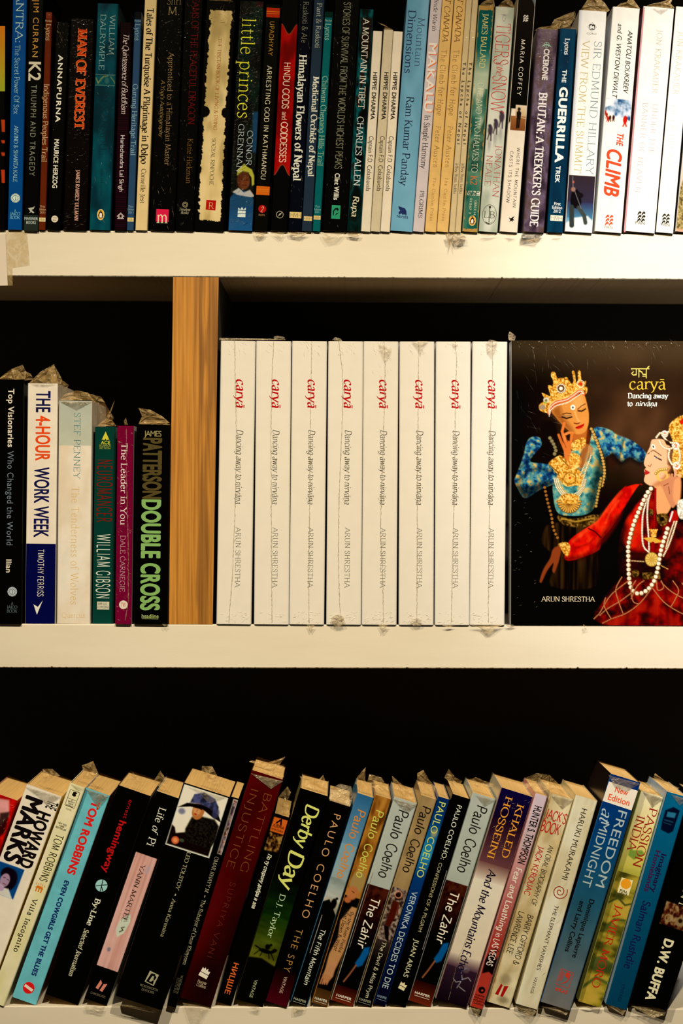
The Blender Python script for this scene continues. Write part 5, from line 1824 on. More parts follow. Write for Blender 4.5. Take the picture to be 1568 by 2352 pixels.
    c.line(z5([(752, 430), (810, 460), (860, 510)]), 3, (70, 6, 4)); c.poly(z5([(840, 560), (960, 400), (1050, 260), (1020, 360), (900, 540)]), (90, 8, 5), 8, .7)
    c.poly(z5([(490, 570), (550, 548), (590, 570), (592, 630), (565, 672), (520, 620)]), gold, 1.5)
    c.poly(z5([(505, 585), (515, 625), (500, 700), (470, 790), (455, 815), (440, 790), (450, 730), (395, 800), (350, 895), (332, 880), (365, 780), (420, 690), (440, 620), (470, 590)]), (130, 62, 32), 3)
    # neck, face in profile
    c.poly(z4([(1270, 1330), (1360, 1290), (1450, 1230)]) + z5([(1450, 60), (1470, 220), (1400, 330), (1340, 300), (1320, 80)]), (215, 150, 100), 3)
    c.poly(z4([(1310, 935), (1290, 950), (1278, 1000), (1250, 1060), (1228, 1130), (1232, 1162), (1245, 1180), (1230, 1198), (1232, 1215), (1238, 1240), (1228, 1290), (1250, 1320), (1300, 1336), (1360, 1310), (1420, 1240), (1470, 1150), (1470, 1030), (1400, 940)]), (225, 172, 130), 1.6)
    c.poly(z4([(1300, 1330), (1400, 1250), (1460, 1130), (1470, 1200), (1380, 1320)]), (160, 95, 60), 8, .6)
    c.poly(z4([(1430, 1010), (1480, 1000), (1470, 1180), (1430, 1150)]), (60, 30, 20), 5, .7)
    c.line(z4([(1288, 1040), (1310, 1030), (1375, 1075)]), 1.6, (70, 35, 20)); c.line(z4([(1318, 1080), (1345, 1098), (1378, 1115)]), 2.6, (40, 24, 24)); c.ell(*z4([(1332, 1094)])[0], 3.2, 2, (200, 200, 205)); c.ell(*z4([(1333, 1094)])[0], 1.6, 1.6, (30, 24, 30))
    c.line(z4([(1262, 1062), (1276, 1052)]), 1.6, (50, 28, 22)); c.line(z4([(1262, 1160), (1280, 1172), (1292, 1150)]), 1.8, (150, 90, 65))
    c.poly(z4([(1232, 1195), (1252, 1205), (1278, 1222), (1258, 1238), (1236, 1240), (1230, 1222), (1238, 1214)]), (165, 36, 40), 1.3)
    c.ell(*z4([(1308, 1000)])[0], 4.5, 6, (240, 225, 200), ang=-.5); c.ell(*z4([(1308, 1000)])[0], 1.6, 2.6, (40, 30, 24), ang=-.5)
    # her headdress and ear ornaments
    c.poly(z4([(1440, 850), (1470, 780), (1568, 725), (1700, 740), (1760, 900), (1740, 1150), (1600, 1260), (1500, 1240), (1470, 1120), (1480, 980)]), gold, 2)
    c.ell(*z4([(1565, 780)])[0], 9, 6, (185, 35, 20), ang=-.5)
    for (x, y, r) in ((1405, 890, 8), (1500, 992, 9), (1508, 1162, 9)):
        p = z4([(x, y)])[0]; c.ell(*p, r, r, (240, 225, 205)); c.ell(*p, r * .45, r * .5, (205, 120, 95), 2)
    for L in ([(1335, 920), (1370, 880), (1410, 900), (1440, 870)], [(1360, 950), (1390, 1000), (1450, 1020), (1500, 990)], [(1400, 920), (1440, 960), (1500, 970)], [(1450, 1020), (1440, 1090), (1470, 1150), (1505, 1160)], [(1520, 1000), (1540, 1080), (1520, 1160)]):
        c.beads(z4(L), 2.6, (242, 228, 195), (150, 110, 60), 1.6)
    c.poly(z4([(1400, 940), (1440, 950), (1470, 1000), (1420, 980)]), (40, 22, 12), 3)
    e = z4([(1385, 1250)])[0]
    for q in ring(14, 5, 20, e[0], e[1]): c.poly(q, (220, 175, 85))
    c.beads(z4([(1330, 1230), (1360, 1200), (1440, 1190)]), 3, (230, 190, 100), (90, 60, 20), 1.6)
    # her hand and bracelets
    c.line(z4([(1500, 1200), (1495, 1290), (1480, 1345)]), 6, (210, 150, 118), 1.5); c.line(z4([(1470, 1240), (1455, 1300), (1465, 1345)]), 6, (190, 125, 95), 1.5)
    c.line(z4([(1535, 1240), (1525, 1300), (1530, 1345)]), 7, (225, 165, 120), 1.5); c.line(z4([(1400, 1300), (1375, 1330), (1400, 1345)]), 5, (200, 130, 90), 1.5)
    c.poly(z5([(1370, 30), (1400, 10), (1480, -20), (1545, 0), (1540, 140), (1530, 190), (1500, 230), (1470, 250), (1430, 180), (1400, 110)]), (190, 125, 92), 3)
    c.poly(z5([(1490, 20), (1540, 0), (1545, 160), (1515, 230), (1480, 160)]), (225, 150, 100), 5, .8)
    c.line(z5([(1440, 70), (1450, 130)]), 1.6, (110, 60, 45)); c.line(z5([(1400, 60), (1440, 40)]), 1.6, (110, 60, 45))
    c.poly(z5([(1515, 220), (1540, 180), (1620, 180), (1640, 300), (1560, 350), (1520, 310)]), c.mottle([(170, 160, 140), (225, 215, 190), (245, 238, 220)], 3, 3, 5), 2)
    c.poly(z5([(1450, 300), (1500, 270), (1525, 340), (1510, 380), (1460, 360)]), (160, 18, 14), 2); c.line(z5([(1475, 285), (1465, 320), (1450, 365)]), 4, (225, 210, 200))
    c.line(z5([(1060, 420), (1040, 560), (1030, 700), (980, 900)]), 14, (14, 4, 3), 18, .75)
    c.line(z5([(1500, 420), (1470, 600), (1440, 820)]), 16, (20, 4, 3), 18, .6)
    for k in range(9): c.line(z5([(960 + k * 75, 900), (940 + k * 82, 1080), (900 + k * 90, 1250)]), 4 + k % 3 * 2, ((24, 4, 3), (190, 40, 20))[k % 2], 9, .4)
    # necklaces
    c.beads(z5([(1325, 90), (1325, 200), (1320, 330), (1320, 430)]), 2.6, (160, 16, 12), (60, 5, 4), 1.7)
    c.beads(z5([(1262, 150), (1240, 230), (1218, 330), (1215, 500), (1230, 590), (1275, 635)]), 2.3, (242, 230, 205), (120, 95, 70), 1.6)
    c.beads(z5([(1285, 120), (1265, 200), (1258, 330), (1270, 500), (1275, 620)]), 2.3, (238, 226, 200), (120, 95, 70), 1.6)
    c.beads(z5([(1510, 370), (1480, 470), (1440, 580), (1395, 670)]), 2.3, (238, 220, 180), (120, 90, 60), 1.6)
    c.beads(z5([(1490, 370), (1465, 440), (1440, 520), (1420, 600)]), 2, (230, 215, 180), (120, 90, 60), 1.6)
    c.poly(z5([(1335, 320), (1380, 300), (1435, 310), (1430, 380), (1390, 410), (1350, 385)]), dgold, 2); c.ell(*z5([(1385, 348)])[0], 5, 5, (20, 16, 14)); c.ell(*z5([(1288, 290)])[0], 6, 8, dgold, 2)
    c.poly(z5([(1280, 440), (1345, 440), (1335, 500), (1290, 505)]), gold, 1.5); c.poly(z5([(1220, 512), (1310, 500), (1400, 545), (1300, 560)]), (205, 160, 60), 1.5); c.beads(z5([(1278, 440), (1345, 440)]), 2.2, (235, 170, 80)); c.line(z5([(1305, 560), (1305, 620)]), 9, (130, 14, 10), 2)
    mc = z5([(1297, 695)])[0]
    c.ell(*mc, 16, 17, (120, 85, 30), 2); c.ell(*mc, 14.5, 15.5, (215, 180, 90), 2)
    for k in range(12):
        a = k * math.pi / 6; c.line([mc, (mc[0] + 14 * math.cos(a), mc[1] + 15 * math.sin(a))], 1, (150, 110, 45))
    c.ell(*mc, 5, 6, (190, 150, 65), 2)
    c.beads(z5([(1120, 708), (1240, 716)]), 1.8, (225, 190, 130)); c.beads(z5([(1360, 740), (1440, 780)]), 1.6, (220, 170, 90))
    c.poly(z5([(1215, 808), (1370, 808), (1375, 865), (1220, 868)]), dgold, 2); c.ell(*z5([(1155, 815)])[0], 9, 9, dgold, 3)
    # ivory skull-bead string
    mala = z5([(1290, 88), (1262, 120), (1232, 180), (1205, 240), (1170, 320), (1140, 400), (1112, 500), (1096, 590), (1098, 700), (1100, 800), (1108, 890), (1130, 960), (1180, 992), (1240, 975), (1290, 930), (1330, 860), (1350, 780), (1368, 670), (1390, 570), (1420, 480), (1440, 410)])
    c.beads(mala, 5.6, (240, 225, 190), (110, 70, 35), 1.85)
    c.beads([(x + 1.5, y + 1.5) for x, y in mala[2:]], 1.1, (175, 130, 85), None, 9.4)
    # bead fringes over the skirt
    for L in ([(1100, 880), (960, 990), (890, 1090), (850, 1160), (800, 1210)], [(1130, 980), (1020, 1060), (920, 1120), (850, 1180)], [(1300, 940), (1200, 1070), (1080, 1160), (950, 1210), (870, 1250)],
              [(1040, 850), (990, 950), (1010, 1050), (1050, 1160)], [(900, 1030), (890, 1100), (950, 1210)], [(1310, 950), (1400, 1060), (1500, 1130), (1600, 1180)], [(1380, 890), (1450, 960), (1550, 1020), (1640, 1050)],
              [(1230, 880), (1170, 930), (1120, 1040)], [(1340, 880), (1350, 960), (1400, 940), (1380, 880)], [(1480, 880), (1530, 960), (1500, 1040), (1460, 1110)], [(1160, 880), (1120, 960), (1140, 1060), (1190, 1080)], [(1560, 900), (1620, 980), (1700, 1040)]):
        c.beads(z5(L), 1.5, (205, 140, 95), (80, 30, 18), 1.9)
    c.mottle
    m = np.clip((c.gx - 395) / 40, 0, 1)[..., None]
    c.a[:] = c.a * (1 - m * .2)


bf = Book(2, XF1, XF1 + 1.9, 783.5, XF1 - XF0, (10, 8, 6), 'large black hardback facing out with two dancers in golden headdresses on its cover',
          None, back=-1, depth=33, hard=True, side=(232, 220, 196), wrap=.55, wear=.1, r=.8, pages=(.7, .64, .5))
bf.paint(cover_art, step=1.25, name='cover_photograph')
box('back_cover', -bf.w, 0, .0331, .0353, 0, bf.H, mat_cover((.7, .66, .58)), bf.root, .0003)
GOLD = (205, 175, 55)
U = lambda px: (px - XF0) / (XF1 - XF0)
bf.text('caryā', 'serif', 881, 84, U(1485), 26, GOLD, 'title_lettering', 'flat', label='gold lettering')
dev = [rect(42, 2.2, 0, 10), [(-20, 10), (-20, 8), (-14, 3), (-19, -2), (-21, 0), (-16, 3)], [(-21, -1), (-16, -6), (-8, -5), (-8, 10), (-10, 10), (-10, -2), (-15, -3)], rect(2.2, 20, -3, 0),
       rect(2.2, 22, 14, -1), [(-3, 4), (3, 1), (6, -4), (13, -4), (13, -1.5), (7, -1.5), (4, 4), (-2, 7)], rect(2.2, 22, 4, -2) if False else rect(8, 2, 9, -7), [(14, 10), (18, 16), (22, 17), (20, 13)]]
bf.shape(U(1468), 857, dev, (205, 190, 95), 'title_lettering')
bf.text('Dancing away', 'serifb', 909, 94, U(1486.5), 11.5, (235, 232, 225), 'subtitle_lettering', 'flat')
bf.text('to', 'serifb', 927, 12, U(1445), 11.5, (235, 232, 225), 'subtitle_lettering', 'flat')
bf.text('nirvāṇa', 'italb', 927, 50, U(1482), 11.5, (235, 232, 225), 'subtitle_lettering', 'flat')
bf.text('ARUN SHRESTHA', 'serif', 1376, 125, U(1304), 11, (225, 205, 165), 'author_lettering', 'flat')
bf.ridges(150, 786, 850, 41, -1.15, .5, (14, 46), h=.0012, wd=1.5, op=.12, u0=.02, u1=.98, name='plastic_creases_top', tint=(.6, .52, .42))
bf.ridges(120, 784, 800, 44, -1.3, .6, (4, 14), h=.0016, wd=2.0, op=.5, u0=.02, u1=.98, name='plastic_creases_edge', tint=(.7, .6, .46))
bf.ridges(90, 850, 1050, 42, -.9, .7, (14, 50), h=.0008, wd=.6, op=.22, u0=.02, u1=.3, name='plastic_creases_side', tint=(.6, .52, .42))
bf.ridges(50, 1150, 1420, 43, .1, .8, (4, 14), h=.0008, wd=.9, op=.35, u0=.01, u1=.12, name='plastic_creases_foot', tint=(.6, .5, .38))
bf.film([(1168, 781), (1166, 770), (1170, 761), (1176, 765), (1184, 772), (1182, 781), (1176, 784)], 6, .8, 2, 'plastic_knot', (.62, .52, .40))
bf.film([(1339, 1434), (1347, 1439), (1346, 1447), (1338, 1445), (1343, 1440)], -3, .6, .6, 'plastic_tail')
bf.film([(1160, 1436), (1172, 1442), (1183, 1438), (1176, 1434)], -2, .9, .8, 'plastic_tail', (.25, .2, .12))

# ------------------------------------------------------------------ bottom shelf
GB = 'leaning paperbacks on the bottom shelf'


def B3(bx, by, tx, ty, w, col, label, **k):
    k.setdefault('pages', (.86, .58, .23))
    return Book(3, bx, tx, ty, w, col, label, GB, back=min(4, (2313 - by) * 1.9), **k)


def art(c):
    c.a[:] = c.mottle([(150, 8, 8), (185, 14, 14), (200, 30, 24)], 12, 12, 3)
    c.poly([(20, 10), (50, 5), (62, 40), (50, 70), (30, 60)], (225, 190, 170), 5, .7)
    c.poly([(40, 40), (60, 30), (64, 80), (52, 100)], (20, 10, 10), 5, .8)


b = B3(-125, 2300, 40, 1839, 68, (180, 14, 14), 'red paperback in crinkled plastic, cut off at the left of the bottom shelf', wrap=1.0, painted=art)
b.ridges(120, 1840, 2000, 3, .8, .5, (4, 16), op=.5)


def art(c):
    c.a[:] = (232, 205, 180)
    y0 = 187
    c.poly([(-2, y0), (64, y0 - 1), (64, y0 + 75), (-2, y0 + 75)], (225, 205, 185))
    c.poly([(-2, y0 + 1), (63, y0), (62, y0 + 73), (-2, y0 + 74)], (14, 66, 130))
    c.ell(38, y0 + 34, 18, 26, (22, 16, 26), 4); c.ell(30, y0 + 22, 16, 15, (20, 14, 24), 3)
    c.ell(29, y0 + 38, 11, 16, (160, 125, 140), 2)
    c.poly([(10, y0 + 74), (24, y0 + 56), (44, y0 + 54), (60, y0 + 74)], (205, 190, 180), 3)
    c.ell(25, y0 + 58, 9, 7, (175, 140, 155), 2); c.line([(16, y0 + 48), (30, y0 + 54)], 3, (185, 150, 160))
    c.line([(24, y0 + 33), (28, y0 + 32)], 1.6, (40, 20, 30)); c.line([(33, y0 + 34), (37, y0 + 35)], 1.6, (40, 20, 30)); c.line([(27, y0 + 46), (34, y0 + 47)], 1.6, (90, 40, 50))


b = B3(-34, 2306, 142, 1830, 90, (232, 205, 180), 'wide pinkish-cream paperback with huge black capitals and a small portrait', side=(225, 165, 60), painted=art)
b.text('THE', 'sansb', 1842, 1859, .83, 26, (22, 18, 20))
b.text('HOWARD', 'chunk', 1866, 1993, .72, 28, (22, 18, 20))
b.text('MARKS', 'chunk', 1832, 1981, .33, 38, (22, 18, 20))
b.fold([(56, 1806), (140, 1830), (108, 1850), (90, 1830)], .35)
b.film([(99, 1800), (98, 1766), (120, 1766), (138, 1782), (114, 1790), (108, 1806)], 10, .45)


def house(c):
    c.a[:] = c.mottle([(216, 194, 126), (222, 200, 134), (226, 206, 142)], 30, 120, 2)


b = B3(9, 2314, 196, 1810, 37, (222, 200, 134), 'pale yellow paperback with a tiny orange house on its spine', painted=house)
b.shape(.5, 1834, ring(15, 1.2, 4), (60, 50, 40)) if False else b.shape(.48, 1836, [rect(23, 1, 0, 20), rect(23, 1, 0, -18), rect(1, 38, -11.5, 1), rect(1, 38, 11.5, 1), rect(23, .8, 0, 0)], (60, 50, 40))
b.shape(.5, 1824, [[(-5, -4), (-4, 4), (2, 6), (6, 3), (3, 1), (5, -3), (1, -6)]], (25, 20, 20))
for t, y, l in (('A', 1838, 3), ('BANTAM', 1842, 15), ('TRADE', 1846.5, 12), ('PAPERBACK', 1851, 19)):
    b.text(t, 'sansb', y, l, .48, 3.2, (40, 34, 28), 'publisher_lettering', 'flat')
b.text('NOVEL', 'sans', 1859, 14, .5, 4, (80, 68, 50), 'genre_lettering', 'flat')
for t, y, l in (('NEW YORK', 1893, 20), ('TIMES', 1898, 12), ('BESTSELLER', 1903, 25)):
    b.text(t, 'sansb', y, l, .46, 3.8, (45, 38, 30), 'praise_lettering', 'flat')
b.text('TOM ROBBINS', 'cond', 1918, 2024, .55, 17.5, (22, 18, 18), 'author_lettering')
b.shape(.5, 2041, [[(-10, 0), (-6, 6), (6, 6), (10, 0)], rect(3, 8, -6, -4), rect(3, 8, 0, -4), rect(3, 8, 6, -4)], (205, 110, 30), 'emblem')
b.shape(.5, 2041, [rect(1.2, 5, x, 11 + abs(x) * -.2) for x in (-10, -5, 0, 5, 10)], (205, 110, 30), 'emblem')
b.text('Villa Incognito', 'mono', 2064, 2186, .5, 11, (22, 18, 18), track=12)
b.fold([(162, 1800), (195, 1811), (180, 1818)], .3)

b = B3(82.5, 2307, 252.5, 1828, 58, (105, 170, 175), 'light turquoise paperback with plump red capitals and navy subtitle', side=(120, 70, 50), wear=.5)
b.text('TOM ROBBINS', 'chunk', 1841, 2008, .56, 18, (205, 35, 30), 'author_lettering')
b.text('EVEN COWGIRLS GET THE BLUES', 'chunk', 2023, 2241, .52, 10.5, (20, 40, 100))
b.shape(.5, 2269, [circ(13.5)], (205, 30, 28)); b.shape(.5, 2269, [rect(22, 6.5)], (225, 205, 170), rot=-.3)
b.fold([(198, 1812), (250, 1828), (226, 1858)], .55)
b.film([(191, 1789), (191, 1770), (188, 1758), (214, 1748), (230, 1786), (210, 1790)], 12, .5)
b.film([(204, 1804), (210, 1796), (228, 1806), (224, 1816)], 4, .4)

b = B3(179.5, 2308, 346.5, 1829, 80, (8, 7, 6), 'wide black paperback with red lowercase lettering and a small pale blue disc', wear=.2, side=(60, 40, 40))
b.text('ernest', 'sans', 1838, 1880, .50, 9.5, (165, 25, 25), 'author_lettering', track=1.1)
b.text('hemingway', 'sansb', 1886, 2004, .48, 16, (175, 25, 25), 'author_lettering')
b.shape(.5, 2034, [circ(14)], (150, 185, 195))
b.shape(.5, 2034, [[(-12, -4), (0, 2), (12, 7), (12, 5), (0, 0), (-12, -6)], [(-2, 13), (0, 13), (3, -13), (1, -13)], [(0, 1), (8, -10), (6, -11), (-1, 0)]], (20, 22, 26))
b.text('By-Line', 'serifb', 2064, 2126, .54, 12, (215, 200, 150))
b.text('Selected Journalism', 'italb', 2134, 2242, .52, 11, (195, 178, 130))
b.film([(295, 1790), (305, 1774), (320, 1788), (334, 1808), (318, 1806)], 8, .35)


def art(c):
    c.a[:] = (8, 7, 6)
    y0 = 148; y1 = 422
    P = c.mottle([(190, 130, 110), (202, 145, 122), (210, 156, 134)], 5, 200, 5)
    m = (c.gy > y0) & (c.gy < y1); c.a[m] = P[m]
    c.ell(40, y0 + 30, 6, 10, (165, 150, 155), 5, .5); c.ell(16, y0 + 232, 4, 5, (110, 105, 120), 2, .8)
    c.poly([(36, y0 + 138), (42, y0 + 156), (36, y0 + 186), (24, y0 + 200), (16, y0 + 182), (18, y0 + 160)], (196, 190, 150), 1.5)
    c.line([(26, y0 + 186), (32, y0 + 180), (27, y0 + 176), (33, y0 + 172)], 2, (25, 22, 24))
    for k in range(5): c.line([(27, y0 + 160 - k * 4), (35, y0 + 156 - k * 4)], 1, (60, 40, 40))


b = B3(245, 2312, 410.5, 1834, 54, (8, 7, 6), 'black paperback with a salmon pink plank pattern on its lower spine', painted=art, side=(200, 190, 160))
b.text('Life', 'serif', 1856, 1889, .5, 16, (215, 200, 165)); b.text('of', 'script', 1898, 1916, .5, 16, (215, 200, 165)); b.text('Pi', 'serif', 1924, 1943, .5, 17, (215, 200, 165))
b.text('YANN MARTEL', 'serif', 1985, 2117, .5, 10.5, (45, 34, 32), 'author_lettering')
b.shape(.5, 2266, [[(-9, -9), (-9, 13), (-2, 8), (-2, -9)], [(2, -9), (2, 8), (9, 13), (9, -9)]], (205, 120, 95), rot=-.25)
b.text('CANONGATE', 'serif', 2285, 36, .5, 4.5, (120, 105, 85), 'publisher_lettering', 'flat')
b.film([(352, 1795), (368, 1770), (382, 1790), (382, 1815), (360, 1804)], 12, .4)


def art(c):
    W = c.x1
    c.a[:] = (8, 7, 6)
    H = 178 - 30
    c.poly([(1, 3), (W - 1, 3), (W - 1, H), (1, H)], (215, 205, 180), 1)
    c.poly([(3, 5), (W - 3, 5), (W - 3, H - 2), (3, H - 2)], (222, 205, 165), 1)
    # a woman in a broad dark hat and fur coat at a table, freely drawn
    c.poly([(2, H - 48), (10, H - 44), (16, H - 32), (50, H - 46), (100, H - 46), (W - 4, H - 30), (W - 4, H - 3), (3, H - 3)], (22, 14, 12), 3)
    c.poly([(40, 70), (60, 62), (92, 60), (106, 72), (108, 110), (100, 128), (40, 128), (34, 100)], c.mottle([(12, 10, 9), (34, 30, 24)], 3, 3, 4), 4)
    c.ell(50, 52, 14, 21, (168, 100, 50), 2); c.ell(47, 50, 9, 13, (196, 130, 74), 4)
    c.line([(41, 47), (46, 46)], 1.7, (40, 25, 20)); c.line([(52, 47), (57, 47)], 1.7, (40, 25, 20)); c.ell(46, 61, 3.4, 1.8, (150, 30, 24)); c.line([(48, 48), (47, 55)], 1.4, (130, 70, 35))
    c.poly([(2, 58), (20, 42), (60, 34), (96, 46), (108, 62), (84, 56), (60, 46), (30, 48)], (16, 12, 14), 2)
    c.poly([(26, 40), (30, 18), (50, 8), (78, 14), (92, 30), (94, 48), (70, 38), (46, 36)], c.mottle([(28, 28, 46), (52, 54, 92), (72, 74, 120)], 7, 9, 3), 3)
    c.ell(14, 64, 8, 7, (70, 70, 112), 5, .7); c.ell(90, 46, 8, 12, (52, 52, 90), 4, .8)
    c.ell(20, H - 16, 9, 9, (195, 90, 50), 2); c.ell(20, H - 16, 5, 5, (220, 130, 70), 2); c.ell(34, H - 20, 6, 4, (60, 66, 50), 2)


b = B3(372, 2322, 528, 1831, 112, (8, 7, 6), 'widest black paperback, a hatted woman in a fur coat pictured at its head', wear=.1)
b.paint(art, 0.02, .98, None, 1962, 1.3, 'cover_picture')
b.text('LEO TOLSTOY', 'serif', 1957, 2045, .545, 8.5, (175, 160, 115), 'author_lettering')
b.text('*', 'serif', 2053, 2058, .545, 7, (175, 160, 115), 'author_lettering')
b.text('Anna Karenina', 'serif', 2064, 2152, .545, 8.5, (165, 150, 105))
b.shape(.6, 2247, [rect(23, 28)], (160, 148, 110), rot=-.15)
b.shape(.6, 2247, [[(-9, -12), (-6, 10), (2, 12), (9, 6), (7, -4), (9, -12)]], (14, 12, 10), rot=-.15)
b.shape(.6, 2247, [[(-3, -8), (-1, 6), (3, 6), (4, 0), (6, -3), (3, -4), (2, -8)]], (160, 148, 110), rot=-.15)
b.text('WORDSWORTH', 'serif', 2268, 44, .6, 5, (120, 110, 85), 'publisher_lettering', 'flat')
b.text('EDITIONS', 'serif', 2276, 30, .6, 5, (120, 110, 85), 'publisher_lettering', 'flat')
b.film([(462, 1778), (464, 1759), (487, 1760), (500, 1784), (478, 1800)], 10, .45)
b.film([(484, 1800), (497, 1780), (508, 1790), (520, 1815), (500, 1815)], 6, .35)
b.fold([(430, 1806), (520, 1831), (480, 1845), (455, 1820)], .25)


def art(c):
    W = c.x1
    c.a[:] = (8, 7, 6)
    c.poly([(8, 4), (W - 1, 4), (W - 1, 135), (8, 135)], (170, 155, 130), 1)
    c.poly([(10, 6), (W - 3, 6), (W - 3, 133), (10, 133)], c.mottle([(70, 50, 70), (120, 95, 105), (165, 140, 120), (130, 60, 50), (40, 30, 45)], 4, 9, 8), 1)


b = B3(404, 2316, 549, 1835, 23, (8, 7, 6), 'slim black paperback with a narrow picture strip beside the hatted woman', wear=.1, painted=art)
b.text('OMAR KHAYYÁM', 'serif', 1968, 2050, .5, 8.5, (190, 172, 125), 'author_lettering')
b.text('*', 'serif', 2056, 2062, .5, 7, (190, 172, 125), 'author_lettering')
b.text('The Rubaiyat of Omar Khayyam', 'serif', 2067, 2216, .5, 8.5, (180, 164, 118))
b.text('WORDSWORTH', 'serif', 2240, 2282, .62, 5, (110, 100, 75), 'publisher_lettering')
b.text('EDITIONS', 'serif', 2246, 2280, .3, 5, (110, 100, 75), 'publisher_lettering')


def art(c):
    c.a[:] = c.mottle([(56, 9, 10), (68, 12, 13), (76, 15, 16)], 40, 120, 4)
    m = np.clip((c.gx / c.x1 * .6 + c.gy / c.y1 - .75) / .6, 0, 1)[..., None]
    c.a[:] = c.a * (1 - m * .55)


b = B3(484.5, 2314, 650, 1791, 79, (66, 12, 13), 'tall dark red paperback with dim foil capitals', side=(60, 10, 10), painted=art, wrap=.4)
b.text('BATTLING', 'light', 1824, 2002, .70, 17, (118, 66, 32))
b.text('INJUSTICE', 'light', 1814, 1994, .27, 17, (118, 66, 32))
b.text('SUPRIYA VANI', 'light', 2027, 2198, .50, 12, (105, 44, 28), 'author_lettering', track=16)
b.shape(.5, 2236, [rect(21, 9, 0, -5), [(-10, 1), (10, 1), (10, 10), (5, 8), (3, 14), (0, 9), (-4, 14), (-6, 9), (-10, 12)]], (225, 205, 160), rot=-.2)
b.text('Harper', 'serif', 2256, 22, .52, 7, (195, 165, 120), 'publisher_lettering', 'flat')
b.text('Collins', 'serif', 2264, 22, .52, 7, (195, 165, 120), 'publisher_lettering', 'flat')
b.fold([(576, 1776), (650, 1794), (622, 1812)], .6)
b.film([(572, 1750), (576, 1746), (620, 1752), (655, 1738), (645, 1752), (632, 1768)], 40, .5)
b.film([(600, 1768), (628, 1754), (652, 1760), (652, 1786), (620, 1780)], 10, .4)


def art(c):
    c.a[:] = (8, 7, 6)
    c.poly([(-1, 8), (c.x1 + 1, 8), (c.x1 + 1, 42), (-1, 42)], (190, 88, 28), 1.5)
    c.poly([(-1, 44), (c.x1 + 1, 44), (c.x1 + 1, 84), (-1, 88)], c.mottle([(12, 8, 6), (40, 26, 14), (110, 70, 30), (150, 120, 60)], 5, 7, 4), 3)


b = B3(531, 2311, 664.5, 1878, 36, (8, 7, 6), 'shorter black paperback with an orange label and orange letters at its foot', painted=art)
b.shape(.5, 1889, ring(8, 2, 3), (25, 14, 8)) if False else b.shape(.5, 1888, [[(-8, -6), (0, 10), (8, -6), (4, -6), (0, 2), (-4, -6)], [(-8, -7), (8, -7), (8, -8), (-8, -8)]], (25, 14, 8), rot=-.25)
b.text('АЗБУКА', 'sansb', 1899, 26, .5, 6, (30, 16, 8), 'publisher_lettering', 'flat')
b.text('КЛАССИКА', 'sansb', 1907, 27, .5, 4, (30, 16, 8), 'publisher_lettering', 'flat')
b.text('По ту сторону добра и зла', 'sansbi', 1962, 2087, .5, 8.5, (215, 205, 150))
b.text('НИЦШЕ', 'sansb', 2212, 2283, .5, 11.5, (200, 92, 35), 'author_lettering')
b.film([(636, 1868), (640, 1830), (660, 1806), (668, 1820), (660, 1840), (666, 1872)], 8, .35)
b.film([(640, 1868), (645, 1848), (666, 1850), (664, 1874)], 14, .4)


def art(c):
    c.a[:] = (8, 8, 7)
    c.grad(190, 300, (8, 8, 7), (20, 44, 14)); c.grad(300, 410, (26, 50, 14), (88, 84, 22))
    n = c.noise(40, 14, 4)[..., None]; m = ((c.gy > 190) & (c.gy < 410))[..., None]
    c.a[:] = np.where(m, c.a * (.7 + .6 * n), c.a)
    c.a[c.gy > 410] = (8, 8, 7)
    y = 380
    c.ell(34, y + 2, 15, 5, (6, 8, 5), 2); c.poly([(44, y), (52, y - 10), (60, y - 8), (58, y - 3), (50, y + 4)], (6, 8, 5), 1.5)
    for a, d in ((20, -9), (28, -3), (42, 5), (48, 10)): c.line([(a, y + 4), (a + d, y + 16)], 2, (6, 8, 5))
    c.ell(36, y - 9, 6, 6, (6, 8, 5), 2); c.line([(20, y), (8, y - 4)], 3, (6, 8, 5)); c.ell(42, y - 15, 3, 3, (6, 8, 5), 1.5)
    c.poly([(0, 405), (30, 400), (64, 410), (64, 420), (0, 420)], (8, 8, 7), 4)


b = B3(603.5, 2313, 752.5, 1829, 66, (8, 8, 7), 'black and green paperback with yellow brush script and a galloping horse', painted=art, side=(140, 120, 70))
b.text('Derby', 'scriptb', 1851, 1948, .62, 30, (205, 195, 90), label='yellow brush lettering')
b.text('Day', 'scriptb', 1957, 2044, .58, 34, (205, 195, 90))
b.text('D.J. Taylor', 'serif', 2054, 2154, .52, 12.5, (180, 190, 130), 'author_lettering')
b.text('VINTAGE', 'sans', 2251, 2291, .5, 7.5, (170, 165, 110), 'publisher_lettering')
b.film([(688, 1782), (700, 1790), (735, 1796), (742, 1780), (752, 1806), (750, 1818), (700, 1806)], 14, .4)


def art(c):
    c.a[:] = (8, 7, 7)
    c.grad(410, c.y1, (30, 8, 12), (70, 14, 24))
    c.grad(395, 412, (8, 7, 7), (30, 8, 12))


b = B3(658.5, 2314, 805, 1854, 52, (8, 7, 7), 'black paperback with widely spaced bronze capitals and a maroon foot', painted=art)
b.text('PAULO COELHO', 'sansl', 1871, 2108, .55, 17, (195, 140, 85), 'author_lettering', track=1.35)
b.text('THE SPY', 'sansl', 2134, 2232, .50, 15.5, (160, 115, 60), track=1.3)
b.text('VINTAGE', 'sans', 2243, 2281, .55, 7.5, (190, 150, 120), 'publisher_lettering')
b.film([(755, 1836), (758, 1812), (780, 1800), (806, 1806), (810, 1830), (804, 1852)], 4, .6, tint=(.6, .52, .38))


def harper(b, y, ink=(215, 195, 150), w=30):
    b.text('HARPER', 'sansb', y, w, .5, 5.5, ink, 'publisher_lettering', 'flat')
    b.shape(.5, y + 6.5, [rect(w, .9)], ink, rot=0)


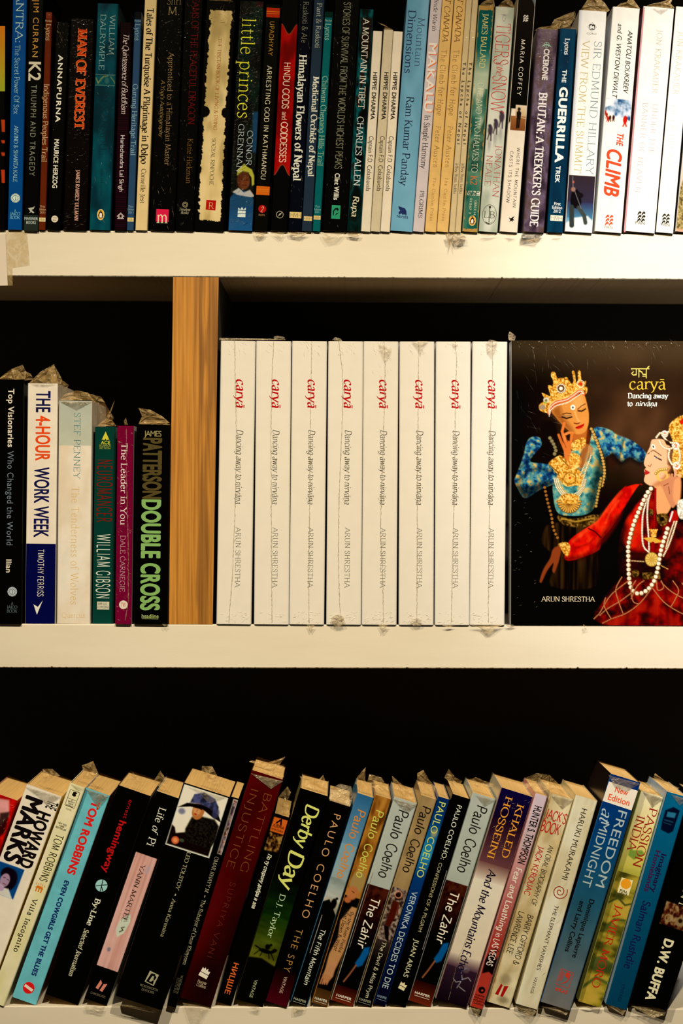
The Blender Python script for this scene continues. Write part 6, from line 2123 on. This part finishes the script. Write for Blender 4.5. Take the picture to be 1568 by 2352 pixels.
def pc(b, ink, y0, y1, u=.5, cap=19, f=0):
    """handwritten author name, as on several of these spines"""
    m = (y1 - y0)
    b.text('Paulo', 'hand', y0, y0 + m * .42, u, cap, ink, 'author_lettering', track=1)
    b.text('Coelho', 'hand', y0 + m * .50, y1, u, cap, ink, 'author_lettering', track=1)


def art(c):
    c.a[:] = (8, 8, 9)
    c.grad(0, 120, (42, 88, 130), (96, 130, 150)); c.grad(120, 300, (110, 140, 150), (176, 155, 120)); c.grad(250, 325, (170, 155, 125), (130, 115, 90))
    m = ((c.gy > 200) & (c.gy < 330))[..., None]; n = c.noise(30, 14, 5)[..., None]
    c.a[:] = np.where(m, c.a * (.8 + .35 * n), c.a)
    c.poly([(0, 262), (14, 252), (28, 270), (42, 288), (42, 326), (0, 326)], (8, 8, 9), 2)
    c.ell(26, 260, 7, 13, (12, 12, 12), 2); c.ell(30, 246, 3, 3, (12, 12, 12), 1.5)
    c.a[c.gy > 325] = (8, 8, 9)


b = B3(704.5, 2313, 858, 1833, 40, (60, 100, 130), 'blue-to-black paperback with orange handwriting and a crouching figure', painted=art)
pc(b, (196, 118, 45), 1861, 2017, .55, 19)
b.shape(.22, 2145, [rect(1.3, 92)], (150, 140, 120), 'rule')
b.text('The Fifth Mountain', 'hand', 2135, 2262, .55, 11, (205, 195, 150))
harper(b, 2297, (150, 145, 115))
b.film([(815, 1798), (822, 1782), (840, 1762), (838, 1790), (846, 1812), (826, 1812)], 14, .4)


def art(c):
    c.a[:] = (10, 8, 8)
    c.grad(0, 240, (120, 75, 24), (150, 95, 32))
    c.a[:] = np.where((c.gy < 240)[..., None], c.mottle([(80, 44, 14), (135, 84, 28), (168, 112, 44)], 16, 40, 6), c.a)
    c.ell(20, 205, 17, 26, (150, 118, 66), 5); c.ell(16, 232, 13, 16, (168, 100, 55), 4); c.ell(10, 250, 8, 7, (165, 90, 48), 3); c.line([(14, 228), (20, 230)], 1.5, (60, 30, 16))
    c.poly([(8, 300), (24, 262), (42, 262), (42, 330), (32, 400), (26, 430), (8, 430), (6, 380), (14, 340)], (172, 120, 72), 3)
    c.poly([(12, 400), (28, 392), (30, 428), (22, 446), (12, 448), (6, 430)], (176, 120, 78), 3)
    for k in range(4): c.line([(8 + k * 5, 430), (6 + k * 5, 452 - k)], 3.6, (170, 108, 66))
    c.grad(462, c.y1, (60, 40, 18), (90, 60, 28))


b = B3(751.5, 2313, 898, 1836, 38, (150, 98, 38), 'golden brown paperback with lime handwriting and an outstretched hand', painted=art)
pc(b, (185, 175, 70), 1862, 2016, .55, 18)
b.text('By the River Piedra', 'hand', 2095, 2188, .75, 8, (50, 36, 24))
b.text('I Sat Down & Wept', 'hand', 2090, 2184, .45, 8, (50, 36, 24))
harper(b, 2296, (205, 190, 150))
b.film([(842, 1800), (848, 1778), (876, 1786), (888, 1806), (896, 1830), (862, 1812)], 10, .45)


def zahir(c):
    c.a[:] = (8, 8, 9)
    c.grad(0, 209, (166, 162, 140), (160, 158, 136))
    P = c.mottle([(30, 12, 10), (56, 22, 14), (76, 32, 20)], 8, 10, 6)
    m = np.clip(1 - (c.gy - 209) / 150, 0, 1)[..., None] * (c.gy > 209)[..., None]
    c.a[:] = np.where(m > 0, P * m + np.array((8, 8, 9)) * (1 - m), c.a)
    c.poly([(38, 352), (50, 346), (52, 360), (46, 392), (36, 400), (28, 392), (34, 374)], (14, 78, 140), 3)
    c.line([(32, 396), (24, 420), (16, 440)], 3.5, (140, 82, 52), 2)
    c.grad(450, c.y1, (40, 14, 10), (100, 38, 20))


for i, (bx, tx, ty, lab) in enumerate([(811.5, 957.5, 1846, 'grey-green and dark brown paperback with black handwriting, behind golden brown one to its left'),
                                       (989.5, 1137.5, 1836, 'grey-green and dark brown paperback with black handwriting, left of the plum and ivory one')]):
    b = B3(bx, 2312, tx, ty, 55, (164, 160, 138), lab, painted=zahir)
    pc(b, (30, 30, 28), (1862, 1852)[i], (2016, 2004)[i], .55, 24)
    b.text('The Zahir', 'hand', (2064, 2050)[i], (2178, 2168)[i], .55, 20, (222, 205, 165))
    harper(b, (2290, 2284)[i], (225, 200, 160), 36)
    if i == 0:
        b.shape(.10, 2090, [rect(1.2, 180)], (120, 100, 90), 'rule')
        b.fold([(902, 1834), (957, 1848), (936, 1866), (918, 1852)], .45)
        b.film([(905, 1812), (900, 1782), (924, 1802), (950, 1820), (956, 1840), (930, 1832)], 8, .45)
    else:
        b.fold([(1092, 1826), (1136, 1838), (1112, 1852)], .45)
        b.film([(1078, 1790), (1092, 1785), (1110, 1793), (1134, 1800), (1130, 1815), (1090, 1806)], 14, .4)


def art(c):
    c.a[:] = (10, 9, 8)
    c.a[c.gy < 220] = (148, 118, 76)
    n = c.noise(20, 40, 3)[..., None]; c.a[:] = np.where((c.gy < 220)[..., None], c.a * (.85 + .3 * n), c.a)
    P = c.mottle([(34, 24, 22), (96, 76, 68), (150, 128, 110)], 5, 5, 8); m = ((c.gy > 220) & (c.gy < 345)); c.a[m] = P[m]
    c.ell(19, 238, 7, 9, (30, 14, 12), 2)
    for q in ring(9, 2, 16, 19, 234): c.poly(q, (205, 130, 90))
    c.poly([(12, 250), (26, 250), (27, 290), (22, 310), (10, 310), (11, 280)], (66, 22, 14), 2); c.line([(26, 254), (30, 280)], 3, (90, 40, 26), 1.5)
    c.poly([(8, 310), (20, 310), (30, 345), (20, 340)], (20, 12, 12), 2)
    c.grad(345, 400, (50, 40, 36), (12, 10, 9))


b = B3(853.5, 2313, 1002.5, 1837, 38, (148, 118, 76), 'tan paperback with black handwriting over a woman walking on cobbles', painted=art)
pc(b, (28, 24, 20), 1853, 2004, .55, 20)
b.text('The Devil & Miss Prym', 'hand', 2164, 2292, .55, 9, (190, 175, 130))
harper(b, 2298, (140, 135, 110), 28)
b.film([(958, 1800), (958, 1776), (972, 1768), (984, 1790), (1000, 1806), (996, 1826)], 12, .45)


def art(c):
    c.grad(0, c.y1, (12, 36, 86), (10, 14, 34))
    c.grad(60, 140, (14, 60, 120), (40, 130, 165)); c.grad(140, 190, (40, 120, 160), (14, 54, 115)); c.grad(0, 60, (10, 40, 92), (14, 62, 122)); c.grad(190, 300, (14, 54, 115), (14, 36, 90)); c.grad(300, c.y1, (14, 34, 84), (9, 12, 30))
    c.ell(16, 84, 7, 10, (180, 150, 90), 6, .7)


b = B3(884.5, 2312, 1032.5, 1837, 27.5, (14, 50, 110), 'bright to navy blue paperback with yellow capitals', painted=art, wrap=.4)
b.text('PAULO COELHO', 'sans', 1843, 2015, .5, 15.5, (190, 185, 85), 'author_lettering')
b.text('VERONIKA DECIDES TO DIE', 'sans', 2048, 2270, .5, 13.5, (175, 180, 180))
harper(b, 2290, (120, 130, 140), 22)

b = B3(931.5, 2313, 1080, 1836, 43, (9, 9, 9), 'black paperback with small pale lettering, between blue and grey-green ones')
b.text('PAULO COELHO:', 'sans', 1850, 1974, .55, 11, (205, 195, 160), 'author_lettering')
b.text('CONFESSIONS OF A PILGRIM', 'sans', 1982, 2140, .5, 8, (165, 150, 105))
b.text('JUAN ARIAS', 'sans', 2158, 2244, .5, 11, (200, 185, 130), 'author_lettering')
b.shape(.5, 2266, [rect(15, 7, 0, -4), [(-8, 1), (8, 1), (8, 8), (3, 6), (0, 11), (-3, 7), (-8, 9)]], (215, 190, 130), rot=-.2)
b.shape(.93, 2090, [rect(1.2, 190)], (130, 120, 115), 'rule')
b.film([(1036, 1800), (1020, 1786), (1030, 1766), (1046, 1786), (1062, 1794), (1046, 1812)], 10, .45)


def art(c):
    c.grad(0, 70, (18, 14, 62), (24, 14, 40)); c.grad(70, 175, (32, 16, 34), (96, 58, 62)); c.grad(175, 215, (110, 74, 70), (205, 180, 145)); c.grad(215, 395, (214, 192, 150), (206, 180, 138)); c.grad(395, 425, (200, 176, 140), (70, 46, 62)); c.grad(425, c.y1, (48, 30, 44), (22, 14, 22))
    for L in ([(40, 470), (46, 448), (38, 430), (48, 420)], [(46, 448), (58, 440), (66, 446)], [(46, 452), (34, 458), (26, 452)], [(44, 466), (60, 472)], [(38, 430), (30, 424)]): c.line(L, 1.3, (175, 165, 160))
    c.ell(48, 424, 8, 8, (110, 95, 105), 3, .5)


b = B3(1072, 2314, 1223.5, 1831, 76, (140, 100, 90), 'thick plum and ivory paperback with orange capitals and brush script', painted=art, wrap=.9, wear=.2, side=(190, 170, 130))
b.text('KHALED', 'serif', 1848, 1970, .72, 16, (215, 140, 45), 'author_lettering')
b.text('HOSSEINI', 'serif', 1830, 1972, .32, 16, (215, 140, 45), 'author_lettering')
b.text('And the Mountains Echoed', 'scriptb', 1998, 2252, .50, 19, (30, 24, 50))
b.seam([(.5, 1990), (.42, 2100), (.3, 2200), (.4, 2300)], 9, .8)
b.ridges(70, 1835, 1960, 51, .6, .6, (4, 14), h=.0007, op=.4)


def art(c):
    c.grad(0, 130, (196, 168, 160), (185, 150, 140)); c.grad(130, 340, (188, 140, 130), (150, 60, 52)); c.grad(340, c.y1, (150, 54, 44), (165, 50, 36))
    c.poly([(2, 400), (8, 372), (14, 388), (20, 366), (24, 392), (34, 374), (36, 410), (30, 430), (18, 424), (4, 432)], (20, 14, 14), 2)
    c.line([(6, 376), (18, 368), (32, 376)], 1.4, (30, 16, 14))


b = B3(1108, 2317, 1257, 1830, 36, (175, 110, 100), 'pinkish red paperback with bold black capitals above scratchy white lettering', painted=art, wrap=.4)
b.text('HUNTER S. THOMPSON', 'sansb', 1852, 1984, .55, 17, (25, 18, 20), 'author_lettering')
b.text('Fear and Loathing', 'handb', 1994, 2138, .5, 13.5, (222, 195, 185))
b.text('in LAS VEGAS', 'handb', 2144, 2218, .5, 14, (222, 190, 178))
b.shape(.5, 2274, [circ(8)], (22, 16, 16)); b.shape(.54, 2275, [circ(2.6)], (170, 50, 38))
for t, y, l in (('HARPER', 2287, 22), ('PERENNIAL', 2293, 25), ('MODERN', 2299, 24), ('CLASSICS', 2305, 24)):
    b.text(t, 'sansb', y, l, .5, 4.2, (28, 16, 16), 'publisher_lettering', 'flat')
b.film([(1206, 1812), (1202, 1788), (1232, 1776), (1262, 1780), (1258, 1812), (1240, 1820)], 12, .35)


def art(c):
    c.a[:] = c.mottle([(178, 148, 96), (196, 168, 116), (205, 180, 130)], 30, 70, 4)
    n = c.noise(5, 8, 6); e = np.clip((4 - c.gx + n * 5) / 4, 0, 1)[..., None] * .6
    c.a[:] = c.a * (1 - e) + np.array((140, 90, 45)) * e
    c.ell(26, c.y1 - 60, 12, 12, (120, 105, 80), 10, .5); c.ell(34, c.y1 - 14, 12, 8, (90, 78, 60), 8, .6)


b = B3(1170.5, 2314, 1316, 1837, 55, (196, 168, 116), 'worn beige paperback with red hand-drawn capitals', painted=art, wear=.8)
b.text("JACK'S", 'handb', 1875, 50, .52, 22, (165, 38, 30), rot='flat')
b.text('BOOK', 'handb', 1901, 44, .44, 24, (165, 38, 30), rot='flat')
b.text('JACK KEROUAC', 'handb', 1944, 2056, .30, 13, (165, 42, 34))
b.text('AN ORAL BIOGRAPHY OF', 'hand', 1942, 2080, .68, 11.5, (40, 34, 26))
b.text('BARRY GIFFORD &', 'hand', 2102, 2216, .70, 13, (35, 30, 24), 'author_lettering')
b.text('LAWRENCE LEE', 'hand', 2094, 2190, .30, 13, (35, 30, 24), 'author_lettering')
b.shape(.45, 2275, [[(-11, -13), (-7, 15), (-2, 12), (-3, -13)], [(2, -13), (2, 12), (11, 15), (8, -13)]], (150, 24, 22), rot=-.1)
b.fold([(1264, 1826), (1316, 1838), (1290, 1858)], .45)
b.film([(1258, 1820), (1262, 1796), (1262, 1780), (1282, 1800), (1312, 1832), (1290, 1828)], 10, .5, tint=(.6, .40, .16))


def art(c):
    c.a[:] = c.mottle([(196, 172, 124), (208, 186, 138), (216, 196, 150)], 24, 90, 4)


b = B3(1234, 2317, 1372, 1840, 55, (208, 186, 138), 'cream paperback with a red-brown spiral on its spine', painted=art, wrap=.9, side=(200, 170, 110))
b.text('HARUKI MURAKAMI', 'sans', 1858, 2020, .55, 13, (50, 42, 32), 'author_lettering')
sp = []
for k in range(56):
    a = k * .235; r1 = 2.2 + k * .30; t = 2.0
    a2 = a + .235; r2 = r1 + .30
    sp.append([(r1 * math.cos(a), r1 * math.sin(a)), (r2 * math.cos(a2), r2 * math.sin(a2)), ((r2 - t) * math.cos(a2), (r2 - t) * math.sin(a2)), ((r1 - t) * math.cos(a), (r1 - t) * math.sin(a))])
b.shape(.5, 2048, sp, (135, 40, 22), 'emblem')
b.text('THE ELEPHANT VANISHES', 'sans', 2080, 2228, .55, 9, (50, 42, 32))
b.text('VINTAGE', 'sans', 2244, 2282, .55, 7, (70, 60, 42), 'publisher_lettering')
b.ridges(110, 1845, 2300, 53, 1.2, .3, (8, 30), op=.3, u0=.5)


def art(c):
    c.grad(0, c.y1, (10, 46, 110), (100, 100, 104)); c.grad(0, 140, (10, 44, 112), (12, 58, 112)); c.grad(140, 300, (12, 58, 112), (36, 80, 104)); c.grad(300, c.y1, (36, 78, 102), (108, 102, 98))
    c.a[:] = c.a * (.92 + .16 * c.noise(30, 40, 4)[..., None])


b = B3(1309.5, 2319, 1470.5, 1798, 75, (30, 76, 122), 'tall blue-to-grey paperback with a white sticker and large silver-grey capitals', painted=art, side=(36, 28, 26), wrap=.3)
b.shape(.5, 1828, [rect(70, 47)], (228, 205, 170), 'sticker', rot=-.02)
b.text('New', 'sansb', 1817, 31, .50, 13, (215, 85, 50), 'sticker_lettering', 'flat')
b.text('Edition', 'sansb', 1837, 51, .50, 14, (215, 85, 50), 'sticker_lettering', 'flat')
b.text('at', 'script', 1860, 1892, .27, 26, (165, 175, 165))
b.text('FREEDOM', 'sans', 1863, 2037, .73, 21, (160, 165, 150))
b.text('MIDNIGHT', 'sans', 1890, 2036, .30, 20, (160, 165, 150))
b.text('Dominique Lapierre', 'sansb', 2066, 2200, .62, 11.5, (20, 22, 26), 'author_lettering')
b.text('and Larry Collins', 'sansb', 2070, 2186, .34, 11.5, (20, 22, 26), 'author_lettering')
b.shape(.52, 2246, [rect(30, 1.4, 0, 17), rect(30, 1.4, 0, -20), rect(1.4, 36, -15, -1), rect(1.4, 36, 15, -1)], (180, 60, 45), rot=-.05)
b.shape(.52, 2246, [circ(6.5, None, 4, 8)] + [rect(9, 1.2, -9, 12 - k * 2.6) for k in range(9)] + [[(8, 3), (11, 3), (6, -10), (-2, -15), (-8, -16), (-2, -13), (4, -8)]], (180, 60, 45), rot=-.05)
b.text('VIKAS', 'chunk', 2275, 31, .52, 8, (180, 62, 48), 'publisher_lettering', 'flat')
b.fold([(1397, 1780), (1470, 1800), (1438, 1818), (1410, 1806)], .35)


def art(c):
    c.grad(0, 120, (222, 196, 138), (205, 176, 90)); c.grad(120, 190, (205, 176, 90), (172, 156, 58))
    P = c.mottle([(58, 58, 22), (112, 98, 30), (152, 130, 40), (180, 144, 52)], 40, 22, 5)
    t = np.clip((c.gy - 175) / 90, 0, 1)[..., None]; c.a[:] = c.a * (1 - t) + P * t
    c.a[c.gy >= 190] = P[c.gy >= 190]
    c.poly([(12, 122), (22, 136), (42, 130), (50, 138), (30, 156), (14, 150)], (112, 130, 50), 3)
    c.poly([(0, 100), (14, 84), (30, 100), (20, 120), (4, 118)], (200, 150, 85), 7, .35)
    c.line([(0, 268), (20, 250), (40, 262), (54, 255)], 4, (60, 66, 30), 3); c.line([(8, 330), (26, 300), (50, 296)], 5, (70, 76, 34), 4); c.line([(0, 470), (24, 440), (54, 446)], 7, (80, 86, 36), 4)
    c.poly([(-2, 400), (24, 388), (54, 400), (54, 420), (20, 430), (-2, 420)], (58, 70, 34), 5, .8)


b = B3(1379, 2312, 1523, 1832, 54, (170, 160, 75), 'yellow-green paperback with a leafy landscape and red serif capitals', painted=art)
b.text('PASSION', 'serif', 1856, 1992, .74, 19, (140, 38, 26))
b.text('INDIA', 'serif', 1874, 1956, .32, 19, (140, 38, 26))
b.shape(.52, 2036, [rect(27, 36)], (225, 205, 130), rot=0); b.shape(.52, 2030, [circ(12)], (225, 140, 30))
b.text('FULL', 'chunk', 2046.5, 18, .52, 4.5, (50, 40, 20), 'publisher_lettering', 'flat'); b.text('CIRCLE', 'chunk', 2052, 20, .52, 4, (50, 40, 20), 'publisher_lettering', 'flat')
b.text('JAVIER MORO', 'serif', 2078, 2268, .52, 17, (175, 38, 22), 'author_lettering')
b.fold([(1476, 1818), (1522, 1834), (1497, 1854)], .6)
b.film([(1472, 1794), (1492, 1800), (1515, 1822), (1500, 1824), (1478, 1812)], 6, .45)


def art(c):
    c.grad(0, c.y1, (12, 88, 128), (10, 60, 92))
    c.poly([(8, 42), (24, 30), (40, 34), (38, 84), (30, 92), (10, 88), (8, 70)], (10, 20, 44), 2)
    c.poly([(14, 44), (34, 42), (33, 54), (14, 56)], (40, 100, 130), 2); c.line([(12, 64), (32, 64)], 2, (34, 80, 110)); c.line([(12, 70), (30, 71)], 1.2, (34, 80, 110))


b = B3(1439, 2317, 1580, 1832, 51, (10, 70, 104), 'bright blue paperback with navy lettering and a typewriter drawing', painted=art, side=(150, 160, 170))
b.text('Imaginary', 'sansb', 1962, 2050, .66, 12, (30, 24, 66))
b.text('Homelands', 'sansb', 1954, 2048, .36, 12, (60, 26, 70))
b.text('Salman Rushdie', 'handb', 2070, 2225, .50, 17, (22, 28, 78), 'author_lettering')
b.text('VINTAGE', 'sans', 2260, 2301, .55, 7.5, (16, 36, 70), 'publisher_lettering')
b.film([(1500, 1784), (1504, 1776), (1530, 1796), (1560, 1810), (1548, 1816), (1520, 1800)], 20, .4)
b.fold([(1540, 1824), (1579, 1836), (1560, 1850)], .4)


def art(c):
    c.a[:] = (8, 7, 6)
    c.poly([(8, 246), (84, 246), (84, 300), (8, 300)], c.mottle([(30, 14, 10), (70, 30, 20), (110, 70, 40), (150, 120, 80)], 7, 9, 5), 2)
    for q in ring(9, 2.5, 16, 24, 282): c.poly(q, (150, 125, 80))
    c.ell(52, 282, 11, 11, (130, 105, 70), 2); c.ell(52, 280, 5, 5, (40, 24, 16), 2)


b = B3(1531, 2319, 1682, 1860, 88, (8, 7, 6), 'thick black paperback with fat cream capitals, right end of the bottom shelf', painted=art, wear=.15)
b.text('THE JUDGMENT', 'serifl', 1850, 2085, .50, 15, (200, 182, 120))
b.text('D.W. BUFFA', 'chunk', 2158, 2298, .48, 21, (222, 202, 140), 'author_lettering')

tails(3, [([(194, 2311), (195, 2320), (236, 2329), (241, 2312)], .55), ([(262, 2306), (330, 2322), (371, 2331), (374, 2314)], .8),
          ([(419, 2303), (436, 2352), (455, 2352), (482, 2314)], .32), ([(570, 2312), (592, 2328), (597, 2312)], .5),
          ([(670, 2310), (672, 2328), (692, 2328), (702, 2312)], .5), ([(1078, 2315), (1095, 2336), (1108, 2314)], .6),
          ([(1180, 2308), (1190, 2318), (1215, 2342), (1230, 2326), (1235, 2316)], .55), ([(1242, 2312), (1300, 2332), (1312, 2316), (1280, 2314)], .95),
          ([(1330, 2312), (1374, 2322), (1382, 2312)], .9), ([(1390, 2306), (1430, 2332), (1440, 2316)], .6),
          ([(1448, 2310), (1500, 2338), (1525, 2332), (1534, 2318)], .7)], dy=-17, tint=(.50, .42, .26))
